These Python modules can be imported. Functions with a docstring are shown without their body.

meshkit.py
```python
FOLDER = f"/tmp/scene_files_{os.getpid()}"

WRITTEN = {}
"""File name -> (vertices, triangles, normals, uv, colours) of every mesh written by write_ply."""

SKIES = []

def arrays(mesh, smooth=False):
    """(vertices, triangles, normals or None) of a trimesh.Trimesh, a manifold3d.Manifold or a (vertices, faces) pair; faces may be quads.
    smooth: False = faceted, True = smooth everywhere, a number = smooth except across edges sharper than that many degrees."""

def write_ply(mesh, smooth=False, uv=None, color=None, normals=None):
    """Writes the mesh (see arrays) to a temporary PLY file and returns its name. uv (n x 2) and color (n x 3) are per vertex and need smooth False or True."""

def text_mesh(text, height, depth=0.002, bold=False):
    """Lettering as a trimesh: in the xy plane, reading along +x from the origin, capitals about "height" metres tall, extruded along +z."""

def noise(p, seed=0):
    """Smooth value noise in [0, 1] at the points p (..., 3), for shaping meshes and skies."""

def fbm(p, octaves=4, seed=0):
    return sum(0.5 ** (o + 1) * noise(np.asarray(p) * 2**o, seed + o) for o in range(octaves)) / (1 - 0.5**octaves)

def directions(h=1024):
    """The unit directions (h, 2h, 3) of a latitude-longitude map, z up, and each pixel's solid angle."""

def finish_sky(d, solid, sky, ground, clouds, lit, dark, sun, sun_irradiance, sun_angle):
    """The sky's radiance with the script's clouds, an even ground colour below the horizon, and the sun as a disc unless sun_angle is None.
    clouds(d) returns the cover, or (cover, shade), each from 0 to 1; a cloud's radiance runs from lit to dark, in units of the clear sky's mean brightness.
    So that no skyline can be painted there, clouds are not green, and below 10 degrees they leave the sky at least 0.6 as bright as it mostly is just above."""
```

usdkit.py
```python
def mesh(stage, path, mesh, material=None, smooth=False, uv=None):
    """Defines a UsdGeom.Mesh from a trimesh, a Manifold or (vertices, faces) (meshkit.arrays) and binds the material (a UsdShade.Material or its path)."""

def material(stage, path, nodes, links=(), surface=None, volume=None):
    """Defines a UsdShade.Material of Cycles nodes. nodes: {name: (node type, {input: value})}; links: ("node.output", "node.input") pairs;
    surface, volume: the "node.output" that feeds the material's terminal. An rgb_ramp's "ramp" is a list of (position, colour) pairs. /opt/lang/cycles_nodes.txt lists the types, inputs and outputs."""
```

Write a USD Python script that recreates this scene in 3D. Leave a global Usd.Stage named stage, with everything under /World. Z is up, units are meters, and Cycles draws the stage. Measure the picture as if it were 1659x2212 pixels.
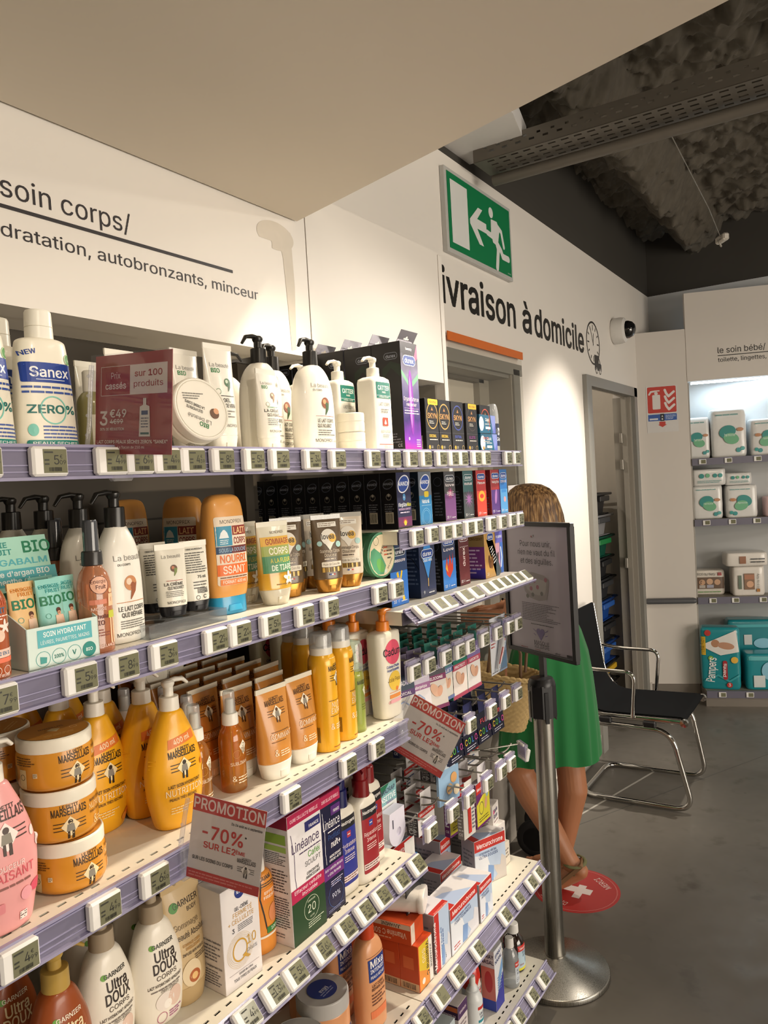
# A pharmacy aisle in a supermarket. X runs along the shelves away from the camera, Y into the shelves, Z up; metres.
import math, random
import numpy as np, trimesh, shapely, usdkit, meshkit
from scipy.interpolate import PchipInterpolator
from shapely.geometry import Polygon, Point, box as sbox
from shapely import affinity
from pxr import Usd, UsdGeom, UsdLux, UsdShade, Sdf, Gf
stage = Usd.Stage.CreateInMemory()
UsdGeom.SetStageUpAxis(stage, 'Z'); UsdGeom.SetStageMetersPerUnit(stage, 1.0)
stage.SetDefaultPrim(UsdGeom.Xform.Define(stage, '/World').GetPrim())
pi = math.pi
# ---------------------------------------------------------------- camera
yaw, pitch, roll = map(math.radians, (32.568, 2.118, 3.282))
fw = np.array([math.cos(yaw)*math.cos(pitch), math.sin(yaw)*math.cos(pitch), -math.sin(pitch)])
r0 = np.array([math.sin(yaw), -math.cos(yaw), 0]); d0 = np.cross(fw, r0)
rt = math.cos(roll)*r0 + math.sin(roll)*d0; dn = -math.sin(roll)*r0 + math.cos(roll)*d0
cam = UsdGeom.Camera.Define(stage, '/World/camera')
cm = np.eye(4); cm[0, :3] = rt; cm[1, :3] = -dn; cm[2, :3] = -fw; cm[3, :3] = (0, 0, 1.62)
cam.AddTransformOp().Set(Gf.Matrix4d(cm.tolist()))
cam.CreateHorizontalApertureAttr(36.0); cam.CreateFocalLengthAttr(36.0*1660/1659)
cam.CreateClippingRangeAttr((0.05, 100.0)); cam.CreateExposureAttr(-0.3)
# ---------------------------------------------------------------- lights
def spot(name, loc, to, power, kelvin, cone=60, soft=.35, r=.03):
    l = UsdLux.SphereLight.Define(stage, '/World/'+name)
    z = np.array(loc, float)-np.array(to, float); z /= np.linalg.norm(z)
    x = np.cross([0, 0, 1.] if abs(z[2]) < .98 else [0, 1., 0], z); x /= np.linalg.norm(x); y = np.cross(z, x)
    m = np.eye(4); m[0, :3] = x; m[1, :3] = y; m[2, :3] = z; m[3, :3] = loc
    l.AddTransformOp().Set(Gf.Matrix4d(m.tolist()))
    l.CreateRadiusAttr(r); l.CreateIntensityAttr(power/(4*pi*r*r)); l.CreateColorAttr(Gf.Vec3f(*kelvin))
    s = UsdLux.ShapingAPI.Apply(l.GetPrim()); s.CreateShapingConeAngleAttr(cone); s.CreateShapingConeSoftnessAttr(soft)
def panel(name, loc, sx, sy, power, col, rx=0.):
    l = UsdLux.RectLight.Define(stage, '/World/'+name); l.AddTranslateOp().Set(Gf.Vec3d(*loc)); l.AddRotateXOp().Set(rx)
    l.CreateWidthAttr(sx); l.CreateHeightAttr(sy); l.CreateIntensityAttr(power/(sx*sy)); l.CreateColorAttr(Gf.Vec3f(*col))
WARM, MID, COOL = (1, .84, .64), (1, .90, .77), (.70, .88, 1)
#
spot('unseen_spot_right', (3.2, .22, 2.55), (1.05, .93, .80), 56, MID, 34, .75)  # unseen spot, placed to light shelves and header from the right
spot('unseen_spot_near', (1.62, .56, 2.66), (1.15, .95, .8), 36, WARM, 34, .6)  # unseen spot past the soffit edge, placed to light the shelf fronts
spot('unseen_spot_wall', (4.05, .45, 2.8), (3.8, 1.37, 1.15), 85, MID, 30, .9)  # unseen spot, placed to brighten the white wall between the doors
spot('unseen_spot_left', (.35, -.25, 2.25), (.75, .95, 1.3), 8, WARM, 33, .6)  # unseen warm spot, placed to light the left end of the top shelf
panel('fill_panel_rear', (-.5, -2.2, 3.2), 1.2, 1.2, 30, WARM)  # out-of-view area light, general fill from behind the camera
panel('fill_panel_side', (3.2, -2.6, 3.2), 1.2, 1.2, 26, MID)  # out-of-view area light, general fill over the aisle and floor
panel('added_soft_fill', (1.2, -4.8, 1.2), 4.0, 2.0, 85, MID, 90)  # added fill panel out of view, lifts the soffit underside and shelf fronts
spot('unseen_storeroom_lamp', (4.4, 2.5, 2.7), (4.6, 2.4, 0), 10, MID, 85, .3)  # unseen lamp, placed to light the wall inside the exit door
dome = UsdLux.DomeLight.Define(stage, '/World/ambient_fill'); dome.CreateIntensityAttr(.02); dome.CreateColorAttr(Gf.Vec3f(1, .93, .85))  # added faint ambient fill from all sides, no sky indoors
# ---------------------------------------------------------------- materials
def lin(h):
    h = h.lstrip('#'); c = [int(h[i:i+2], 16)/255 for i in (0, 2, 4)]
    return tuple(x/12.92 if x <= .04045 else ((x+.055)/1.055)**2.4 for x in c)
MATS = {}
def mat(col, rough=.4, metal=0., name=None, var=.03, coat=0., sss=0., spec=.5, bump=0., scale=60., emit=0., sheen=0.):
    key = (col, rough, metal, var, coat, sss, spec, bump, scale, emit, sheen)
    if key in MATS: return MATS[key]
    c = lin(col); p = {'base_color': c, 'roughness': rough, 'metallic': metal, 'specular_ior_level': spec}
    if coat: p['coat_weight'] = coat; p['coat_roughness'] = .08
    if sss: p['subsurface_weight'] = sss; p['subsurface_scale'] = .01; p['subsurface_radius'] = (1, .5, .3)
    if emit: p['emission_color'] = c; p['emission_strength'] = emit
    if sheen: p['sheen_weight'] = sheen
    n, l = {'p': ('principled_bsdf', p)}, []
    if var or bump:
        n['tc'] = ('texture_coordinate', {}); n['n'] = ('noise_texture', {'scale': scale, 'detail': 3.})
        l.append(('tc.object', 'n.vector'))
    if var:
        n['m'] = ('mix', {'mix_type': 'mix', 'color1': tuple(x*(1-var) for x in c), 'color2': tuple(min(1, x*(1+var)) for x in c)})
        l += [('n.fac', 'm.fac'), ('m.color', 'p.base_color')]
    if bump:
        n['b'] = ('bump', {'strength': bump, 'distance': .002}); l += [('n.fac', 'b.height'), ('b.normal', 'p.normal')]
    m = usdkit.material(stage, '/World/Looks/'+(name or 'm')+'_%d' % len(MATS), n, l, 'p.BSDF')
    MATS[key] = m; return m
def clear(col, fac=.75, rough=.05, name='clear', gl=.75):
    """See-through plastic: a tinted transparent closure under a fresnel gloss, part of it a solid body."""
    key = ('clear', col, fac, rough, gl)
    if key in MATS: return MATS[key]
    c = lin(col)
    n = {'t': ('transparent_bsdf', {'color': c}), 'd': ('principled_bsdf', {'base_color': c, 'roughness': .25}), 'g': ('glossy_bsdf', {'color': (1, 1, 1), 'roughness': rough}),
         'lw': ('layer_weight', {'blend': .5}), 'pw': ('math', {'math_type': 'power', 'value2': 3.5}), 'f': ('map_range', {'from_min': 0., 'from_max': 1., 'to_min': .04 if gl > .5 else .01, 'to_max': gl}), 'a': ('mix_closure', {'fac': fac}), 'b': ('mix_closure', {})}
    m = usdkit.material(stage, '/World/Looks/%s_%d' % (name, len(MATS)), n,
        [('lw.facing', 'pw.value1'), ('pw.value', 'f.value'), ('d.BSDF', 'a.closure1'), ('t.BSDF', 'a.closure2'), ('a.closure', 'b.closure1'), ('g.BSDF', 'b.closure2'), ('f.result', 'b.fac')], 'b.closure')
    MATS[key] = m; return m
# ---------------------------------------------------------------- prims
USED = {}
def numbered(parent, name):
    k = (str(parent), name); i = USED.get(k, -1)+1; USED[k] = i
    return name if i == 0 else '%s_%03d' % (name, i)
def setd(p, **kw):
    for k, v in kw.items():
        if v: p.SetCustomDataByKey(k, v)
def thing(name, label, cat, loc=(0, 0, 0), rot=(0, 0, 0), group=None, kind=None):
    x = UsdGeom.Xform.Define(stage, '/World/'+numbered('/World', name))
    x.AddTranslateOp().Set(Gf.Vec3d(*map(float, loc))); x.AddRotateXYZOp().Set(Gf.Vec3f(*map(float, rot)))
    setd(x.GetPrim(), label=label, category=cat, group=group, kind=kind); return x.GetPrim()
def part(parent, name, mesh, m, smooth=False, label=None, kind=None):
    base = str(parent.GetPath()) if parent else '/World'
    q = usdkit.mesh(stage, base+'/'+numbered(base, name), mesh, m, smooth).GetPrim()
    setd(q, label=label, kind=kind); return q
def struct(name, mesh, m, smooth=False, parent=None):
    q = part(parent, name, mesh, m, smooth)
    if parent is None: setd(q, kind='structure')
    return q
def whole(name, mesh, m, label, cat, group=None, smooth=False, kind=None):
    q = part(None, name, mesh, m, smooth); setd(q, label=label, category=cat, group=group, kind=kind); return q
def dup(src, loc, rot=None, label=None, group=None):
    was = src.GetCustomData()
    r = thing(src.GetName().rstrip('0123456789').rstrip('_'), label or was['label'], was['category'], loc, rot or (0, 0, 0), group or was.get('group'))
    r.GetReferences().AddInternalReference(src.GetPath()); r.SetInstanceable(True); return r
# ---------------------------------------------------------------- shapes
cat_ = trimesh.util.concatenate
def bx(x0, x1, y0, y1, z0, z1, b=0.):
    """A box, its edges chamfered by b."""
    if b <= 0:
        m = trimesh.creation.box((x1-x0, y1-y0, z1-z0)); m.apply_translation(((x0+x1)/2, (y0+y1)/2, (z0+z1)/2)); return m
    s = []
    for X, sx in ((x0, 1), (x1, -1)):
        for Y, sy in ((y0, 1), (y1, -1)):
            for Z, sz in ((z0, 1), (z1, -1)):
                s += [(X+sx*b, Y+sy*b, Z), (X+sx*b, Y, Z+sz*b), (X, Y+sy*b, Z+sz*b)]
    return trimesh.convex.convex_hull(np.array(s))
def rot(m, a, ax, p=(0, 0, 0)):
    m = m.copy(); m.apply_transform(trimesh.transformations.rotation_matrix(math.radians(a), ax, p)); return m
def mv(m, x=0, y=0, z=0):
    m = m.copy(); m.apply_translation((x, y, z)); return m
def prism(pts, h, z=0.):
    m = trimesh.creation.extrude_polygon(pts if hasattr(pts, 'exterior') else Polygon(pts), h, engine='earcut'); m.apply_translation((0, 0, z)); return m
def rings(R, close=True):
    """Skin a stack of rings (k, n, 3); the ends are capped."""
    R = np.asarray(R, float); k, n = R.shape[:2]; v = R.reshape(-1, 3); f = []
    i = np.arange(n); j = (i+1) % n
    for a in range(k-1):
        f += [np.stack([a*n+i, a*n+j, (a+1)*n+j], 1), np.stack([a*n+i, (a+1)*n+j, (a+1)*n+i], 1)]
    if close:
        v = np.vstack([v, R[0].mean(0), R[-1].mean(0)]); c = k*n
        f += [np.stack([j, i, np.full(n, c)], 1), np.stack([(k-1)*n+i, (k-1)*n+j, np.full(n, c+1)], 1)]
    return trimesh.Trimesh(v, np.vstack(f), process=False)
def loft(secs, n=2., seg=32, smooth=0, cx=None, cy=None):
    """secs: (z, rx, ry) of super-elliptic rings; smooth > 0 resamples them on a smooth curve."""
    S = np.array(secs, float)
    if smooth:
        t = np.linspace(0, 1, len(S)); u = np.linspace(0, 1, smooth); S = PchipInterpolator(t, S, axis=0)(u)
    a = np.arange(seg)*2*pi/seg; c, s = np.cos(a), np.sin(a)
    px = np.sign(c)*np.abs(c)**(2/n); py = np.sign(s)*np.abs(s)**(2/n)
    R = np.stack([np.stack([r[1]*px+(r[3] if len(r) > 3 else 0), r[2]*py+(r[4] if len(r) > 4 else 0), np.full(seg, r[0])], 1) for r in S])
    return rings(R), S
def lathe(prof, seg=28, smooth=0):
    return loft([(z, r, r) for r, z in prof], 2, seg, smooth)[0]
def tube(P, r, seg=10):
    """A round bar along the points P; r may vary."""
    P = np.asarray(P, float); r = np.broadcast_to(np.asarray(r, float), (len(P),)) if np.ndim(r) < 2 else np.asarray(r, float)
    T = np.gradient(P, axis=0); T /= np.linalg.norm(T, axis=1)[:, None]
    u = np.cross(T[0], [0, 0, 1.]); u = np.array([1., 0, 0]) if np.linalg.norm(u) < .1 else u/np.linalg.norm(u)
    R = []
    a = np.arange(seg)*2*pi/seg
    for p, t, q in zip(P, T, r):
        u = u-t*(u@t); u /= np.linalg.norm(u); w = np.cross(t, u)
        qa, qb = (q, q) if np.ndim(q) == 0 else q
        R.append(p+np.outer(np.cos(a)*qa, u)+np.outer(np.sin(a)*qb, w))
    return rings(R)
def fillet(P, r, k=6):
    """The polyline P with its corners rounded."""
    P = [np.array(p, float) for p in P]; out = [P[0]]
    for a, b, c in zip(P, P[1:], P[2:]):
        u, w = a-b, c-b; lu, lw = np.linalg.norm(u), np.linalg.norm(w); q = min(r, lu*.49, lw*.49)
        s, e = b+u/lu*q, b+w/lw*q
        out += [(1-t)**2*s+2*t*(1-t)*b+t*t*e for t in np.linspace(0, 1, k)]
    return out+[P[-1]]
# ---------------------------------------------------------------- print on surfaces: lettering, panels, emblems
TX = {}
def text2(s, bold=True):
    """Flat triangles of a line of text with capitals one unit tall, from the origin; its width."""
    if (s, bold) not in TX:
        try:
            m = meshkit.text_mesh(s, 1.0, .01, bold); v = np.array(m.vertices); f = np.array(m.faces)
            k = f[(v[f][:, :, 2] > .005).all(1)]; ids, inv = np.unique(k, return_inverse=True)
            v = v[ids][:, :2]; f = inv.reshape(-1, 3)
        except Exception:
            v = np.array([[0, 0], [.5, 0], [.5, .1], [0, .1]]); f = np.array([[0, 1, 2], [0, 2, 3]])
        TX[(s, bold)] = (v-[v[:, 0].min(), 0], f, float(np.ptp(v[:, 0])))
    return TX[(s, bold)]
def tri2(poly):
    V, F, n = [], [], 0
    for g in getattr(poly, 'geoms', [poly]):
        if g.is_empty or g.geom_type != 'Polygon': continue
        v, f = trimesh.creation.triangulate_polygon(g, engine='earcut'); V.append(v); F.append(np.array(f)+n); n += len(v)
    return np.vstack(V), np.vstack(F)
def T(s, u, v, h, col, w=None, b=True, a=0., al='c', z=0): return ('T', s, u, v, h, col, w, b, a, al, z)
def Rr(u0, u1, v0, v1, col, r=0., name='printed_panel', z=0): return ('P', (sbox(u0+r, v0+r, u1-r, v1-r).buffer(r, 4) if r else sbox(u0, v0, u1, v1)), col, name, z)
def Dd(u, v, r, col, ry=None, name='printed_emblem', z=0): return ('P', affinity.scale(Point(u, v).buffer(r, 8), 1, (ry or r)/r), col, name, z)
def Oo(u, v, r, t, col, ry=None, z=0):
    q = affinity.scale(Point(u, v).buffer(r, 8).difference(Point(u, v).buffer(r-t, 8)), 1, (ry or r)/r); return ('P', q, col, 'printed_emblem', z)
def Pp(pts, col, name='printed_emblem', z=0): return ('P', Polygon(pts) if not hasattr(pts, 'geom_type') else pts, col, name, z)
def Ll(u0, u1, v0, v1, n, col, seed=1, z=0):
    """Lines of print too small to read."""
    g = random.Random(seed); B = []; p = (v1-v0)/max(n, 1); h = p*.42
    for i in range(n):
        v = v1-p*(i+.7); u = u0; end = u1-(g.random()**2)*(u1-u0)*.35
        while u < end-h:
            q = min(u+h*g.uniform(1.5, 6), end); B.append(sbox(u, v, q, v+h)); u = q+h*.6
    return ('P', shapely.MultiPolygon(B) if B else sbox(u0, v0, u1, v0+1e-4), col, 'small_print', z)
def Bc(u0, u1, v0, v1, col='181818', seed=3, z=0):
    g = random.Random(seed); B = []; u = u0; w = (u1-u0)/42
    while u < u1-w*2:
        q = u+w*g.choice((.6, .6, 1, 1.6)); B.append(sbox(u, v0, q, v1)); u = q+w*g.choice((.6, .8, 1.3))
    return ('P', shapely.MultiPolygon(B), col, 'barcode', z)
def decal(parent, mapf, items, fine=0., rough=.45, eps=.00025):
    groups = {}
    for i, it in enumerate(items):
        if it[0] == 'T':
            _, s, u, v, h, col, w, b, a, al, z = it
            p, f, W = text2(s, b); p = p*h
            if w: p = p*[w/max(W*h, 1e-9), 1]
            W = np.ptp(p[:, 0]); p = p-[{'c': W/2, 'l': 0, 'r': W}[al], 0]
            ca, sa = math.cos(math.radians(a)), math.sin(math.radians(a)); p = p@np.array([[ca, sa], [-sa, ca]])+[u, v]; name = 'lettering'
        else:
            _, poly, col, name, z = it; p, f = tri2(poly)
        if fine:
            p3 = np.column_stack([p, np.zeros(len(p))]); p3, f = trimesh.remesh.subdivide_to_size(p3, f, fine if it[0] != 'T' else fine*1.6, max_iter=6); p = p3[:, :2]
        q = mapf(p[:, 0], p[:, 1], eps+.00003*(i+1))
        groups.setdefault((name, col), []).append(trimesh.Trimesh(q, f, process=False))
    for (name, col), ms in groups.items():
        part(parent, name, cat_(ms) if len(ms) > 1 else ms[0], mat(col, rough, var=.015) if isinstance(col, str) else col)
def on_front(y0): return lambda u, v, e: np.column_stack([u, np.full_like(u, y0-e), v])
def on_left(x0): return lambda u, v, e: np.column_stack([np.full_like(u, x0-e), -u, v])
def on_right(x0): return lambda u, v, e: np.column_stack([np.full_like(u, x0+e), u, v])
def on_top(z0): return lambda u, v, e: np.column_stack([u, v, np.full_like(u, z0+e)])
def on_loft(S, n):
    Z, RX, RY = S[:, 0], S[:, 1], S[:, 2]
    CY = S[:, 4] if S.shape[1] > 4 else 0*Z
    def f(u, v, e):
        rx, ry, cy = np.interp(v, Z, RX), np.interp(v, Z, RY), np.interp(v, Z, CY)
        k = np.clip(np.abs(u)/np.maximum(rx, 1e-6), 0, .995); y = ry*(1-k**n)**(1/n)
        return np.column_stack([u, cy-y-e*1.6, v])
    return f
def on_round(S, off=0.):
    """Wrapped: u is the arc length from the front."""
    Z, RX, RY = S[:, 0], S[:, 1], S[:, 2]
    def f(u, v, e):
        rx, ry = np.interp(v, Z, RX), np.interp(v, Z, RY); a = u/np.maximum(rx, 1e-6)+off
        return np.column_stack([(rx+e)*np.sin(a), -(ry+e)*np.cos(a), v])
    return f
# ================================================================ THE SETTING
white, cream = mat('e6e1da', .55, var=.02, scale=2), mat('e4dfd0', .5, var=.03, scale=30)
fl = usdkit.material(stage, '/World/Looks/concrete_floor', {
    'tc': ('texture_coordinate', {}), 'n1': ('noise_texture', {'scale': .9, 'detail': 5., 'roughness': .6}), 'n2': ('noise_texture', {'scale': 7., 'detail': 6.}),
    'n3': ('noise_texture', {'scale': 90., 'detail': 3.}), 'r1': ('rgb_ramp', {'ramp': [(.3, lin('5f5b54')), (.5, lin('6e6962')), (.7, lin('7a756d'))]}),
    'r2': ('rgb_ramp', {'ramp': [(.28, (.55, .53, .5)), (.4, (1, 1, 1)), (1, (1, 1, 1))]}), 'm': ('mix', {'mix_type': 'multiply', 'fac': .55}),
    'b': ('bump', {'strength': .08, 'distance': .002}), 'rr': ('map_range', {'from_min': .3, 'from_max': .7, 'to_min': .28, 'to_max': .5}), 'p': ('principled_bsdf', {'specular_ior_level': .4})},
    [('tc.object', 'n1.vector'), ('tc.object', 'n2.vector'), ('tc.object', 'n3.vector'), ('n1.fac', 'r1.fac'), ('n2.fac', 'r2.fac'), ('r1.color', 'm.color1'), ('r2.color', 'm.color2'),
     ('m.color', 'p.base_color'), ('n2.fac', 'rr.value'), ('rr.result', 'p.roughness'), ('n3.fac', 'b.height'), ('b.normal', 'p.normal')], 'p.BSDF')
fq = struct('floor', bx(-3.5, 9, -5, 4, -.1, 0), fl)
dirty = mat('6c675f', .5, var=.1, scale=40)
for i, (a, b, w) in enumerate([((3.1, 1.33), (5.3, .2), .006), ((2.62, 1.45), (4.2, 1.02), .010), ((1.2, -1.2), (3.6, -1.0), .005)]):
    a, b = np.array(a), np.array(b); d = b-a; L = np.hypot(*d); m = bx(0, L, -w/2, w/2, 0, .0006)
    struct('floor_joint', mv(rot(m, math.degrees(math.atan2(d[1], d[0])), [0, 0, 1]), a[0], a[1], 0), mat('5d5a55' if i != 1 else 'b9b5ad', .6), parent=fq)
rng = random.Random(5)
for i in range(26):
    x, y = rng.uniform(1.2, 5), rng.uniform(-1.2, .9); r = rng.uniform(.008, .03)
    struct('floor_stain', mv(prism(affinity.scale(Point(0, 0).buffer(r, 5), rng.uniform(.6, 1.6), 1), .0004), x, y, 0), dirty, parent=fq)
YW = 1.37
def wall_boxes(spec, y0, y1): return cat_([bx(a, b, y0, y1, c, d) for a, b, c, d in spec])
wl = struct('wall_left', wall_boxes([(-3.5, 2.655, 0, 2.885), (2.655, 3.30, 2.115, 2.885), (3.30, 4.35, 0, 2.885), (4.35, 5.33, 2.14, 2.885), (5.33, 6.0, 0, 2.885)], YW, YW+.12), white)
grey_paint = mat('3c3934', .8, var=.08, scale=3)
struct('wall_left_upper', bx(-3.5, 6.0, YW, YW+.12, 2.885, 3.7), grey_paint)
struct('wall_back', bx(5.93, 6.03, -4.5, YW+.12, 0, 2.885), mat('c9ccce', .6, var=.03, scale=3))
struct('wall_back_upper', bx(5.93, 6.03, -5, YW+.12, 2.885, 3.7), grey_paint)
struct('wall_right', bx(-3.5, 9, -5.0, -4.9, 0, 3.7), mat('b8aea0', .7))
struct('wall_front', bx(-3.5, -3.4, -5.0, 2, 0, 3.7), mat('b8aea0', .7))
struct('baseboard_left', cat_([bx(3.30, 4.30, YW-.012, YW, 0, .11), bx(5.39, 5.6, YW-.012, YW, 0, .11)]), mat('cfcac2', .5))
# sprayed, rough ceiling: a displaced sheet with deeper ribs
gx, gy = np.meshgrid(np.linspace(0, 6.0, 420), np.linspace(-3, YW, 330), indexing='ij')
P = np.stack([gx, gy, 0*gx], -1)
h = meshkit.fbm(P*np.array([16, 16, 1.]), 4, 3)*.13+meshkit.fbm(P*np.array([2, 14, 1.]), 3, 7)*.07
rib = .16*np.exp(-((gx-1.05*gy-3.35)/.13)**2)*0+.20*np.clip(1-np.abs(gy-1.0)/.16, 0, 1)**.6
zc = 3.42-h-rib*(gx > 2.9)
idx = np.arange(gx.size).reshape(gx.shape)
F = np.concatenate([np.stack([idx[:-1, :-1], idx[:-1, 1:], idx[1:, 1:]], -1).reshape(-1, 3), np.stack([idx[:-1, :-1], idx[1:, 1:], idx[1:, :-1]], -1).reshape(-1, 3)])
struct('ceiling', trimesh.Trimesh(np.stack([gx, gy, zc], -1).reshape(-1, 3), F, process=False), mat('5a544a', .9, var=.35, scale=25, bump=.6), True)
# suspended white soffit with a slanted free edge, and the small white bulkhead beyond it
ed = np.array([-.288, -.993]); c0 = np.array([1.476, 1.15])
e1 = c0+ed*4.2
struct('ceiling_soffit', cat_([prism([(-3.4, 1.142), tuple(c0-[0, .008]), tuple(e1), (-3.4, e1[1])], .09, 2.256)]), mat('d9cfc0', .6, var=.015, scale=1.2))
bh = prism([(2.62, 1.37), (2.953, 1.37), (2.961, 1.12), (2.649, 1.05), (2.3, 1.05), (2.3, 1.37)], .085, 2.915)
struct('trim_1', bh, mat('d8d6d4', .55))
struct('trim_2', prism([(2.3, 1.36), (2.66, 1.36), (2.66, 1.18), (2.3, 1.1)], .06, 3.0), mat('b46a2c', .8, var=.2))
# header panels over the shelving, flush with the recess for the shelves
YH = 1.148
hp = struct('trim_3', cat_([bx(-.6, 1.512, YH, YH+.075, 1.937, 2.33), bx(-.6, 1.40, YH+.075, 1.33, 1.94, 1.96)]), white)
hp2 = struct('trim_4', cat_([bx(1.516, 2.196, YH, YH+.05, 1.929, 2.342), bx(1.516, 2.196, YH+.05, 1.36, 2.32, 2.342), bx(1.516, 2.19, YH+.05, 1.36, 1.93, 1.945)]), white)
struct('trim_5', bx(2.198, 2.222, YH-.002, 1.37, .0, 2.336, .001), white)
struct('panel_joint', bx(1.512, 1.516, YH+.004, YH+.05, 1.937, 2.33), mat('4a433c', .8), parent=hp)
plast = mat('d2cabd', .75, var=.05, scale=40)
patch = affinity.scale(Point(1.40, 2.205).buffer(.052, 10), 1.25, .62).difference(sbox(1.2, 2.1, 1.385, 2.19)).union(Polygon([(1.405, 2.22), (1.455, 2.225), (1.46, 2.1), (1.452, 1.95), (1.435, 1.945), (1.43, 2.05), (1.422, 2.16)]))
v, f = tri2(patch.buffer(.004).buffer(-.004)); part(hp, 'filler_patch', trimesh.Trimesh(np.column_stack([v[:, 0], 0*v[:, 0]+YH-.0006, v[:, 1]]), f, process=False), plast, label='smeared filler patch in the corner of the header')
ink = '2a2629'
def sign_text(y, segs): return [], y
W2 = text2('dratation, autobronzants, minceur', False)[2]; k2 = (1.326-.724)/W2
Wf = text2('hydratation, autobronzants, minceur', False)[2]
W1 = text2('soin corps/', False)[2]; k1 = (.981-.728)/W1; Wg = text2('le soin corps/', False)[2]
for nm, s, xr, z, k, Wt, hh, lab in (('wall_lettering', 'le soin corps/', .981, 2.109, k1, Wg, .034, 'thin black header lettering reading le soin corps with a slash'),
                          ('wall_lettering', 'hydratation, autobronzants, minceur', 1.326, 2.0455, k2, Wf, .0215, 'thin black lettering hydratation autobronzants minceur under the header line')):
    t = thing(nm, lab, 'lettering', (0, 0, 0)); decal(t, on_front(YH), [T(s, xr, z, hh, ink, w=Wt*k, b=False, al='r')], eps=.0006)
whole('header_line', bx(.45, 1.248, YH-.0012, YH, 2.0895, 2.0955), mat(ink, .5), 'long black underline between the two lines of header lettering', 'wall sticker')
# wall lettering over the doors
t = thing('wall_lettering', 'bold black wall lettering livraison a domicile over the doors', 'lettering')
for i, (s, x0, x1, hh) in enumerate([('livraison', 2.59, 3.365, .135), ('à', 3.447, 3.56, .135), ('domicile', 3.60, 4.36, .135)]):
    decal(t, on_front(YW), [T(s, (x0+x1)/2, 2.302-.001*i, hh, '1b1815', w=x1-x0)], eps=.001)
# clock with a delivery van, a wall sticker
t = thing('clock_sticker', 'black line drawing of a clock with a little van on the white wall', 'wall sticker', (4.535, YW, 2.374))
it = [Oo(0, 0, .128, .011, '24211f', z=0)]
for k in range(12):
    a = k*pi/6; it.append(Pp(affinity.rotate(sbox(-.004, .085 if k % 3 else .075, .004, .108), -k*30, origin=(0, 0)), '24211f'))
it += [Pp(affinity.rotate(sbox(-.003, -.01, .003, .085), 28, origin=(0, 0)), '24211f'), Pp(affinity.rotate(sbox(-.0025, -.015, .0025, .06), -10, origin=(0, 0)), '24211f')]
decal(t, on_front(0), it, eps=.001)
van = Polygon([(.015, -.155), (.015, -.065), (.09, -.065), (.125, -.11), (.14, -.115), (.14, -.155)]).difference(Polygon([(.088, -.078), (.088, -.11), (.115, -.11)]))
decal(t, on_front(0), [Pp(van, '24211f'), Dd(.045, -.158, .019, 'e6e1da'), Oo(.045, -.158, .017, .006, '24211f'), Dd(.115, -.158, .019, 'e6e1da'), Oo(.115, -.158, .017, .006, '24211f')], eps=.0016)
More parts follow.
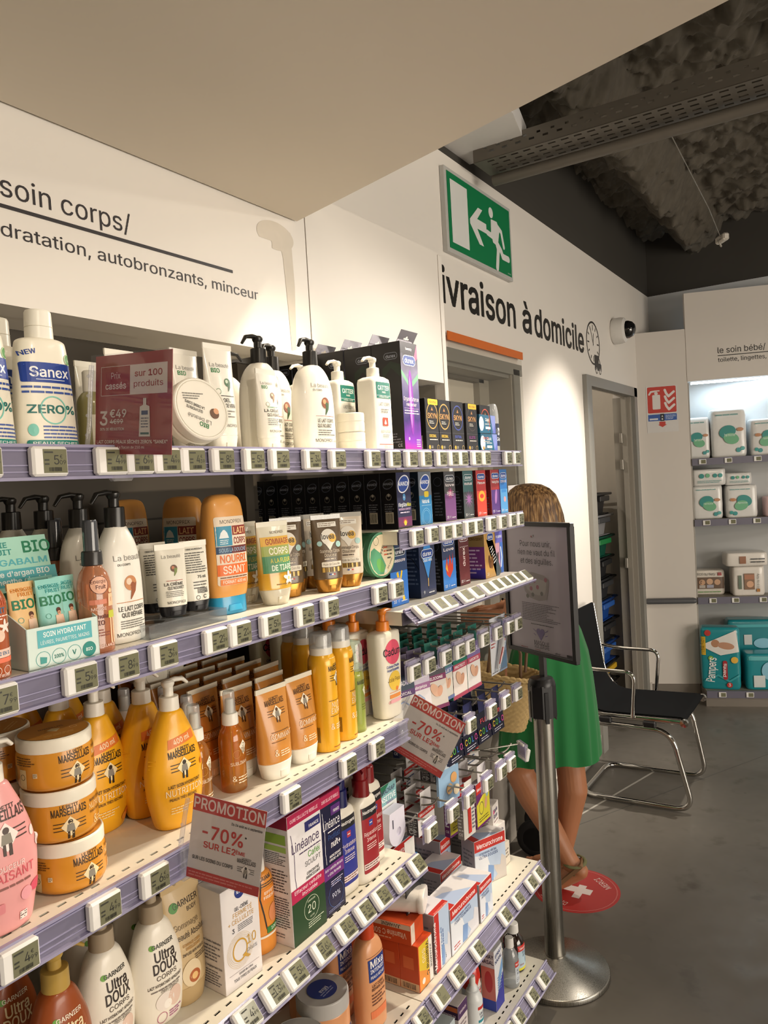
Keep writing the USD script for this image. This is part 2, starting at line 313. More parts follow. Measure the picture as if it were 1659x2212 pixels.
# ---------------------------------------------------------------- doors
steel = mat('a8a49c', .35, .6, var=.04); grey_frame = mat('8d8a84', .5, var=.03)
d1 = thing('door_1', None, None, kind='structure')
struct('door_frame', cat_([bx(2.6, 3.36, YW-.02, YW+.02, 2.075, 2.125), bx(3.26, 3.33, YW-.02, YW+.02, 0, 2.1), bx(2.655, 3.30, YW, YW+.13, 2.06, 2.075)]), grey_frame, parent=d1)
struct('door_jamb', cat_([bx(3.25, 3.26, YW-.01, YW+.14, 0, 2.075), bx(3.15, 3.25, YW+.10, YW+.14, 0, 2.075)]), mat('a39d93', .6), parent=d1)
struct('door_leaf', bx(2.5, 3.2, YW+.13, YW+.17, 0, 2.07), mat('d8d0c4', .6), parent=d1)
struct('door_shadow_strip', bx(2.655, 3.2, YW+.10, YW+.13, 2.045, 2.06), mat('6b655c', .6), parent=d1)  # dark strip stands in for the shadow line under the door head
d2 = thing('door_2', None, None, kind='structure')
struct('door_frame', cat_([bx(4.30, 4.39, YW-.025, YW+.02, 0, 2.17), bx(4.39, 5.40, YW-.025, YW+.02, 2.11, 2.17), bx(5.33, 5.40, YW-.025, YW+.02, 0, 2.17)]), mat('8b8983', .5, var=.03), parent=d2)
struct('door_jamb', cat_([bx(5.31, 5.33, YW, YW+.12, 0, 2.11), bx(5.29, 5.31, YW+.03, YW+.06, 0, 2.11), bx(4.35, 4.39, YW, YW+.12, 0, 2.11)]), mat('9c968c', .55), parent=d2)
for z in (1.80, 1.62, .95): struct('hinge', bx(5.268, 5.292, YW+.055, YW+.075, z, z+.07, .003), steel, parent=d2)
struct('wall_storeroom', cat_([bx(3.5, 6.6, 3.1, 3.2, 0, 3.0), bx(5.5, 5.6, YW+.12, 3.2, 0, 3.0), bx(3.6, 3.7, YW+.12, 3.2, 0, 3), bx(3.6, 5.6, YW+.12, 3.2, 2.9, 3)]), mat('cfc8bd', .7))
# orange tape and the clear plastic sheet hanging from it
whole('orange_tape', bx(2.62, 3.36, YW-.028, YW-.024, 2.150, 2.184), mat('d06a24', .45, var=.06), 'strip of orange tape above the counter door', 'tape')
whole('plastic_screen', bx(2.62, 3.345, YW-.0265, YW-.0255, 1.22, 2.152), clear('f6f6f4', .985, .06, 'sheet', .16), 'clear plastic sheet hanging in front of the counter door', 'screen')
t = thing('paper_notice', 'small white paper notice taped to the counter door screen', 'notice', (3.2, YW-.03, 1.47)); part(t, 'paper', bx(-.09, .09, 0, .0006, -.11, .11), mat('e9e7ea', .7)); decal(t, on_front(0), [Ll(-.07, .07, -.08, .09, 6, '8f8b95')])
# ---------------------------------------------------------------- emergency exit sign
t = thing('exit_sign', 'green emergency exit sign with running figure and left arrow', 'sign', (2.99, YW-.022, 2.66))
part(t, 'sign_plate', bx(-.317, .317, 0, .022, -.163, .163, .002), mat('b9b9b6', .4)); part(t, 'green_face', bx(-.300, .300, -.0015, 0, -.147, .147), mat('0d7a4a', .4))
w_ = 'dcdedc'
def limb(P, w): return shapely.LineString(P).buffer(w/2, 6)
man = shapely.union_all([Point(.098, .088).buffer(.0225, 8), Polygon([(.10, .055), (.155, .058), (.175, .03), (.152, -.035), (.112, -.03), (.098, .0)]).buffer(.006),
    limb([(.11, .045), (.10, -.01), (.053, -.006)], .024), limb([(.16, .045), (.20, .03), (.222, -.03)], .022), limb([(.14, -.02), (.16, -.055), (.142, -.135)], .030), limb([(.15, -.03), (.19, -.055), (.205, -.075), (.268, -.075)], .028)])
decal(t, on_front(-.0015), [Rr(-.276, -.128, -.122, .122, w_), Pp([(-.112, .01), (-.03, .075), (.012, .075), (-.042, .026), (.045, .026), (.045, -.014), (-.045, -.014), (.012, -.075), (-.03, -.075), (-.112, -.008)], w_), Pp(man, w_), T('ISO 7010', .27, -.14, .005, 'b9d6c6')], eps=.0006)
# dome camera on the wall
t = thing('dome_camera', 'white dome security camera on the wall beside the clock sticker', 'camera', (4.97, YW, 2.50))
part(t, 'housing', rot(lathe([(.002, 0), (.075, 0), (.082, .01), (.082, .05), (.076, .075), (.058, .086), (.002, .088)], 30), 90, [1, 0, 0]), mat('dcdad6', .4), 40)
part(t, 'dome', rot(lathe([(.056, .08), (.055, .10), (.045, .122), (.028, .136), (.001, .141)], 26), 90, [1, 0, 0]), mat('101114', .06, coat=1), 50)
# ---------------------------------------------------------------- services under the ceiling
t = thing('cable_tray', 'long perforated grey metal cable tray under the dark ceiling', 'cable tray', (2.90, 0, 2.90))
ty0, ty1 = -3.0, 1.3
holes = [sbox(y, -.010, y+.022, -.002) for y in np.arange(ty0+.03, ty1-.05, .055)]+[sbox(y+.03, .008, y+.045, .016) for y in np.arange(ty0+.03, ty1-.05, .055)]
web = prism(sbox(ty0, -.035, ty1, .035).difference(shapely.MultiPolygon(holes)), .003)
web.apply_transform(np.array([[0, 0, 1, 0], [1, 0, 0, 0], [0, 1, 0, 0], [0, 0, 0, 1.]]))
tm = mat('6f6a62', .5, .5, var=.08, scale=20)
part(t, 'side_rail', mv(web, x=-.06), tm); part(t, 'side_rail', mv(web, x=.10), tm)
bed = prism(sbox(ty0, -.06, ty1, .10).difference(shapely.MultiPolygon([sbox(y, a, y+.03, a+.012) for y in np.arange(ty0+.02, ty1-.05, .05) for a in (-.045, -.005, .035, .07)])), .002)
bed.apply_transform(np.array([[0, 1, 0, 0], [1, 0, 0, 0], [0, 0, 1, -.036], [0, 0, 0, 1.]])); part(t, 'tray_bed', bed, tm)
whole('conduit', tube([(2.985, -3, 2.835), (2.985, 1.28, 2.835)], .022, 12), mat('67625a', .55, .2), 'thin grey conduit pipe running along the underside of the cable tray', 'pipe', smooth=True)
whole('air_duct', cat_([mv(rot(lathe([(.10, 0), (.10, 4.2)], 24), 90, [1, 0, 0]), 2.60, 1.25, 3.14)]+[mv(rot(lathe([(.106, 0), (.106, .03)], 24), 90, [1, 0, 0]), 2.60, y, 3.14) for y in (.55, -.9)]), mat('4b463e', .65, var=.15, scale=12), 'dark painted round duct under the ceiling above the cable tray', 'duct', smooth=30)
whole('air_duct', bx(2.28, 2.42, -3, 1.3, 3.10, 3.24, .01), mat('4a453c', .7, var=.15, scale=12), 'dark square beam casing nearest the white soffit edge', 'duct')
t = thing('hanging_cable', 'thin steel wire with a grip hanging diagonally from the ceiling', 'cable', (0, 0, 0))
part(t, 'wire', tube([(3.03, .60, 2.86), (4.1, .64, 2.87), (4.60, .665, 2.855)], .0022, 6), mat('8a857c', .4, .5)); part(t, 'grip', mv(rot(bx(-.05, .05, -.018, .018, -.02, .02, .008), 35, [0, 0, 1]), 4.62, .66, 2.85), mat('c8c2b8', .35, .3))
part(t, 'ring', mv(rot(trimesh.creation.torus(.018, .005, 18, 8), 70, [1, 0, 0]), 4.60, .67, 2.822), mat('a8a39a', .4, .4), True)
# ================================================================ SHELVING
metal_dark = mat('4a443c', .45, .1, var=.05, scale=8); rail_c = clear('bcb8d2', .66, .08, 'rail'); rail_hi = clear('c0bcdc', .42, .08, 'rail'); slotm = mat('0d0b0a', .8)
fx = thing('shelving_unit', 'long metal wall shelving unit holding the toiletries and pharmacy goods', 'shelving')
X0, XM, X1 = -.15, 1.405, 2.105
part(fx, 'back_panel', cat_([bx(X0, XM, 1.318, 1.335, .1, 1.94), bx(XM+.02, X1+.09, 1.318, 1.335, .1, 1.94)]), metal_dark)
for z in (.62, .94, 1.26, 1.57): part(fx, 'panel_seam', bx(X0, X1, 1.315, 1.3185, z, z+.004), mat('242019', .7))
for x in (X0+.6, XM): part(fx, 'upright', bx(x-.015, x+.015, 1.28, 1.33, .1, 1.93, .002), metal_dark)
struct('trim_6', bx(2.19, 2.1965, YH+.03, 1.33, 1.70, 1.925), mat('8e897f', .6))
whole('shelving_plinth', bx(X0, X1-.02, .90, .93, 0, .13), mat('5b554c', .5), 'dark metal kick plinth under the bottom shelf', 'plinth')
whole('shelving_plinth', bx(X1-.018, X1, .90, 1.30, 0, .13), mat('5b554c', .5), 'dark end plate of the plinth by the stanchion', 'plinth')
YF = .872
def shelf(x0, x1, z, tilt, label, holes=True, yback=1.276, thick=.03):
    t = thing('shelf', label, 'shelf'); q = part(t, 'shelf_board', shelf_mesh(x0, x1, z, yback, holes), cream)
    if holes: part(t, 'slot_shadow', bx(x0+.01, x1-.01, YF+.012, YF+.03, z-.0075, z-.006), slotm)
    part(t, 'shelf_edge', bx(x0, x1, YF, YF+.002, z-thick, z-.002), mat('5a5560', .5, .2))
    part(t, 'side_lip', bx(x0, x0+.002, YF+.002, yback, z-thick, z-.002), cream); part(t, 'side_lip', bx(x1-.002, x1, YF+.002, yback, z-thick, z-.002), cream)
    rail(t, x0, x1, z, tilt)
def shelf_mesh(x0, x1, z, yb, holes):
    p = sbox(x0, YF, x1, yb)
    if holes: p = p.difference(shapely.MultiPolygon([sbox(x, YF+.017, x+.013, YF+.0215) for x in np.arange(x0+.02, x1-.02, .025)]))
    return prism(p, .002, z-.002)
def rail(t, x0, x1, z, tilt):
    """A lilac clear price rail; tilt turns its face up."""
    ms = [(bx(x0, x1, -.0025, -.001, -.042, 0), rail_c, 'price_rail'), (bx(x0, x1, -.007, -.001, -.003, .001), rail_hi, 'rail_lip'), (bx(x0, x1, -.009, -.001, -.044, -.040), rail_hi, 'rail_lip'),
          (bx(x0, x1, -.004, -.0026, -.008, -.006), rail_hi, 'rail_ridge'), (bx(x0, x1, -.004, -.0026, -.026, -.0245), rail_hi, 'rail_ridge'), (bx(x0, x1, -.004, -.0026, -.034, -.0325), rail_hi, 'rail_ridge')]
    q = None
    for m, mm, nm in ms:
        m = mv(rot(m, -tilt, [1, 0, 0]), y=YF-.001, z=z+(.001 if tilt else .002))
        q0 = part(q or t, nm, m, mm); q = q or q0
SHELVES = [(X0, XM, 1.69, 0, 'top shelf of the toiletries bay, left part, with a lilac price rail'), (XM+.003, X1+.01, 1.69, 0, 'top shelf of the pharmacy bay holding black cartons'), (X0, XM, 1.413, 0, 'second shelf of the toiletries bay, holding shower lotion and oils'), (XM+.01, X1, 1.515, 0, 'short shelf holding the upper row of condom cartons'),
           (XM+.01, X1, 1.338, 48, 'short shelf holding the lower row of condom cartons, price rail tilted up'), (X0, XM, 1.106, 0, 'third shelf holding yellow body milks and orange jars'), (X0, XM, .806, 40, 'fourth shelf holding white cartons and red-label lotions'), (X0, XM, .474, 40, 'lower shelf holding peach jars and body milks'),
           (XM+.003, X1, .474, 40, 'lower pharmacy shelf holding dressings and vitamin cartons'), (X0, X1+.01, .165, 40, 'bottom shelf near the floor holding dark medicine bottles')]
for x0, x1, z, tl, lb in SHELVES: shelf(x0, x1, z, tl, lb, holes=z < 1.2)
# tan bracket of the condom shelf
br = prism(Polygon([(.91, 1.30), (.93, 1.336), (1.30, 1.336), (1.30, 1.22), (1.1, 1.235), (.96, 1.262)]).buffer(.004).difference(shapely.union_all([Point(1.05, 1.295).buffer(.014), Point(.985, 1.295).buffer(.006)])), .003)
br.apply_transform(np.array([[0, 0, 1, XM+.012], [1, 0, 0, 0], [0, 1, 0, -.002], [0, 0, 0, 1.]])); whole('shelf_bracket', br, mat('b79a6c', .5), 'tan metal shelf bracket with round holes under the condom shelf', 'bracket')
# ================================================================ PRODUCT KITS (base at the origin, label facing -Y)
def pump(t, z, col, rc=.014, hc=.022, stem=.022, head=.030, turn=0., rough=.3, tip=-.004, w=.0065, skirt=None):
    m = mat(col, rough)
    part(t, 'collar', mv(lathe([(rc*.96, 0), (rc, .001), (skirt or rc*.96, hc-.001), ((skirt or rc*.96)*.9, hc)], 22), z=z), m, 40)
    part(t, 'pump_stem', mv(lathe([(rc*.5, 0), (rc*.5, stem)], 16), z=z+hc), m, 40)
    zt = z+hc+stem
    cap_ = lathe([(rc*.52, -.004), (rc*.66, 0), (rc*.66, .004), (rc*.45, .007)], 16)
    sp = tube([(-rc*.4, 0, .003), (head*.35, 0, .0055), (head*.75, 0, .003), (head, 0, tip)], np.array([(w, .004), (w*.95, .0042), (w*.75, .0035), (w*.5, .0025)]), 10)
    q = part(t, 'pump_head', mv(rot(cap_, turn, [0, 0, 1]), z=zt), m, 40); part(q, 'spout', mv(rot(sp, turn, [0, 0, 1]), z=zt), m, 50)
    return zt+.008
def bottle(name, label, cat, secs, col, items=(), n=2.3, smooth=26, seg=36, rough=.35, group=None, loc=(0, 0, 0), rotz=0., m=None, fine=.007, bname='bottle'):
    t = thing(name, label, cat, loc, (0, 0, rotz), group)
    b, S = loft(secs, n, seg, smooth)
    part(t, bname, b, m or mat(col, rough, coat=.15), 50)
    if items: decal(t, on_loft(S, n), list(items), fine=fine, eps=.0003)
    return t, S
def squeeze_tube(name, label, cat, w, d, h, hcap, col, capcol, items=(), loc=(0, 0, 0), rotz=0., tilt=0., group=None, capr=None, rough=.3, m=None, crimp=None, flip=True, capm=None):
    """A tube standing on its cap: round below, pressed flat at the top."""
    t = thing(name, label, cat, loc, (tilt, 0, rotz), group)
    r = capr or min(w, d*1.15)/2*.93
    part(t, 'cap', loft([(0, r*.97*1.08, r*.85), (.002, r*1.12, r*.9), (hcap-.001, w*.47, d*.5), (hcap, w*.46, d*.48)], 2.2, 30)[0], capm or mat(capcol, .3), 40)
    if flip: part(t, 'thumb_notch', mv(loft([(0, .009, .002), (hcap*.38, .009, .0025)], 2, 16)[0], y=-d*.485, z=hcap*.15), capm or mat(capcol, .25), 40)
    secs = [(hcap, w*.46, d*.49), (hcap+.004, w*.475, d*.5), (hcap+(h-hcap)*.35, w*.485, d*.44), (hcap+(h-hcap)*.7, w*.495, d*.24), (h-.010, w*.5, .0032), (h-.009, w*.5, .0014), (h, w*.5, .0012)]
    b, S = loft(secs, 2.2, 32, 0); S2 = np.array(secs)
    part(t, 'tube_body', b, m or mat(col, rough, coat=.2), 50)
    part(t, 'crimp', bx(-w*.5, w*.5, -.0016, .0016, h-.009, h), crimp or m or mat(col, rough))
    if items: decal(t, on_loft(S2, 2.2), list(items), fine=.006, eps=.0004)
    return t
def carton(name, label, cat, w, d, h, col, front=(), left=(), top=(), loc=(0, 0, 0), rotz=0., group=None, left_col=None, top_col=None, rough=.4, tilt=0., right=()):
    """A folding carton; its loc is the middle of the front bottom edge."""
    t = thing(name, label, cat, loc, (tilt, 0, rotz), group)
    part(t, 'carton', bx(-w/2, w/2, 0, d, 0, h, .0007), mat(col, rough))
    if left_col: part(t, 'side_panel', bx(-w/2-.0004, -w/2, .0005, d-.0005, .0005, h-.0005), mat(left_col, rough))
    if top_col: part(t, 'top_flap', bx(-w/2+.0003, w/2-.0003, .0004, d-.0004, h, h+.0006), mat(top_col, rough))
    if front: decal(t, on_front(0), list(front))
    if left: decal(t, on_left(-w/2-(.0004 if left_col else 0)), list(left))
    if right: decal(t, on_right(w/2), list(right))
    if top: decal(t, on_top(h+(.0006 if top_col else 0)), list(top))
    return t
def jar(name, label, cat, r, h, hlid, col, lidcol, items=(), lid=(), loc=(0, 0, 0), rot_=(0, 0, 0), group=None, round_=True, off=0., rlid=None, m=None):
    t = thing(name, label, cat, loc, rot_, group); rl = rlid or r
    hb = h-hlid
    pr_ = [(r*.8, 0), (r*.93, hb*.06), (r, hb*.3), (r, hb*.75), (r*.96, hb)] if round_ else [(r*.95, 0), (r, .003), (r, hb-.002), (r*.97, hb)]
    S = np.array([(z, a, a) for a, z in pr_]); 
    if round_: S = PchipInterpolator(S[:, 0], S[:, 1:], axis=0)(np.linspace(0, hb, 14)); S = np.column_stack([np.linspace(0, hb, 14), S])
    part(t, 'jar_body', loft(S, 2, 40)[0], m or mat(col, .3, coat=.2), 40)
    q = part(t, 'lid', mv(lathe([(rl*.985, 0), (rl, .0012), (rl, hlid-.003), (rl*.985, hlid-.0012), (rl*.95, hlid), (rl*.93, hlid-.0006)], 40), z=hb), mat(lidcol, .35), 40)
    if items: decal(t, on_round(S, off), list(items), fine=.006, eps=.0003)
    if lid: decal(t, on_top(h), list(lid))
    return t
# emblems built from plain shapes
def logo_petit(u, v, s, ink='3a2a14', paper='f0e2c0', z=0):
    """Two-line name over a diamond with a small seated child between ruled lines; s is the width."""
    it = [T('LE PETIT', u, v+s*.36, s*.085, ink), T('MARSEILLAIS', u, v+s*.16, s*.20, ink, w=s)]
    for k in range(3): it.append(Rr(u-s*.46, u+s*.46, v-s*(.06+.10*k), v-s*(.035+.10*k), ink, name='printed_emblem'))
    it += [Pp([(u-s*.26, v-s*.16), (u, v+s*.12), (u+s*.26, v-s*.16), (u, v-s*.46)], paper), Dd(u, v-s*.04, s*.07, ink), Pp([(u-s*.09, v-s*.10), (u+s*.09, v-s*.10), (u+s*.12, v-s*.30), (u-s*.12, v-s*.30)], '8a8478'),
           Rr(u-s*.09, u-s*.03, v-s*.52, v-s*.30, ink, name='printed_emblem'), Rr(u+s*.03, u+s*.10, v-s*.54, v-s*.30, ink, name='printed_emblem')]
    return it
def comma(u, v, s, c1, c2, c3='e9dcc8'):
    """The big comma with a photograph of nuts or leaves inside."""
    tail = Polygon([(u+s*.42, v), (u+s*.30, v-s*.5), (u-s*.05, v-s*.95), (u+s*.05, v-s*.4), (u, v-s*.3)]).buffer(s*.03)
    return [Dd(u, v, s*.45, c1), Pp(tail, c2), Dd(u-s*.12, v+s*.1, s*.2, c3), Dd(u+s*.14, v-s*.12, s*.17, c2)]
def oval_logo(u, v, w, h, s, ink='ffffff', fill='20489c', edge='dfe6ee', ta=0.):
    q = sbox(u-w/2+h/2, v-h/2, u+w/2-h/2, v+h/2).buffer(0); q = sbox(u-w/2+h*.46, v-.0001, u+w/2-h*.46, v+.0001).buffer(h*.5, 6)
    return [Pp(q, edge), Pp(q.buffer(-h*.08), fill), T(s, u, v-h*.24, h*.46, ink, w=w*.74, a=ta)]
def ell_logo(u, v, w, h, s, ink, ring, fill=None):
    it = [Pp(affinity.rotate(affinity.scale(Point(u, v).buffer(w/2, 12), 1, h/w), 25), ring)]
    it.append(Pp(affinity.rotate(affinity.scale(Point(u, v).buffer(w*.43, 12), 1, h/w), 25), fill))
    return it+[T(s, u, v-h*.10, h*.24, ink, w=w*.86)]
SEQ = ['first', 'second', 'third', 'fourth', 'fifth', 'sixth', 'seventh', 'eighth', 'ninth', 'tenth', 'eleventh', 'twelfth', 'thirteenth', 'fourteenth']
# ================================================================ ROW 1, the top shelf
Z1 = 1.6905
# tall cream bottles with a slanted cap
s_items = [Rr(-.036, .036, .086, .112, '1f3f94', .002), T('Sanex', 0, .0935, .0125, 'f2f4f6', w=.054), Rr(-.02, .02, .0895, .0903, 'f2f4f6'), T('NEW', -.026, .122, .006, '1f3f94', a=12), Dd(.030, .119, .0065, '5f9a58'), Oo(.030, .119, .0075, .0012, 'b9d8a8'),
    Ll(-.036, .036, .070, .083, 2, '3b56a0', 3), Oo(0, .050, .0185, .0016, '7fcdc0'), T('ZERO%', 0, .046, .0105, '1f6f6a', w=.066), Dd(-.028, .024, .006, '7cc9ba', .008), Ll(-.016, .04, .012, .031, 4, '4d63a8', 5), Rr(-.036, .04, .0005+.003, .0005+.0105, '2b8a80', .003), T('PEAUX SECHES', .002, .0052, .0035, 'f2f4f6', w=.064)]
def sanex(label, loc, rz=0):
    t, S = bottle('lotion_bottle', label, 'bottle', [(0, .040, .021), (.003, .0425, .023), (.05, .0405, .0225), (.10, .0375, .021), (.132, .0345, .020), (.141, .0325, .019), (.1445, .026, .0165), (.145, .019, .0155)], 'eee9d8', s_items, n=2.4, loc=loc, rotz=rz, group=None)
    part(t, 'cap', loft([(.1445, .0172, .0155), (.1455, .0178, .016), (.180, .0165, .0150), (.183, .0150, .0135)], 2.3, 28)[0], mat('ece9dd', .35), 40)
    part(t, 'cap_seam', loft([(.1605, .0177, .0159), (.1612, .0177, .0159)], 2.3, 28)[0], mat('c9c4b2', .5)); return t
sx = sanex('cream body lotion bottle with blue logo standing just left of the red price sign', (.626, .925, Z1), -3)
dup(sx, (.536, .922, Z1), (0, 0, 4), 'cream body lotion bottle with blue logo cut off by the photo edge, top shelf')
dup(sx, (.612, 1.0, Z1), (0, 0, 2), 'cream body lotion bottle seen in the gap behind the two front ones with blue logo')
dup(sx, (.560, 1.005, Z1), None, 'cream body lotion bottle whose cap alone shows behind the leftmost front one')
# behind the sign: an amber bottle and a white tube
t, S = bottle('oil_bottle', 'pale olive oil bottle half hidden behind the red price sign', 'bottle', [(0, .019, .019), (.003, .021, .021), (.07, .021, .021), (.085, .016, .016), (.09, .010, .010)], '8f8a58', [Rr(-.014, .014, .01, .055, 'd9d4b8'), Bc(-.008, .010, .012, .028)], n=2, loc=(.742, .98, Z1), rough=.2)
part(t, 'cap', mv(lathe([(.0105, 0), (.011, .001), (.011, .030), (.009, .032)]), z=.09), mat('d8d6cc', .35), 40)
squeeze_tube('cream_tube', 'white cream tube with grey slash half hidden behind the red price sign', 'tube', .052, .032, .150, .022, 'e9e6da', 'e6e3d8', [Pp([(-.02, .12), (.0, .12), (.022, .06), (.012, .05)], '55585c'), Ll(-.016, .012, .04, .06, 3, '777468')], loc=(.765, .94, Z1))
squeeze_tube('cream_tube', 'white cream tube farther back and left of the red price sign', 'tube', .050, .03, .152, .022, 'e4e1d5', 'e4e1d5', [Ll(-.016, .016, .05, .09, 4, '8c897c', 4)], loc=(.80, 1.06, Z1))
# white range with comma emblems
wt, gr = 'ece9df', '4c4a45'
def beauty(u, v, s, bio=None, sub='DU CORPS'):
    return [T('La beauté', u, v, s, '8e8b86', b=False, w=s*6.2)]+([T('BIO', u-s*1.6, v-s*1.45, s*1.05, bio)] if bio else [T(sub, u-s*1.3, v-s*.9, s*.42, '6a6762')])
gel_items = beauty(-.003, .142, .0068, '2e7a44')+comma(.008, .116, .016, '3f6b46', '2f5c3a', 'c8d6c2')+[Oo(-.014, .1, .005, .0008, '6a8a6a'), Rr(-.018, .020, .092, .0932, '2a2a28'), T('LE GEL', -.006, .082, .0062, gr), T("D'ALOE VERA", .001, .073, .0062, gr, w=.038), Ll(-.018, .018, .055, .069, 3, '7c7a74', 8), T('MONOPRIX', .003, .040, .0048, '4c4a45', b=False)]
squeeze_tube('cream_tube', 'tall white aloe gel tube with a green comma emblem right of the leaning jar', 'tube', .064, .040, .182, .026, wt, wt, gel_items, loc=(.965, .935, Z1), rotz=-3)
squeeze_tube('cream_tube', 'white gel tube with green comma behind the leaning jar and red sign', 'tube', .064, .040, .178, .026, wt, wt, gel_items, loc=(.94, .99, Z1), rotz=2)
cr_items = beauty(-.002, .118, .0052, '2e7a44')+comma(.006, .098, .013, '7a5a44', 'b07a50', 'd8c2a0')+[Oo(-.01, .082, .004, .0007, '8a8a7a'), Rr(-.012, .014, .0765, .0775, '2a6a3a'), T('LA CRÈME', -.001, .068, .0052, gr), T('QUI HYDRATE', .002, .0605, .0052, gr, w=.032), Ll(-.014, .016, .044, .057, 4, '7c7a74', 9), T('MONOPRIX', .003, .032, .0040, '4c4a45', b=False)]
squeeze_tube('cream_tube', 'small white moisturising cream tube leaning in front of the black pump lotions', 'tube', .050, .034, .146, .022, wt, wt, cr_items, loc=(1.062, .915, Z1), rotz=-2)
t, S = bottle('lotion_bottle', 'slim white body cream bottle with black pump between two white tubes', 'bottle', [(0, .028, .02), (.003, .030, .0215), (.11, .029, .021), (.124, .024, .018), (.128, .012, .012)], wt, [it for it in cr_items if 1], n=2.4, loc=(1.012, .995, Z1))
pump(t, .127, '1b1a19', .0085, .02, .016, .032, turn=0)
lot = beauty(-.004, .122, .0078)+comma(.004, .092, .024, '8a4a30', '3e5a38', 'c09a70')+[Rr(-.024, .030, .066, .0668, 'a0453c'), T('LE LAIT CORPS', .003, .0545, .0066, gr, w=.046), T('QUI NOURRIT', -.001, .0445, .0066, gr, w=.040), Ll(-.020, .03, .028, .041, 3, '6c6a64', 5), T('MONOPRIX', -.004, .0165, .0062, '4c4a45', b=False), T('400ml', .032, .0165, .004, '6c6a64', b=False)]
def lotion(label, loc, rz=0, turn=180, items=lot, col=wt, name='lotion_bottle', scale=1., group=None, pc='1b1a19'):
    t, S = bottle(name, label, 'bottle', [(0, .046*scale, .026*scale**.6), (.003, .050*scale, .029*scale**.6), (.06, .0515*scale, .0295*scale**.6), (.11, .049*scale, .0285*scale**.6), (.138, .042*scale, .026*scale**.6), (.158, .028*scale, .021*scale**.6), (.167, .014, .014)], col, items, n=2.25, loc=loc, rotz=rz, group=group)
    pump(t, .165, pc, .015, .030, .016, .040, turn=turn, tip=-.010); return t
la = lotion('largest white body milk with black pump and brown comma on the top shelf', (1.207, .922, Z1), -4, 190)
dup(la, (1.195, 1.01, Z1), (0, 0, 2), 'white black-pump body milk right behind the largest one, top shelf')
lb = lotion('white black-pump body milk behind the small cream tube on the top shelf', (1.105, .965, Z1), -2, 178, scale=.96)
dup(lb, (1.175, 1.12, Z1), (0, 0, 160), 'white body milk at the back whose black pump points right, top shelf')
# round tin lying against the tubes
t = jar('cream_jar', 'round white body cream jar standing on edge beside the red sign, print upside down', 'jar', .052, .040, .018, 'ebe7da', 'ece8dc', [Ll(-.02, .02, .004, .018, 3, '8c897c')], [Oo(0, 0, .047, .0008, 'c9c4b4'), T('La beauté', -.008, -.014, .007, '8e8b86', a=160, b=False), T('BIO', -.002, -.024, .007, '2e7a44', a=160), Pp(affinity.rotate(Point(.022, -.008).buffer(.0085, 8), 0), '6a4a34'), Dd(.026, -.004, .005, 'd8a07a'), T('LA CREME CORPS', -.012, .008, .0045, gr, a=160, w=.036), T('QUI HYDRATE', -.014, .001, .0045, gr, a=160, w=.03), Ll(-.032, .008, .014, .026, 3, '7c7a74', 4)], loc=(.872, .918, Z1+.053), rot_=(76, 0, -6))
# small white jars, two on top of each other
t = jar('cream_jar', 'small plain white jar at the bottom of the two-jar stack', 'jar', .029, .040, .018, 'ece8da', 'eae6d8', loc=(1.338, .925, Z1), round_=False)
dup(t, (1.338, .925, Z1+.0405), None, 'small plain white jar on top of the two-jar stack')
# square white bottles with green banner
ci = [Rr(-.026, .026, .115, .150, '2a7a6e'), T('CATTIER', 0, .133, .0095, 'f4f4f0', w=.042), T('PARIS', 0, .1265, .0035, 'f4f4f0'), Rr(-.026, .026, .1205, .1213, 'f4f4f0'), T('COSMETIQUES', 0, .1165, .0028, 'e4f0ea', w=.036), T('LAIT CORPS', 0, .099, .0068, '7a7a78', b=False, w=.040), Ll(-.014, .014, .083, .093, 2, '8a8a86'), Rr(-.010, .010, .055, .073, 'd6503f', .0015), Pp([(-.005, .060), (0, .070), (.005, .060), (0, .0575)], 'f0e0da'), T('BODY LOTION', 0, .040, .0055, '8a8a86', b=False, w=.036), Ll(-.012, .012, .029, .037, 2, '9a9a96'), Rr(-.026, .026, .014, .0155, 'c8564a'), Oo(.022, .022, .0045, .0008, '3a8a7e'), T('500 ml', .002, .006, .005, '8a8a86', b=False)]
t, S = bottle('lotion_bottle', 'square white body milk with teal banner and white pump, front of its row', 'bottle', [(0, .034, .024), (.002, .036, .026), (.12, .036, .026), (.15, .0355, .0255), (.158, .034, .024), (.163, .022, .019), (.1645, .0145, .0145)], 'eceae2', ci, n=5, smooth=0, seg=40, loc=(1.43, .922, Z1), rotz=-2)
pump(t, .164, 'ece9de', .0145, .020, .016, .038, turn=180, w=.0075)
dup(t, (1.405, 1.00, Z1), (0, 0, 0), 'square white body milk with white pump, second in its row behind the front one')
dup(t, (1.385, 1.085, Z1), (0, 0, 0), 'square white body milk with white pump, third and farthest in its row')
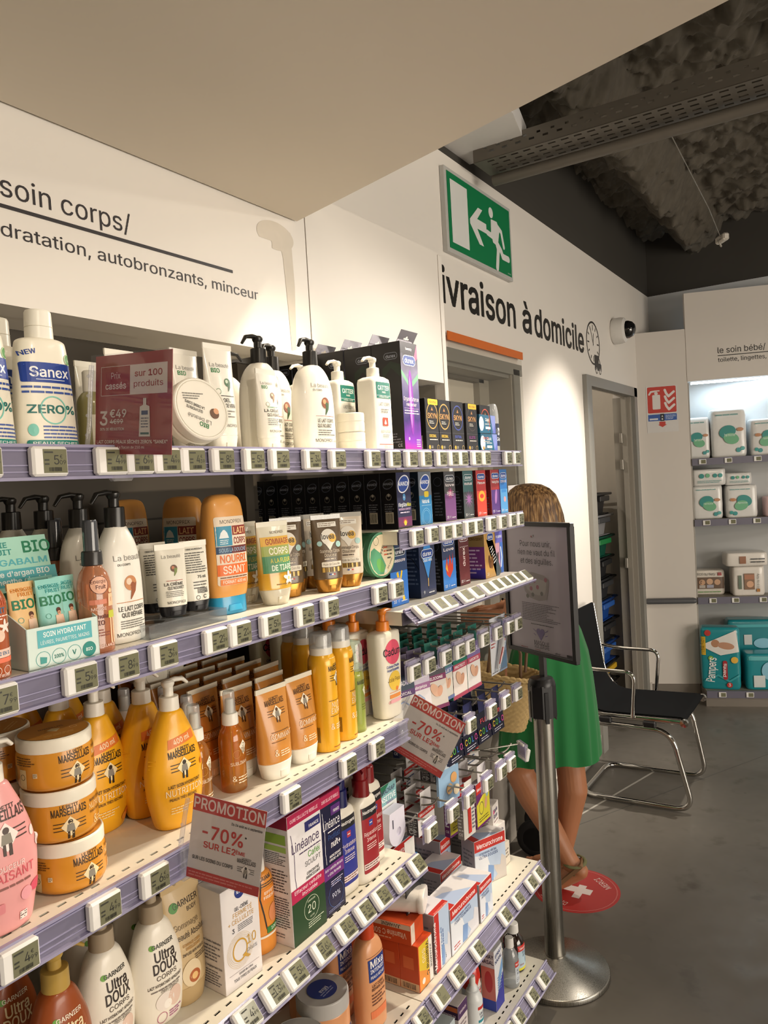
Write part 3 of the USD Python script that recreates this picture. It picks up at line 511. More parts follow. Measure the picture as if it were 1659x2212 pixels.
# tall violet cartons with hang tabs, five deep
dx_l = oval_logo(-.026, .222, .036, .016, 'durex', '9aa0b0', '14161c', '7a808e')+[Pp([(-.05, .17), (-.026, .195), (0, .17), (0, .2), (-.026, .21), (-.05, .195)], '16281c'), Ll(-.046, -.006, .02, .045, 4, '6a6a76', 2), T('CE', -.012, .012, .007, '9a9aa4')]
grad = usdkit.material(stage, '/World/Looks/violet_print', {'tc': ('texture_coordinate', {}), 's': ('separate_xyz', {}), 'n': ('noise_texture', {'scale': 25., 'detail': 4.}), 'mr': ('map_range', {'from_min': 0., 'from_max': .26, 'to_min': 0., 'to_max': 1.}), 'ad': ('math', {'math_type': 'multiply_add', 'value2': .25}),
    'r': ('rgb_ramp', {'ramp': [(.05, lin('c02f9a')), (.22, lin('8a3fc0')), (.42, lin('45377a')), (.65, lin('6a6692')), (.8, lin('8a88a8')), (1., lin('3c3c46'))]}), 'p': ('principled_bsdf', {'roughness': .3})},
    [('tc.object', 's.vector'), ('tc.object', 'n.vector'), ('s.z', 'mr.value'), ('n.fac', 'ad.value1'), ('mr.result', 'ad.value3'), ('ad.value', 'r.fac'), ('r.color', 'p.base_color')], 'p.BSDF')
wand = affinity.scale(Point(0, .115).buffer(.0105, 10), 1, 7.2).intersection(sbox(-.02, .025, .02, .2))
dfront = [('P', sbox(-.0385, .0005, .0385, .2535), grad, 'printed_panel', 0), Pp(Polygon([(-.0385, .19), (0, .158), (.0385, .185), (.0385, .172), (0, .145), (-.0385, .178)]), '6fa88a'), Pp(Polygon([(.012, .2), (.0385, .2535), (.0385, .22)]), 'b84a78')]+oval_logo(0, .212, .056, .024, 'durex', 'f2f4fa', '24408e', 'e8ecf4')+[T('lovesty', 0, .236, .006, 'd8d8e2'), Pp(wand, '8a2fb0'), Pp(affinity.translate(wand.buffer(-.006), -.002, 0), 'd08ad8'), T('Orgasm Intense', 0, .118, .0095, 'f0e8f4', b=False, w=.068), T('PURE FANTASY', 0, .106, .006, 'f0e8f4', w=.046), Rr(-.033, .033, .1, .1008, 'e0b8e8'), Ll(-.033, .033, .086, .098, 2, 'e6d8ee', 7), Dd(-.018, .03, .004, 'f0a0f0'), Ll(.015, .035, .01, .03, 4, 'f0d8f0', 8)]
dbox = carton('toy_box', 'tall violet and black carton with hang tab, nearest of its row of five', 'box', .078, .078, .254, '131215', dfront, [Rr(-.077, -.001, .001, .253, '141316')]+dx_l, loc=(1.562, .905, Z1), rough=.35)
tab = prism(sbox(-.037, 0, .037, .030).difference(shapely.union_all([sbox(-.012, .008, .012, .012), Point(0, .012).buffer(.005)])), .0008)
part(dbox, 'hang_tab', rot(mv(rot(tab, 90, [1, 0, 0]), z=.254, y=.010), 32, [1, 0, 0], (0, .01, .254)), mat('a9a6b0', .2, .5))
for k, nm in enumerate(SEQ[1:5]): dup(dbox, (1.562-.002*k, .905+.0785*(k+1), Z1), None, 'tall violet and black carton with hang tab, %s back in its row of five' % nm)
# black cartons with ovals
def skyn(label, loc, ring, word, wcol, flag=False, rz=0):
    f = [Pp(affinity.scale(Point(0, .088).buffer(.029, 12).difference(Point(0, .088).buffer(.0262, 12)), 1, 1.12), ring), T('SKYN', 0, .082, .0125, 'c8935a', w=.046), Pp([(-.006, .101), (0, .110), (.006, .101)], 'a8784a'), Ll(-.016, .016, .068, .077, 2, 'd8d2c8', 2), Rr(-.033, .033, .0475, .0483, '55555a'), T(word, -.002, .036, .0065, wcol, w=.036), Ll(-.018, .022, .027, .033, 1, 'c8c4be', 3), Dd(-.02, .0115, .005, 'c89a3a'), Oo(.024, .011, .0065, .0012, 'b8a060'), T('10', -.008, .009, .006, 'b0aca4')]
    if flag: f.append(Rr(-.02, .03, .115, .129, 'f0c02a', .003)); f.append(T('NOUVEAU', .005, .119, .0055, '6a4a10', w=.036))
    t = carton('condom_box', label, 'box', .067, .040, .130, '34353a', f, [Rr(-.0395, -.0005, .0005, .1295, '1c1b1c'), Bc(-.03, -.01, .008, .04, 'd8d4c8')], loc=loc, rough=.22, rotz=rz)
    return t
sk = [(1.705, 'c09a58', 'ORIGINAL', 'd8b84a', True, 'black carton with gold oval and yellow flag next to the violet cartons'), (1.768, 'c09a58', 'ORIGINAL', 'd8b84a', False, 'black carton with thin gold oval, second from the violet cartons'), (1.842, '3a4a9a', 'EXTRA', '4a5ab0', False, 'black carton with blue oval on the top shelf'), (1.925, '3a3438', 'ELITE', '8a3a8a', True, 'black carton with dark oval and yellow flag right of the blue oval one'), (2.012, 'c8503a', 'KING SIZE', 'c8503a', False, 'black carton with red oval on the top shelf')]
for x, rg, w, wc, fl_, lb_ in sk: skyn(lb_, (x-.045, .905, Z1), rg, w, wc, fl_)
def classic(label, loc):
    f = [Rr(-.054, .054, .001, .051, '1f6a8e'), Pp([(.02, .051), (.054, .051), (.054, .01), (.035, .002)], '8a9ae0'), Pp([(.03, .001), (.054, .03), (.054, .001)], '6a7ad0'), Dd(-.042, .026, .016, 'e8ecf6', .02), T('Classic', .0, .034, .0085, 'e8f0f6', w=.032), T('preservatives', .0, .024, .005, 'd8e6ee', w=.036), Rr(-.016, .018, .012, .019, 'f0f4f6')]
    return carton('condom_box', label, 'box', .108, .05, .052, '1a5a7c', f, loc=loc)
c_ = classic('flat teal carton with pale wave at the bottom of its stack of two, top shelf', (1.985, .905, Z1)); dup(c_, (1.98, .905, Z1+.0525), (0, 0, 1), 'flat teal carton with pale wave on top of its stack of two, top shelf')
def manix_side(h, d): return ell_logo(-d*.5, h*.80, d*.7, d*.5, 'MANIX', '9aa0b0', '5a6070', '121318')+[Oo(-d*.5, h*.57, d*.17, d*.025, '8a8478'), T('*', -d*.5, h*.53, d*.3, 'a8a296'), Ll(-d*.78, -d*.2, h*.30, h*.46, 4, '6a6c74', 3), Rr(-d*.75, -d*.25, h*.10, h*.30, 'b8b09c'), Bc(-d*.72, -d*.3, h*.12, h*.28)]
def manix(label, loc, front, h=.128, w=.062, d=.043, col='101116', lab=None, name='condom_box', group=None):
    return carton(name, label, 'box', w, d, h, col, front, manix_side(h, d), loc=loc, rough=.3, group=group)
mx = manix('black and green carton with round blue logo near the right end of the top shelf', (2.062, .975, Z1), [Rr(-.03, .03, .001, .127, '1c2a44')]+ell_logo(0, .098, .048, .034, 'MANIX', 'f0f2f8', 'e8ecf4', '2a4a9e')+[Dd(0, .068, .007, 'b8a04a'), Rr(-.03, .03, .001, .05, '2f7a4e'), T('Contact', 0, .042, .007, 'd8e04a', w=.044), Pp([(-.01, .002), (0, .026), (.006, .002)], '9ac86a'), Ll(-.022, .022, .027, .037, 2, 'e8f0e0')])
dup(mx, (2.06, 1.02, Z1), None, 'dark carton with faint oval logo just behind the green one, top shelf')
for i, (x, y, lab_) in enumerate([(2.082, .935, 'clear gel bottle with dark label at the right end of the top shelf'), (2.06, 1.10, 'clear gel bottle behind the black cartons at the end of the top shelf'), (2.03, 1.15, 'clear gel bottle farthest back by the end panel, top shelf')]):
    if i == 0:
        t, S = bottle('gel_bottle', lab_, 'bottle', [(0, .017, .015), (.002, .0185, .0165), (.10, .0185, .0165), (.135, .015, .013), (.143, .009, .009)], '000000', [Rr(-.016, .016, .02, .085, '23304c'), Dd(0, .062, .011, 'eef0f4'), T('Gel', 0, .035, .01, 'e8ecf4')], loc=(x, y, Z1), m=clear('f0f2f4', .55))
        part(t, 'cap', lathe([(.012, -.006), (.013, -.005), (.013, .001), (.012, .002)]), mat('e4e4e2', .4), 40); g0 = t
    else: dup(g0, (x, y, Z1), None, lab_)
# ================================================================ ROW 2
Z2 = 1.4135
rose = clear('efb48c', .70, .04, 'amber'); amber_d = clear('ecb24a', .80, .04, 'amber'); clr = clear('eef0f2', .93, .05, 'tray', .4); liquid_g = clear('d8e24a', .5, .04)
def mist(label, loc, m, rings_, items, cap='2b2a2b', cover='5a5f68', rz=0, h=.118, r=.022, group=None, name='spray_bottle', cov=.044, white_pump=False):
    t, S = bottle(name, label, 'bottle', [(0, r*.9, r*.85), (.004, r, r*.95), (h*.70, r, r*.95), (h*.86, r*.86, r*.82), (h*.95, r*.56, r*.56), (h, r*.5, r*.5)], 'ffffff', items, n=2.2, loc=loc, rotz=rz, group=group, m=m, smooth=22)
    part(t, 'collar', mv(lathe([(r*.60, 0), (r*.64, .001), (r*.62, .018), (r*.56, .020)], 24), z=h-.004), mat(cap, .3), 40)
    part(t, 'dip_tube', mv(lathe([(.0016, .006), (.0016, h)], 8), z=0), mat('d8d0c0', .5))
    q = part(t, 'spray_head', mv(lathe([(r*.32, 0), (r*.34, .001), (r*.34, cov*.55), (r*.28, cov*.6)], 16), z=h+.016), mat('eae6dc' if white_pump else '3a3c42', .4), 40)
    part(q, 'cover_cap', mv(lathe([(r*.48, 0), (r*.46, cov*.92), (r*.40, cov), (r*.02, cov)], 22), z=h+.014), clear('eef0f0' if white_pump else '60646c', .72 if white_pump else .5), 40)
    return t
ef = [Dd(-.004, .092, .0125, 'e9b59a'), Oo(-.004, .092, .0125, .0008, '5a3024'), T('Energie', -.005, .0945, .0052, '5a2a22', b=False, w=.02), T('Fruit', -.003, .087, .0052, '5a2a22', w=.014), Rr(-.018, .004, .066, .0725, 'd9856a', .001), T('MONOI', -.007, .058, .004, 'f0d0c0'), T('huile', -.002, .047, .0052, '5a2a22'), T('BIO', -.008, .038, .006, '5a2a22'), Ll(-.016, .006, .022, .033, 3, '8a4a38', 2),
      Dd(.011, .083, .0032, 'e8c49a'), Pp([(.007, .079), (.015, .079), (.0165, .062), (.006, .062)], 'eac8a0'), Rr(.006, .016, .068, .074, 'b0424a'), Pp([(.0055, .056), (.0165, .056), (.017, .046), (.005, .046)], 'c9cc4a'), Rr(.007, .0098, .012, .046, 'eac8a0', name='printed_emblem'), Rr(.0115, .0145, .012, .046, 'eac8a0', name='printed_emblem'), T('BRILLANCE', .0, .008, .0036, 'f0d0c0', w=.026)]
ma = mist('amber oil spray with grey cap right of the mint display box', (.666, .902, Z2), rose, None, ef, rz=-4, h=.122)
dup(ma, (.72, 1.06, Z2), (0, 0, 6), 'amber oil spray with grey cap farther back behind the mint display box')
dup(ma, (.79, 1.16, Z2), (0, 0, 0), 'amber oil spray deepest in the row behind the mint display box')
# cut bottle at the left edge
t, S = bottle('oil_bottle', 'orange oil bottle with white flowers cut off by the left edge, second shelf', 'bottle', [(0, .024, .022), (.004, .027, .025), (.085, .027, .025), (.104, .022, .021), (.116, .013, .013), (.12, .013, .013)], 'ffffff',
    [T('ENERGIE', 0, .088, .0066, 'b8502e', w=.04), T('FRUIT', .004, .079, .0062, '3a6a8e', w=.024), Ll(-.018, .02, .070, .077, 2, 'f0dcd0'), Pp(shapely.union_all([affinity.rotate(affinity.scale(Point(.014, .066).buffer(.004, 6), .5, 1.4), a, origin=(.014, .062)) for a in (0, 72, 144, 216, 288)]), 'f2e2d8'), Dd(.006, .052, .007, 'e8c8b4'), Dd(.0, .044, .005, '3a7a9a'), Rr(-.022, .024, .026, .036, 'e6c8b8'), T('DOUCHE 2 EN 1', 0, .029, .004, '3a6a8e', w=.036), Rr(-.022, .024, .02, .0255, 'e8785a'), Oo(.0, .011, .005, .0007, 'f0d8c8'), Oo(.013, .011, .005, .0007, 'f0d8c8'), T('PEAUX SECHES', .004, .0035, .003, 'f4e4d8', w=.024)], n=2.3, loc=(.508, .902, Z2), m=clear('d06a3a', .35, .05, 'amber'))
part(t, 'cap', mv(lathe([(.013, 0), (.014, .001), (.014, .028), (.012, .03)], 22), z=.118), mat('e8e2d8', .4), 40)
# mint display box with balm tubes
dx0 = thing('display_box', 'mint and white cardboard counter display for lip balm tubes', 'display box', (0.600, .880, 1.4135), (0, 0, -3))
mint, wcard = 'a9dccb', 'd6e8e2'
W_, Dp = .100, .115
part(dx0, 'box_front', bx(-W_/2, W_/2, 0, .0014, 0, .052), mat(wcard, .6)); part(dx0, 'box_back', bx(-W_/2, W_/2, Dp-.0014, Dp, 0, .10), mat(mint, .6)); part(dx0, 'box_floor', bx(-W_/2, W_/2, 0, Dp, 0, .0014), mat(wcard, .6))
for sx_, nm in ((-W_/2, 'box_side'), (W_/2-.0014, 'box_side')):
    q = prism([(0, 0), (Dp, 0), (Dp, .10), (Dp*.7, .085), (0, .052)], .0014); q.apply_transform(np.array([[0, 0, 1, 0], [1, 0, 0, 0], [0, 1, 0, 0], [0, 0, 0, 1.]])); part(dx0, nm, mv(q, x=sx_), mat(wcard, .6))
hdr_ = part(dx0, 'header_card', rot(bx(-W_/2, W_/2, Dp-.02, Dp-.0185, .085, .160), -14, [1, 0, 0], (0, Dp, .09)), mat(mint, .6))
hm = lambda u, v, e: trimesh.transformations.transform_points(np.column_stack([u, np.full_like(u, Dp-.02-e), v]), trimesh.transformations.rotation_matrix(math.radians(-14), [1, 0, 0], (0, Dp, .09)))
decal(hdr_, hm, [T('ENERGIE', -.030, .146, .0072, '2c8f86', w=.046), T('FRUIT', -.020, .136, .0072, '2c8f86', w=.036), Rr(-.05, -.042, .136, .143, '2c8f86'), T('BIO', .034, .137, .0155, '177a54', w=.040), T('MÉGABALM', 0, .121, .0082, '56b3bd', w=.092), Rr(-.052, .056, .092, .1155, '56b3bd'), T("huile d'argan BIO", .002, .106, .0072, 'eef6f4', w=.088), T('& menthe glaciale', .002, .0955, .0072, 'eef6f4', w=.088)])
decal(dx0, on_front(0), [Rr(-.036, .040, .026, .048, '56b3bd'), T('SOIN HYDRATANT', .002, .0385, .0062, 'f2f8f6', w=.06), T('LÈVRES, PAUMETTES, MAINS', .002, .0295, .0046, 'eaf4f2', b=False, w=.068)]+[x for i, u in enumerate((-.030, -.0085, .013, .0345)) for x in ([Dd(u, .0115, .0098, '1c8a80')] if i == 3 else [Oo(u, .0115, .0098, .0006, '3a9a94')])]+[T('100%', -.0085, .0095, .0045, '177a6c', w=.013), T('V', .013, .009, .006, '177a6c'), T('BIO', .0345, .0095, .004, 'e8f4f0'), Pp([(-.034, .006), (-.026, .006), (-.025, .013), (-.034, .015)], '3a9a94')])
def balm(loc, label, c1, c2, c3, tz):
    it = [T('ENERGIE', 0, .080, .0046, c2, w=.030), T('FRUIT', .004, .074, .0046, c2, w=.022), T('BIO', -.001, .058, .0115, '177a54', w=.030), Oo(-.009, .044, .0035, .0006, '5aa898'), Dd(.006, .050, .0035, '5a3428'), Dd(.006, .0465, .0028, 'd9a888'), Pp([(.0, .044), (.012, .044), (.0145, .03), (-.001, .03)], 'e8c8b0'), T('MÉGABALM', 0, .0255, .0042, c2, w=.032), Rr(-.0175, .0175, .004, .0235, c3), T('SOIN', -.006, .018, .0034, 'e8f0ec'), Ll(-.013, .013, .008, .016, 2, 'd8e8e4')]
    return squeeze_tube('balm_tube', label, 'tube', .037, .024, .092, .012, c1, c3, it, loc=loc, rotz=tz, tilt=-4)
bl = np.array((0.600, .880, 1.4135)); co, si = math.cos(math.radians(-3)), math.sin(math.radians(-3))
def inbox(u, v): return (bl[0]+u*co-v*si, bl[1]+u*si+v*co, bl[2]+.0155)
balm(inbox(-.030, .036), 'orange lip balm tube standing in the mint display box', 'e9c38a', 'd98a34', 'e0963c', 2)
b2 = balm(inbox(.004, .030), 'mint lip balm tube in the middle of the display box', '93d4cc', '3aa0a0', '2f9aa8', 0); dup(b2, inbox(.031, .044), (-4, 0, -2), 'mint lip balm tube at the right end of the display box')
dup(b2, inbox(.02, .075), (-4, 0, 2), 'mint lip balm tube in the back row of the display box')
# repairing body milk, black pumps
rep = [T('La beauté', .002, .118, .0078, '8e8b86', b=False, w=.05), T('DU CORPS', -.008, .1105, .003, '6a6762')]+comma(.0, .085, .024, 'c88a5c', '9a5a3a', 'e8d0b8')+[Rr(-.024, .026, .058, .0588, 'c07a3c'), T('LE LAIT CORPS', .001, .046, .0064, gr, w=.046), T('QUI RÉPARE', .001, .037, .0064, gr, w=.038), Ll(-.020, .026, .02, .033, 4, '6c6a64', 5), T('MONOPRIX', -.006, .010, .0052, '4c4a45', b=False), T('250ml', .026, .011, .004, '6c6a64', b=False)]
lr = lotion('white repairing body milk with orange comma right of the amber spray, second shelf', (.728, .928, Z2), 3, 180, rep, scale=.70)
for k, (x, y) in enumerate([(.735, 1.02), (.73, 1.10), (.725, 1.18)]): dup(lr, (x, y, Z2), (0, 0, k), 'white repairing body milk, %s behind the front one with orange comma' % SEQ[k])
# clear tray with three little tubes
t = thing('clear_tray', 'clear plastic tray holding three upside-down cream tubes', 'tray', (.823, .935, Z2), (0, 0, 2))
part(t, 'tray_base', bx(-.082, .082, -.045, .09, 0, .0015), clr); part(t, 'tray_rim', cat_([bx(-.082, .082, -.045, -.0435, 0, .020), bx(-.082, -.0805, -.045, .09, 0, .02), bx(.0805, .082, -.045, .09, 0, .02)]), clr); part(t, 'tray_top', prism(sbox(-.082, -.045, .082, .09).difference(shapely.union_all([Point(-.052+.052*i, y).buffer(.020, 8) for i in range(3) for y in (-.018, .045)])), .0012, .0188), clr)
bk = [T('CREME NOURRISSANTE', 0, .097, .0026, '3a3a38', w=.03), Ll(-.018, .018, .060, .094, 9, '55534e', 3), T('75 ml', .006, .052, .0042, '3a3a38'), Ll(-.01, .018, .034, .048, 3, '66645e', 5), Rr(-.004, .014, .028, .036, '2a2a28'), Ll(-.004, .014, .0285, .0355, 3, 'd8d4c8'), T('C', .008, .019, .006, '4a4a48'), Oo(-.004, .021, .0035, .0007, '4a4a48')]
fr_ = [T('La beauté', 0, .090, .0052, '8e8b86', b=False, w=.03)]+comma(.002, .074, .012, '6a4a38', '7a8a4a', 'c07a5a')+[Rr(-.012, .014, .055, .0558, 'b05a4c'), T('LA CRÈME', -.001, .048, .0044, gr), T('QUI NOURRIT', .002, .042, .0044, gr, w=.026), Ll(-.014, .014, .03, .04, 4, '7c7a74', 9), T('MONOPRIX', .002, .02, .004, '4c4a45', b=False)]
s_ = dict(w=.048, d=.032, h=.112, hcap=.016, col='e6e2d4', capcol='17161a')
squeeze_tube('cream_tube', 'small white tube with comma emblem, middle of the clear tray', 'tube', items=fr_, loc=(.823, .925, Z2+.0205), rotz=-22, **s_)
tb = squeeze_tube('cream_tube', 'small white tube showing its printed back, right end of the clear tray', 'tube', items=bk, loc=(.876, .93, Z2+.0205), rotz=-14, **s_)
dup(tb, (.778, .975, Z2+.0205), (0, 0, -10), 'small white tube with printed back standing at the left of the clear tray'); dup(tb, (.84, .985, Z2+.0205), (0, 0, -10), 'small white tube with printed back behind the middle one of the clear tray')
# orange shower lotion with blue cap
oi = [Rr(-.032, .032, .050, .166, 'e9d9c4', .004), T('MONOPRIX', 0, .1545, .0062, '4a3a30', b=False, w=.045), Rr(-.032, -.0015, .117, .150, '2f8fb0'), Rr(-.0005, .032, .134, .150, '8a2a1c'), T('LAIT', .0155, .1365, .0105, 'efc48a', w=.026), T('CORPS', .0155, .1195, .0105, '8a2a1c', w=.028), Pp([(-.026, .13), (-.008, .13), (-.011, .139), (-.0155, .144), (-.0185, .144), (-.023, .139)], 'e8eef0'), Ll(-.025, -.009, .119, .128, 3, 'e8eef0'), Rr(-.032, .032, .1035, .116, '27466a'), Rr(-.004, .032, .1035, .116, '6a2420'), T('SOUS LA DOUCHE', 0, .1065, .0062, '8fb0c8', w=.056), T('NOURRI', 0, .0885, .0125, 'e8702a', w=.054), Rr(-.032, .032, .0665, .0855, 'e8702a'), T('SSANT', 0, .070, .0125, 'f0e2d0', w=.046), Ll(-.028, .028, .061, .0655, 1, '7a4a2a'), Rr(-.028, .028, .0505, .0605, 'e8803a'), T('FORMAT 400 ml', 0, .053, .0055, 'f0e2d0', w=.048)]
def shower(label, loc, rz):
    t, S = bottle('shower_lotion', label, 'bottle', [(.030, .036, .021), (.045, .039, .0245), (.08, .041, .026), (.13, .0405, .0255), (.165, .0385, .024), (.188, .0355, .021), (.199, .030, .016), (.2035, .018, .009), (.2045, .004, .002)], 'e2a052', oi, n=2.6, smooth=30, loc=loc, rotz=rz)
    part(t, 'cap', loft([(0, .033, .021), (.002, .0345, .0225), (.026, .0345, .021), (.032, .0352, .0205)], 2.6, 32)[0], mat('2f9ac8', .3, coat=.2), 40); part(t, 'cap_lip', mv(rot(loft([(0, .015, .003), (.010, .013, .003)], 2, 18)[0], -10, [1, 0, 0]), y=-.0225, z=.006), mat('3aa6d4', .3), 40); return t
so = shower('orange shower lotion bottle with blue cap standing upright at the shelf edge', (.962, .945, Z2), -8)
dup(so, (1.0, 1.08, Z2), (0, 0, -68), 'orange shower lotion turned sideways behind the small tubes')
dup(so, (.985, 1.22, Z2), (0, 0, -14), 'orange shower lotion in shadow at the back of the second shelf')
t, S = bottle('oil_bottle', 'dark brown oil bottle glimpsed behind the orange shower lotion', 'bottle', [(0, .02, .02), (.003, .022, .022), (.10, .022, .022), (.125, .012, .012), (.135, .011, .011)], '3a2414', [Rr(-.016, .016, .03, .085, 'c8a84a'), Rr(-.016, .016, .05, .06, '6a8a3a')], n=2, loc=(1.01, .985, Z2), rough=.15)
part(t, 'cap', mv(lathe([(.012, 0), (.0125, .001), (.0125, .025), (.011, .027)]), z=.133), mat('2a1c12', .3), 40)
# tiare scrub tubes
ti_m = usdkit.material(stage, '/World/Looks/tiare_gel', {'tc': ('texture_coordinate', {}), 's': ('separate_xyz', {}), 'r': ('rgb_ramp', {'ramp': [(0, lin('e2d2a0')), (.2, lin('d9a83c')), (.36, lin('c8982c')), (.55, lin('c9c07a')), (.8, lin('ddd8c2'))]}), 'm': ('map_range', {'from_min': 0., 'from_max': .15, 'to_min': 0., 'to_max': 1.}), 'p': ('principled_bsdf', {'roughness': .22, 'coat_weight': .4})}, [('tc.object', 's.vector'), ('s.z', 'm.value'), ('m.result', 'r.fac'), ('r.color', 'p.base_color')], 'p.BSDF')
gi = [T('MONOPRIX', .006, .128, .0048, '6a5a4a', b=False, w=.03), Rr(-.031, .0315, .106, .1265-.004, 'd9a83c', name='printed_panel'), T('GOMMAGE', .004, .109, .0098, '9a3420', w=.052), Rr(-.031, .0315, .088, .106, '9aa858'), T('CORPS', .004, .091, .0115, 'f0ead8', w=.044), Rr(-.031, .0315, .058, .088, '4f8a62'), T('A LA FLEUR', .005, .076, .0075, 'cfc04a', w=.046), T('DE TIARÉ', .006, .062, .0095, 'e8ecd8', w=.046), Pp(shapely.union_all([affinity.rotate(affinity.scale(Point(.019, .052).buffer(.0065, 6), .55, 1.2), a, origin=(.019, .046)) for a in (0, 72, 144, 216, 288)]), 'f6f2e4'), Dd(.019, .046, .0025, 'e8b83a'), Ll(-.01, .026, .034, .039, 1, '8a6a2a')]
sc_ = dict(w=.070, d=.040, h=.150, hcap=.028, col='d8c88a', capcol='e4dec8', m=ti_m, capm=clear('ece6d2', .35), crimp=mat('e6e2d0', .3))
g1 = squeeze_tube('scrub_tube', 'yellow and green tiare body scrub tube, front one beside the shower lotion', 'tube', items=gi, loc=(1.062, .922, Z2), rotz=-12, **sc_)
dup(g1, (1.058, .995, Z2), (0, 0, -10), 'yellow and green tiare body scrub tube half hidden behind the front one'); dup(g1, (1.07, 1.075, Z2), None, 'yellow and green tiare body scrub tube deepest in its row')
# scrub tubes with golden caps
def love(label, loc, bodycol, rz, tone):
    it = [Rr(-.020, .020, .128, .1375, 'e8e4da'), Ll(-.018, .018, .129, .1365, 2, '8a7a68', 3), Pp(Point(0, .108).buffer(.016, 10).union(Polygon([(-.012, .1), (.012, .1), (0, .082)])), 'e9e4d8'), Dd(.008, .106, .0085, 'e0b24a'), T('lovea', -.001, .1045, .0098, '2a2420', w=.027), Dd(.020, .093, .006, '9fc4c0'), Dd(-.020, .096, .005, '9fc4c0'), T('Gommage Corps', 0, .078, .0062, tone, b=False, w=.042), T('Douceur', 0, .070, .0062, tone, b=False, w=.026), Ll(-.014, .016, .063, .068, 1, tone, 6), Rr(-.020, .023, .050, .060, 'ddd6c6', .002), T('Huile de Coco Bio', .001, .053, .0045, '5a4a3a', b=False, w=.036)]
    g = random.Random(4); u = -.020
    while u < .022:
        wv = g.uniform(.001, .004); it.append(Rr(u, u+wv, .040, .049, g.choice(['8a6a20', 'e6cc7a', '5a4414', 'c8a04a']))); u += wv
    it += [Rr(-.006, -.002, .034, .0365, '2a4a9a'), Rr(-.002, .002, .034, .0365, 'e8e8e8'), Rr(.002, .006, .034, .0365, 'c03a30')]
    return squeeze_tube('scrub_tube', label, 'tube', .064, .038, .152, .026, bodycol, 'a8742c', it, loc=loc, rotz=rz, capm=mat('b07c34', .25, .75, var=.05), crimp=clear('dfe0dc', .45))
lv1 = love('brown scrub tube with gold cap leaning at the front of the second shelf', (1.215, .915, Z2), '5c4a34', -28, 'd8ccb8')
lv2 = love('cream scrub tube with gold cap, largest beside the green aloe tub', (1.29, .918, Z2), 'd3c6b2', -44, '4a3a2e')
dup(lv1, (1.14, .955, Z2), (0, 0, -30), 'brown scrub tube with gold cap just right of the tiare tubes'); dup(lv1, (1.195, .985, Z2), (0, 0, -10), 'brown scrub tube with gold cap behind the leaning front one'); dup(lv2, (1.262, .985, Z2), (0, 0, -12), 'cream scrub tube with gold cap peeping out between the two front ones')
t, S = bottle('oil_bottle', 'dark bottle with bronze cap lying at the back of the second shelf', 'bottle', [(0, .024, .024), (.003, .026, .026), (.10, .026, .026), (.115, .022, .022)], '241a12', n=2, loc=(1.20, 1.27, Z2+.03), rotz=-60)
UsdGeom.Xform(t).GetOrderedXformOps()[1].Set(Gf.Vec3f(90, 0, -42)); part(t, 'cap', mv(lathe([(.022, 0), (.0235, .001), (.0235, .028), (.021, .030), (.001, .0285)], 26), z=.114), mat('6a4a24', .3, .6), 40)
# green aloe tub lying on its side, its lid to the front
al = clear('3f8a5c', .25, .08, 'aloe')
t = thing('aloe_tub', 'round green aloe gel tub lying on its side, lid facing the aisle', 'jar', (1.415, .985, Z2+.0503), (90, 0, -4))
part(t, 'tub', lathe([(.044, -.012), (.049, -.01), (.050, .0), (.050, .058), (.048, .060)], 40), al, 40); part(t, 'lid', mv(lathe([(.050, 0), (.0502, .001), (.0502, .012), (.047, .0135), (.001, .0132)], 44), z=.060), mat('4a8a66', .3, coat=.3), 40)
decal(t, on_top(.0735), [Dd(0, 0, .0455, 'e6d9b8'), Pp(Polygon([(-.044, -.006), (-.040, .012), (-.028, .018), (-.005, .004), (.012, -.024), (.002, -.042), (-.018, -.041), (-.034, -.028)]), '5aa27c'), Pp(affinity.rotate(affinity.scale(Point(-.008, -.022).buffer(.014, 10), .8, 1.25), 35), '6cb05e'), Dd(.010, -.036, .0045, 'dfeade'), Oo(-.020, .032, .0095, .0008, '4a4a3a'), T('99%', .004, .010, .0075, '3a3a34', a=58), Ll(.006, .026, -.004, .02, 3, 'd06a4a', 2), Ll(.018, .036, -.012, .012, 3, '5a5a4c', 4), T('the saem', .028, -.022, .0048, '4a4a40', b=False, a=52)])
# ---------------------------------------------------------------- black cartons, ten deep, and their neighbours (condom shelf, upper)
Z2c = 1.5155
kf = [Rr(-.0305, .0305, .0005, .1275, '23264e')]+ell_logo(0, .101, .054, .038, 'MANIX', 'f0f2f8', 'eceef6', '2a4a9e')+[Dd(0, .071, .006, '4a90c8', .008), T('XL', 0, .069, .004, 'e8f0f8'), T('KingSize', -.008, .050, .008, 'e8ecf4', w=.036), T('Max', .020, .050, .008, 'd8d84a', w=.018), T('MAXIMUM COMFORT', 0, .0415, .0045, 'd8b8e0', w=.052), Ll(-.02, .02, .033, .039, 1, 'e6d8ee'), Rr(-.0305, .0305, .0005, .026, '6a2a5c'), Pp(shapely.union_all([affinity.rotate(Polygon([(-.002, .009), (.002, .009), (0, .024)]), a, origin=(0, .012)) for a in range(-80, 81, 20)]), 'e86a3a'), Dd(0, .012, .006, 'f0c83a'), Rr(-.0305, .0305, .0005, .004, '2a1a2c')]
k0 = manix('dark blue king size carton with round blue logo, front of its row', (1.505, .905, Z2c), kf)
for k in range(9): dup(k0, (1.505, .905+.0435*(k+1), Z2c), None, 'black carton, %s behind the king size one, its barcode side in view' % SEQ[k])
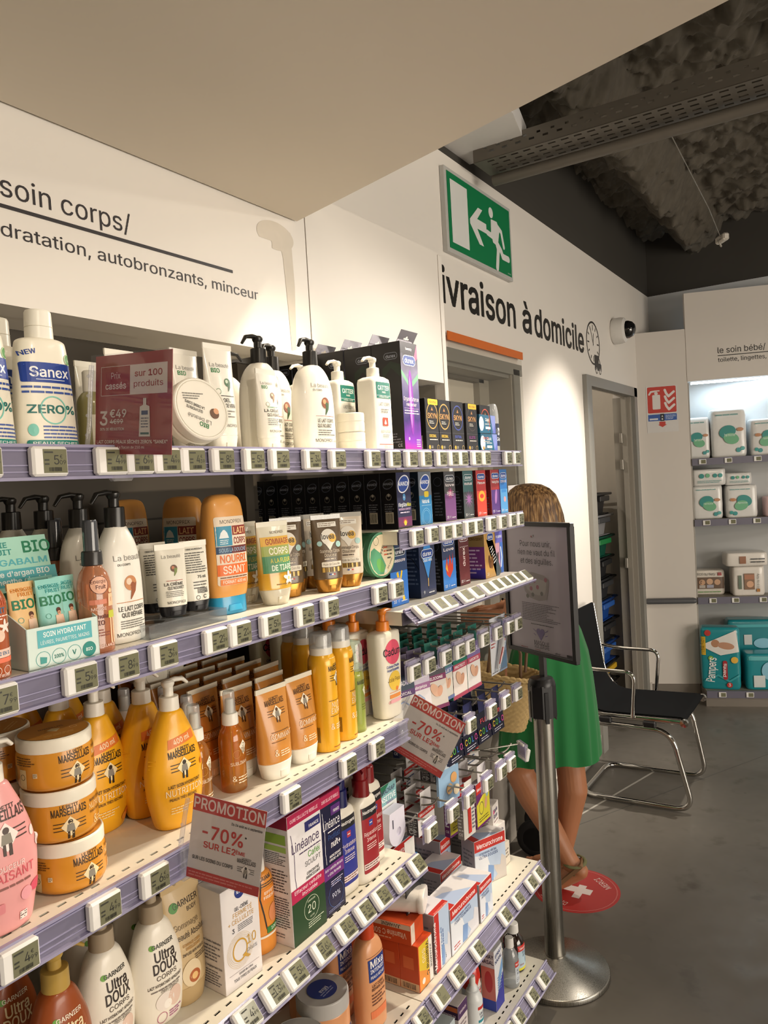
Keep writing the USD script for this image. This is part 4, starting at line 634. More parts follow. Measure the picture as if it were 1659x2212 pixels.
def durex_box(label, loc, col, col2, word, emb, h=.126, w=.060, d=.038, side='17181c', logo='20489c', z=0):
    f = [Rr(-w/2+.0005, w/2-.0005, .0005, h*.55, col2)]+oval_logo(0, h*.86, w*.82, h*.13, 'durex', 'f0f2f8', logo)+[T(word, 0, h*.70, h*.055, 'f0e8ec', w=w*.78)]+emb+[T('10', -w*.3, h*.05, h*.05, 'e8ecf2'), Oo(-w*.08, h*.075, h*.02, .0006, 'e8ecf2'), Ll(.004, w*.4, h*.045, h*.08, 1, 'e8ecf2')]
    return carton('condom_box', label, 'box', w, d, h, col, f, [Rr(-d+.0005, -.0005, .0005, h-.0005, side)]+[Oo(-d/2, h*.8, d*.3, .0008, '6a7080'), Ll(-d*.8, -d*.2, h*.1, h*.6, 8, '5a5e68', 5)], loc=loc, rough=.25)
nat = manix('grey to blue natural carton with round logo, second on the condom shelf', (1.622, .915, Z2c), [Rr(-.03, .03, .07, .1275, '6a7484'), Rr(-.03, .03, .0005, .07, '2f86c0')]+ell_logo(0, .102, .05, .036, 'MANIX', 'f0f2f8', 'eceef6', '2a50a8')+[Rr(-.006, .016, .066, .08, 'e0c83a', .004), T('Natural', 0, .052, .009, 'e8f0f8', w=.036), Rr(-.02, .025, .046, .0468, 'b8d8ec'), Oo(0, .018, .022, .0012, '8ac4e8'), Oo(0, .018, .017, .001, '8ac4e8')], col='1a2634')
dup(nat, (1.62, .962, Z2c), None, 'natural condom carton second in its row, mostly hidden')
star = lambda x, z, r, c: Pp(shapely.union_all([affinity.rotate(Polygon([(x-r*.1, z), (x+r*.1, z), (x, z+r)]), a, origin=(x, z)) for a in range(0, 360, 30)]), c)
durex_box('smoke grey carton with pink burst and white word on the condom shelf', (1.752, .915, Z2c), '4a4a50', '7a4a86', 'love', [star(0, .07, .018, 'd85a9a'), T('PERLE', 0, .064, .010, 'f0e8f0', w=.036)], logo='3a4250')
durex_box('teal grey carton with violet starburst on the condom shelf', (1.852, .912, Z2c), '3f6a6e', '4c5258', 'mutual', [star(0, .05, .026, 'a06aa8')], logo='3a6a70')
durex_box('red carton with yellow lips on the condom shelf', (1.918, .905, Z2c), 'c0343a', 'd84a3a', 'Pleasure', [Pp(affinity.scale(Point(0, .055).buffer(.020, 10), 1, .75), 'f0b03a'), Pp(affinity.scale(Point(0, .055).buffer(.012, 10), 1, .5), 'd83a30')], side='6a1a1e')
durex_box('dark red carton with violet base and feather on the condom shelf', (2.0, .90, Z2c), 'a8343a', '5a3a86', 'Feeling Extra', [Pp(affinity.rotate(affinity.scale(Point(0, .05).buffer(.008, 8), 1, 2.6), -12), 'b07ac0')], side='7a2228')
durex_box('sky blue carton with white word on the condom shelf', (2.052, .898, Z2c), '2f7ac8', '5aa4e0', 'EXTRA SAFE', [Rr(-.016, .016, .06, .068, '3a8ad4', .003), Dd(.004, .04, .008, 'e0a8b0')], w=.050, side='1c4a8a')
durex_box('narrow black carton with pink star at the far end of the condom shelf', (2.085, .94, Z2c), '15151c', '1c1c28', 'love', [star(0, .04, .02, 'd04a8a')], w=.03, logo='23284a')
# ---------------------------------------------------------------- condom shelf, lower, with the tilted price rail
Z3c = 1.3385
durex_box('bright blue carton with a yellow paper X on the lower condom shelf', (1.497, .925, Z3c), '25406e', '2f7ad8', 'Pleasure', [Pp([(-.012, .075), (-.004, .078), (.002, .06), (.010, .08), (.016, .078), (.006, .052), (.022, .012), (.012, .008), (.001, .042), (-.004, .05)], 'f0c828')], h=.143, w=.076, d=.042, logo='2a3448')
jf = [Pp([(-.013, .128), (.013, .128), (.026, .1), (.003, .045), (-.003, .045), (-.026, .1)], '3a8ee0'), Pp(shapely.LineString([(-.036, .1), (-.02, .085), (-.003, .045), (0, .02)]).buffer(.0016), '12182c'), Pp(shapely.LineString([(.036, .1), (.02, .085), (.003, .045), (0, .02)]).buffer(.0016), '12182c'), Rr(-.002, .002, .025, .045, 'c8a86a', name='printed_emblem')]
carton('condom_box', 'denim blue carton with a zip print on the lower condom shelf', 'box', .078, .042, .145, '1c2c54', jf+oval_logo(0, .105, .058, .022, 'durex', 'f0f2f8', '20489c')+[T('Classic Jeans', 0, .086, .0075, 'e8f0f8', w=.044), T('9', -.022, .008, .008, 'e8ecf2'), Ll(.0, .028, .006, .012, 1, 'e8ecf2')], [Rr(-.0415, -.0005, .0005, .1445, '15284a'), Ll(-.036, -.006, .03, .12, 9, '4a5a7a', 3), Pp(shapely.LineString([(-.04, .1), (-.02, .095), (-.002, .07)]).buffer(.001), '0a1020')], loc=(1.632, .925, Z3c), rough=.25)
durex_box('blue carton with red and orange ribbons on the lower condom shelf', (1.745, .925, Z3c), '2a3a62', '2f80d8', 'Love', [Pp([(-.022, .06), (-.012, .085), (-.006, .06), (.004, .09), (.014, .062), (.022, .095), (.02, .05), (.0, .03), (-.016, .04)], 'd8402e'), Pp([(-.02, .055), (-.014, .07), (-.008, .045)], 'f0c03a')], h=.143, w=.072, d=.042)
durex_box('dark red carton with sideways lettering on the lower condom shelf', (1.832, .925, Z3c), '5a1620', '641a24', ' ', [T('durex', .004, .075, .014, 'e8d8d8', a=90, w=.05)], h=.145, w=.06, d=.042, logo='5a1620')
carton('condom_box', 'gold carton with almond print beside a violet side, lower condom shelf', 'box', .072, .056, .146, 'c69a54', oval_logo(.004, .115, .040, .020, 'durex', 'f0f2f8', '20489c')+[Oo(.002, .072, .016, .0008, 'e8d0a0'), Pp(affinity.rotate(affinity.scale(Point(-.006, .045).buffer(.010, 8), .8, 1.9), 10), '6a4422'), Pp(affinity.rotate(affinity.scale(Point(.010, .043).buffer(.010, 8), .8, 1.9), -14), '7a5028'), T('10', -.02, .008, .008, 'f0e0c0')], [Rr(-.055, -.0005, .0005, .146-.0005, 'a08658'), Rr(-.055, -.0005, .03, .09, '7a3a8a'), Rr(-.055, -.0005, .0005, .03, '4a3ab0'), T('TAILLE QUI TE', -.028, .122, .0055, '6a4a20', w=.046), T('CONVIENT', -.028, .108, .0075, '6a4a20', w=.046), Ll(-.05, -.01, .012, .085, 7, 'd8c0e8', 5)], loc=(1.975, .915, Z3c), rough=.25)
dk = mat('4a565e', .4)
t = thing('hang_card', 'grey folded product card leaning diagonally on the lower condom shelf', 'card', (2.03, .915, Z3c), (0, 0, 0))
part(t, 'card', rot(bx(-.018, .018, 0, .003, 0, .13), -28, [0, 1, 0], (0, 0, 0)), dk); q = lambda u, v, e: trimesh.transformations.transform_points(np.column_stack([u, np.full_like(u, -e), v]), trimesh.transformations.rotation_matrix(math.radians(-28), [0, 1, 0])); decal(t, q, [Ll(-.012, .012, .045, .10, 6, 'e4e8ea', 6)])
carton('lubricant_box', 'small mauve and blue carton at the right end of the lower condom shelf', 'box', .05, .04, .125, 'c89ab0', [Rr(-.025, .025, .09, .1245, '6a6ac0'), T('PROSENSE', 0, .104, .007, 'e8ecf6', w=.04), Rr(.004, .025, .0005, .09, '4a74c8'), Pp(shapely.LineString([(.008, .02), (.016, .045), (.010, .075)]).buffer(.003), 'd8e4f4'), Pp([(-.016, .06), (-.006, .064), (-.008, .03), (-.014, .03)], '4a3a44')], [Rr(-.0395, -.0005, .0005, .1245, 'd8cad8'), Ll(-.034, -.006, .03, .1, 7, '6a5a7a', 3)], loc=(2.07, .93, Z3c))
t, S = bottle('gel_bottle', 'clear green gel tube with blue drop on the lower condom shelf', 'bottle', [(0, .016, .012), (.003, .018, .014), (.09, .018, .013), (.13, .0175, .003), (.134, .0175, .001)], 'ffffff', [Pp([(-.005, .07), (0, .09), (.005, .07), (0, .064)], '5a9ad8'), Rr(-.012, .012, .01, .04, '6ab04a')], loc=(2.01, .985, Z3c), m=clear('b9d8a8', .45))
# ================================================================ ROW 3
Z3 = 1.1063
PK, OR, YE = 'e8a3a2', 'd9962c', 'f0ae1c'
# pink milk cut by the left edge
pk_i = logo_petit(.0, .128, .060, '4a3a34', 'f4e6e0')+[Dd(.036, .112, .004, 'f4e0dc', .006), Dd(.046, .095, .006, 'f0dcd8'), T('DOUCEUR', 0, .079, .006, 'f4e4e0', b=False, w=.04), T('APAISANT', 0, .066, .011, 'd8606c', b=False, w=.066), Ll(-.03, .03, .056, .062, 1, '8a5a54'), Dd(.036, .045, .010, 'd8506a', .007), Dd(.020, .042, .008, 'e8a0a8'), Rr(-.04, -.008, .030, .042, 'e08a90', .002), Dd(-.02, .026, .004, 'f4dcd8'), Rr(.010, .020, .012, .022, 'f0e2dc'), Ll(.0105, .0195, .0125, .0215, 3, '5a4440')]
def petit(label, loc, col, items, rz=0, pc='ebe6da', turn=-20, h=1.):
    t, S = bottle('body_milk', label, 'bottle', [(0, .030, .020), (.003, .036, .0235), (.025, .042, .027), (.055, .0475, .029), (.085, .049, .029), (.115, .044, .0275), (.145, .034, .024), (.165, .025, .020), (.178, .0185, .0175), (.181, .014, .014)], col, items, n=2.25, smooth=34, loc=loc, rotz=rz)
    part(t, 'grip_ridge', cat_([tube([(-.047+.0001*k, -.004, .100+.006*k), (-.041+.0005*k, -.0145, .100+.006*k)], .0008, 6) for k in range(3)]), mat(col, .35))
    pump(t, .180, pc, .0155, .022, .018, .036, turn=turn, tip=-.005); return t
pk = petit('pink body milk bottle with white pump cut by the left edge of the photo', (.508, .912, Z3), PK, pk_i, -2, turn=15)
yl_i = [Pp([(-.022, .140), (.024, .148), (.026, .134), (-.024, .126)], 'e0782a', 'printed_panel'), T('400 ml', .001, .1335, .0078, 'f4dcb8', w=.030, a=9)]+logo_petit(0, .104, .050, '2a2014', 'f2e2b4')+[Dd(.036, .093, .003, 'e0782a', .005), Dd(.043, .079, .005, 'f0d8a0'), T('LAIT SOIN HYDRATANT', 0, .067, .0048, '4a3410', w=.058), T('NUTRITION', 0, .055, .0095, 'f6e6c0', b=False, w=.066), T('PEAUX TRÈS SECHES', -.004, .0475, .004, '4a3410', w=.048), Ll(-.026, .012, .026, .038, 3, 'f0d89a', 3), Dd(.034, .021, .010, 'e07a2a', .006), Dd(.024, .016, .006, 'e8963a')]
yb = petit('yellow 400 ml body milk nearest the shelf edge, right of the others', (0.815, 0.94, 1.106), YE, yl_i, -6, turn=0)
ya = petit('yellow body milk partly hidden behind the stack of three orange jars', (0.746, 1.032, 1.106), YE, yl_i, 2, turn=-10)
dup(yb, (0.824, 1.016, 1.106), (0, 0, 0), 'yellow 400 ml body milk in half shade between the two front ones')
for k, (px_, lab_) in enumerate([((.745, 1.12), 'yellow body milk behind the one next to the orange jars, in shade'), ((.80, 1.085), 'yellow body milk third back in the middle column, in shade'), ((.74, 1.22), 'yellow body milk deepest behind the orange jars, in shade'), ((.81, 1.20), 'yellow body milk deepest in the middle column, in shade')]): dup(yb, (*px_, Z3), (0, 0, 3*k-4), lab_)
# orange jars with white lids
jl = [Dd(0, 0, .044, 'c98a34')]+[T('MARSEILLAIS', 0, .008, .006, '6a4414', w=.032), Pp([(-.009, 0), (0, .006), (.009, 0), (0, -.012)], 'e8d4a0'), Oo(.024, -.006, .005, .0007, 'ecd8a8'), Ll(-.02, .02, -.03, -.02, 2, 'e0b870')]
ji = logo_petit(0, .030, .046, '3a2810', 'f0dcb0')+[T('BAUME HYDRATANT', .047, .043, .0034, '6a4410', w=.034), T('NUTRITION', .048, .034, .0072, 'f4d8a0', b=False, w=.040), T('PEAUX TRES SECHES', .046, .0285, .003, '6a4410', w=.034), T('&', .040, .012, .011, 'f0cf96', b=False), Ll(.045, .066, .010, .020, 3, 'f0cf96', 3),
      Ll(-.085, -.050, .036, .048, 4, '6a4410', 6), Bc(-.098, -.086, .006, .034, '4a3418'), Rr(-.078, -.066, .006, .032, 'e8cf98', .001), Oo(-.072, .022, .004, .0008, '5a4018'), Rr(-.056, -.050, .022, .028, 'e8d8b0'), Ll(-.0555, -.0505, .0225, .0275, 3, '3a2c18')]
j1 = jar('body_balm_jar', 'orange balm jar with white lid at the bottom of the front stack of three', 'jar', .0485, .0695, .018, 'd6912c', 'ece6d6', ji, jl, loc=(0.622, 0.938, 1.106), rot_=(0, 0, -14), rlid=.0475, off=.25)
b0 = np.array((0.622, 0.938, 1.106))
dup(j1, (b0[0]-.006, b0[1]+.002, b0[2]+.0698), (0, 0, -34), 'orange balm jar in the middle of the front stack of three'); dup(j1, (b0[0]-.008, b0[1]+.001, b0[2]+.1396), (0, 0, -16), 'orange balm jar with sunlit lid on top of the front stack of three')
for k in range(3): dup(j1, (.585, 1.035, Z3+.0698*k), (0, 0, 20*k), 'orange balm jar of the rear stack in shade, %s' % ('bottom one', 'middle one', 'top one with dark lid')[k])
# golden dry-oil sprays
oi2 = [Pp([(-.001, .078), (.008, .088), (.016, .078), (.008, .062)], 'efe6d0'), Dd(.008, .080, .003, '3a2a14'), Pp([(.003, .076), (.013, .076), (.012, .066), (.004, .066)], '9a8a70'), T('SUBLIMANT', .001, .047, .0058, 'f0e2c0', b=False, w=.036), T('&', -.012, .020, .009, 'f0e2c0', b=False), Ll(-.006, .016, .014, .028, 3, 'f0e2c0', 4), Oo(-.006, .066, .007, .0005, 'c89a4a')]
og = mist('golden oil spray with white cap, front one beside the orange scrub tubes', (0.956, 0.951, 1.106), amber_d, None, oi2, cap='efece2', rz=-8, h=.118, r=.0225, white_pump=True, cov=.040)
for x, y, lab_ in ((.905, 1.0, 'golden oil spray with white cap just behind the front one'), (.868, .945, 'golden oil spray with white cap half hidden by the yellow body milk'), (.93, 1.085, 'golden oil spray with white cap in shade, deep behind the others'), (.895, 1.15, 'golden oil spray with white cap deepest in its row')): dup(og, (x, y, Z3), (0, 0, 4), lab_)
# orange scrub tubes, a block of rows going back
go = logo_petit(.0, .124, .046, '5a3a18', 'f2e4cc')+[Ll(-.02, .024, .083, .086, 1, '7a5020'), T('GOMMANT', .003, .072, .0092, 'f4e2c4', b=False, w=.052), Ll(-.022, .016, .066, .069, 1, '7a5020', 5), T('&', -.014, .043, .011, 'f4e2c4', b=False), Ll(-.006, .02, .040, .052, 3, 'f4e2c4', 6)]
gk = dict(w=.076, d=.046, h=.163, hcap=.030, col='cd8a3c', capcol='ece8dc', crimp=mat('e4dcc8', .4))
gt = squeeze_tube('scrub_tube', 'orange scrub tube with white cap, left one of the front pair', 'tube', items=go, loc=(1.034, 0.924, 1.106), rotz=-4, **gk)
dup(gt, (1.118, 0.928, 1.106), (0, 0, -2), 'orange scrub tube with white cap, right one of the front pair')
dup(gt, (1.01, .985, Z3), (0, 0, -4), 'orange scrub tube with white cap in half shade behind the front pair, left'); dup(gt, (1.10, .985, Z3), (0, 0, -2), 'orange scrub tube behind the right one of the front pair')
for r_ in range(5):
    for c_ in range(3 if r_ else 3):
        dup(gt, (.985+.088*c_+.004*r_, 1.045+.052*r_, Z3), (0, 0, 2-2*(r_ % 3)), 'orange scrub tube in the shaded block, %s row from the front, %s from the left' % (SEQ[r_+2], SEQ[c_]), 'shaded block of orange scrub tubes')
# yellow aerosol cans
ca = logo_petit(.006, .150, .046, '2a2014', 'f2ead0')+[Ll(-.012, .02, .180, .183, 1, 'f4dc9a'), Ll(-.02, .024, .098, .101, 1, '6a4a10'), T('NUTRI', .002, .086, .0105, 'f6e8c4', b=False, w=.032), T('EXPRESS', .006, .074, .0105, 'f6e8c4', b=False, w=.044), Ll(-.018, .02, .068, .071, 1, '6a4a10', 4), T('&', -.014, .044, .011, 'f4e2c4', b=False), Ll(-.006, .02, .042, .054, 3, 'f4e2c4', 6), Dd(.010, .03, .002, 'e07a2a'), Ll(-.014, .018, .007, .011, 1, 'a05a14'), Bc(-.050, -.040, .02, .05, '5a4010')]
def can(label, loc, rz):
    t = thing('spray_can', label, 'spray can', loc, (0, 0, rz))
    b, S = loft([(r, a, a) for a, r in [(.0255, 0), (.0275, .0015), (.0278, .004), (.0278, .168), (.0268, .178), (.0235, .187), (.0215, .190)]], 2, 36); part(t, 'can', b, mat('edb020', .3, .1, coat=.3), 40); decal(t, on_round(np.array(S)), ca, fine=.006, eps=.0003)
    part(t, 'valve_ring', mv(lathe([(.0212, -.001), (.0226, 0), (.0226, .013), (.021, .015)], 28), z=.1885), mat('e8e4d8', .4), 40); q = part(t, 'nozzle', mv(loft([(0, .010, .010), (.010, .010, .009), (.018, .006, .007), (.020, .003, .004)], 2.4, 20)[0], z=.203), mat('e9e6dc', .4), 40)
    part(q, 'cover_cap', mv(lathe([(.0224, 0), (.0222, .024), (.0205, .0295), (.017, .031), (.001, .0314)], 28), z=.2), clear('e6e8ea', .72, .05), 40); return t
cn = can('yellow aerosol spray, front one of the pair beside the green mist', (1.186, 0.923, 1.106), 10); dup(cn, (1.255, 0.929, 1.106), (0, 0, 24), 'yellow aerosol spray, right one of the pair beside the green mist'); dup(cn, (1.27, 1.062, 1.106), (0, 0, 2), 'yellow aerosol spray standing behind the right orange scrub tube'); dup(cn, (1.255, 1.02, Z3), (0, 0, 8), 'yellow aerosol spray in shade behind the front pair')
# green mist
t = thing('mist_bottle', 'lime green body mist with clear cap beside the yellow aerosols', 'bottle', (1.302, .93, Z3), (0, 0, -4))
part(t, 'bottle', lathe([(.019, 0), (.021, .002), (.021, .118), (.018, .126), (.011, .130)], 32), clear('dfe98a', .72, .04), 40); part(t, 'liquid', lathe([(.018, .004), (.0195, .006), (.0195, .105), (.0, .105)], 28), clear('c3d63a', .55, .04), 40)
part(t, 'dip_tube', mv(lathe([(.0016, .006), (.0016, .13)], 8)), mat('d8d8c0', .5)); part(t, 'spray_head', mv(lathe([(.011, 0), (.011, .014), (.008, .015), (.008, .032), (.006, .034)], 20), z=.128), mat('e4e2d0', .4), 40); part(t, 'cover_cap', mv(lathe([(.0205, 0), (.0205, .050), (.016, .062), (.001, .064)], 28), z=.128), clear('e4efe6', .75, .05), 40)
decal(t, on_round(np.array([(0, .021, .021), (.12, .021, .021)])), [T('MARSEILLAIS', .004, .100, .008, '2a2a10', w=.032)]+[Pp([(.0, .088), (.007, .096), (.014, .088), (.007, .074)], 'ecefd0'), Dd(.007, .086, .003, '3a3a14'), Ll(-.004, .018, .045, .06, 3, '6a7420', 4)], fine=.006)
# creamy bottles with orange pump
cd = [Dd(0, .146, .027, 'd8506a'), T('Cadum', -.001, .139, .0155, '2a1a24', w=.060), T("Crème d'huile", -.002, .112, .0058, '4a5a9a', w=.044), T('nourrissante', -.002, .1045, .0058, '4a5a9a', w=.042), Dd(.002, .082, .0215, 'ecc64a'), T('Jolie Peau', 0, .081, .0092, '4a3414', b=False, w=.044), Dd(.008, .064, .005, 'e8863a'), Ll(-.018, .022, .056, .059, 1, 'e0904a'), Rr(-.018, .022, .045, .053, 'e8934a'), Rr(-.016, .024, .034, .042, 'efb0b4', .003), Oo(-.019, .037, .003, .0008, 'd0506a')]
t, S = bottle('lotion_bottle', 'creamy white body milk with pink disc and orange pump at the shelf edge', 'bottle', [(0, .030, .020), (.004, .034, .023), (.06, .0385, .0245), (.12, .042, .025), (.178, .0435, .0245), (.187, .0425, .023), (.190, .036, .019), (.1915, .015, .015)], 'e9e3d2', cd, n=3, smooth=0, loc=(1.41, 0.922, 1.106), rotz=-4); cdm = t
pump(t, .191, 'e8862a', .0152, .021, .018, .036, turn=0, rough=.3, w=.0075)
for k in range(5): dup(cdm, (1.385-.004*k, .985+.062*k, Z3), (0, 0, 2), 'creamy white body milk with orange pump, %s in the row going back' % SEQ[k+1])
# two white bottles lying deep on the shelf, their round bottoms to the front
t = thing('lying_bottle', 'white bottle lying on its side at the back, right one of two round bases', 'bottle', (1.055, 1.20, Z3+.172), (90, 0, -30)); part(t, 'bottle', lathe([(.022, 0), (.0275, .003), (.028, .01), (.028, .075)], 30), mat('e2ddcf', .35), 40); part(t, 'base_dimple', mv(lathe([(.018, -.0005), (.019, 0), (.001, .0008)], 24), z=-.0006), mat('d6d0c0', .4))
UsdGeom.Xform(t).GetOrderedXformOps()[1].Set(Gf.Vec3f(-90, 0, -14)); dup(t, (.985, 1.17, Z3+.172), (-90, 0, -14), 'white bottle lying on its side at the back, left one of two round bases')
# ================================================================ ROW 4
Z4 = .8063
def ultra(label, loc, rz, col='ebe4d6', pc='a8977f', items=None):
    t, S = bottle('body_milk', label, 'bottle', [(0, .032, .022), (.004, .038, .026), (.03, .043, .029), (.07, .046, .030), (.10, .043, .0285), (.13, .034, .025), (.152, .024, .0205), (.158, .0165, .016)], col, items, n=2.2, smooth=30, loc=loc, rotz=rz)
    pump(t, .157, pc, .0185, .028, .016, .042, turn=-8, tip=-.006, rough=.4, w=.008); return t
ui = [Dd(-.018, .126, .0042, '6aa23a'), T('GARNIER', .001, .123, .0062, '3a3a34', w=.038), T('Ultra', .002, .103, .0150, '2e2420', w=.036), T('DOUX', .002, .086, .0150, '2e2420', w=.044), T('CORPS', .002, .0755, .0068, '4a403a', b=False, w=.036), T('LAIT HYDRATANT APAISANT', .0, .066, .0044, '4a403a', w=.060), Ll(-.026, .028, .0585, .063, 1, '7a706a'), Dd(-.004, .040, .016, 'e6dcd4', .014), Dd(.014, .040, .013, 'dcc0b0', .015), Dd(.0, .034, .007, 'f2ece4'), T('délicatesse', .006, .055, .0055, '6a605a', b=False, w=.034), Oo(-.010, .016, .0085, .0008, 'b04a7a'), Ll(.002, .03, .010, .022, 3, 'b06a94', 5)]
u1 = ultra('white oat body milk with taupe pump, right front one of the bottom-left group', (0.776, 0.969, 0.806), -6, items=ui); dup(u1, (0.691, 0.978, 0.806), (0, 0, 2), 'white oat body milk with taupe pump, left front one of the bottom-left group')
dup(u1, (.80, 1.045, Z4), (0, 0, 3), 'white oat body milk behind the right front one'); dup(u1, (.735, 1.075, Z4), (0, 0, 3), 'white oat body milk in shade behind the left front one'); dup(u1, (.755, 1.17, Z4), (0, 0, 3), 'white oat body milk deepest of the bottom-left group')
br_i = [Dd(-.018, .126, .0042, '6aa23a'), T('GARNIER', .001, .123, .0062, 'f0e4d0', w=.038), T('Ultra', .002, .103, .0150, 'f0dcb0', w=.036), T('DOUX', .002, .086, .0150, 'f0dcb0', w=.044)]
ub = ultra('brown body milk with gold pump at the bottom-left corner', (.655, 1.03, Z4-.02), 0, '9a4a1c', 'b8974a', br_i); UsdGeom.Xform(ub).GetOrderedXformOps()[0].Set(Gf.Vec3d(.600, .955, Z4)); dup(ub, (.588, 1.06, Z4), None, 'brown body milk with gold pump in the dark behind the corner one'); dup(ub, (.575, 1.16, Z4), None, 'brown body milk with gold pump hidden behind the price tag at the corner')
t = carton('care_box', 'dark violet carton with printed back at the lower left, in shade', 'box', .06, .045, .15, '2a1c20', [Ll(-.024, .024, .03, .13, 9, '5a4a48', 3)], loc=(.62, 1.20, Z4))
# beige body scrub tube
gai = [Dd(-.021, .158, .008, '4a8a3a'), T('GARNIER', .003, .155, .0095, '3a3028', b=False, w=.050), T('BODY', .013, .144, .0065, '3a3028', b=False, w=.020), T('Gommage', -.002, .122, .0092, '8a7658', b=False, w=.048), T('Beauté Absolue', .004, .106, .0092, '4a3c2e', b=False, w=.062), T('GOMMAGE CORPS', .002, .094, .0042, 'b0813a', w=.036), T('EMBELLISSANT', .004, .088, .0042, 'b0813a', w=.03), T('INFUSE AUX HUILES', .004, .080, .0042, '4a3c2e', w=.044), Ll(.004, .03, .066, .076, 3, '6a5a44'), Dd(-.004, .050, .018, 'dcc8a4', .021), Dd(.0, .044, .011, 'a85a2c', .010), Dd(.0, .044, .006, 'e2b878', .0055)]
squeeze_tube('scrub_tube', 'beige body scrub tube standing beside the white oat body milk', 'tube', .078, .048, .192, .030, 'c5ab80', 'b59a6e', gai, loc=(.832, .965, Z4), rotz=-2, flip=False)
squeeze_tube('scrub_tube', 'beige body scrub tube farther back behind the front one', 'tube', .078, .048, .192, .030, 'b89c70', 'b59a6e', gai, loc=(.83, 1.045, Z4), flip=False)
# white firming cartons
def q10(label, loc, rz=0):
    f = [Dd(.0, .156, .011, '1c2f7a'), T('NIVEA', 0, .1535, .0055, 'f0f2f6', w=.014), T('GEL-CRÈME', .002, .127, .0058, '4a4a50', w=.030), T('FERMETÉ', .004, .117, .0075, 'c0954a', b=False, w=.042), T('+ CELLULITE', .0, .1065, .0075, 'c0954a', b=False, w=.056), T('3', -.018, .093, .007, '4a4a50'), Ll(-.008, .026, .091, .103, 4, '6a6a72', 3), Oo(-.006, .060, .0165, .0024, 'c89a3a', .019), Pp([(-.002, .048), (.004, .051), (.016, .041), (.010, .040)], 'c89a3a'), T('10', .020, .061, .0155, 'c89a3a', b=False, w=.020), T('plus', .020, .049, .0075, '8a8a90', b=False, w=.022), Rr(-.032, .034, .0265, .027, '9a8a90')]+[Oo(-.006, .060, .021+.0025*k, .0004, 'cdb27a') for k in range(4)]+[T('Extrait de Lotus', .004, .0205, .0035, '5a5a62', w=.030), T('TOUS TYPES DE PEAUX', .002, .0125, .0045, '5a5a62', w=.050)]
    l = [T("Les Conseils d'application", -.028, .082, .0036, '4a4a52', w=.044), Ll(-.050, -.008, .050, .078, 5, '6a6a72', 4), T("L'engagement Soin", -.026, .040, .0036, '4a4a52', w=.040), Ll(-.050, -.008, .010, .036, 6, '6a6a72', 6)]
    return carton('firming_box', label, 'box', .082, .056, .170, 'e4dedd', f, l, loc=loc, rotz=rz)
qa = q10('white carton with gold Q10 lettering in front of the promotion sign, lower shelf', (0.901, 0.893, 0.806)[:1]+(.905,)+(Z4,), -4); UsdGeom.Xform(qa).GetOrderedXformOps()[0].Set(Gf.Vec3d(.902, .902, Z4)); dup(qa, (.903, .962, Z4), (0, 0, -2), 'white carton with Q10 lettering directly behind the front one'); dup(qa, (.90, 1.022, Z4), None, 'white carton with Q10 lettering third in its row')
oi3 = [Ll(-.012, .02, .118, .126, 2, '3a3a3a', 3), T('GUAM', .0, .130, .006, '2a2a2a'), Rr(-.030, .032, .088, .116, 'e0862a'), T('EFFET', .006, .105, .005, 'f4e8d8', w=.026), T('FRESH', .006, .097, .005, 'f4e8d8', w=.03), Pp(shapely.LineString([(-.012, .13), (-.016, .1), (-.010, .07), (-.006, .045)]).buffer(.0012), '2a2420'), Dd(.012, .068, .012, 'd88a5a', .016), Rr(-.006, .034, .036, .047, '2f7a3a'), T('100%', .014, .039, .0055, 'e8f0e0'), Rr(-.036, .036, .030, .034, 'e6dccc')]
t, S = bottle('body_gel', 'orange body gel bottle with green band between the two white cartons', 'bottle', [(0, .026, .022), (.003, .029, .0245), (.05, .030, .025), (.115, .029, .0245), (.135, .024, .021), (.142, .013, .013)], 'dc8c34', oi3, n=2.2, loc=(.990, .945, Z4), rotz=-4); part(t, 'cap', mv(lathe([(.014, 0), (.015, .001), (.014, .022), (.012, .024)]), z=.140), mat('e8e4dc', .4), 40)
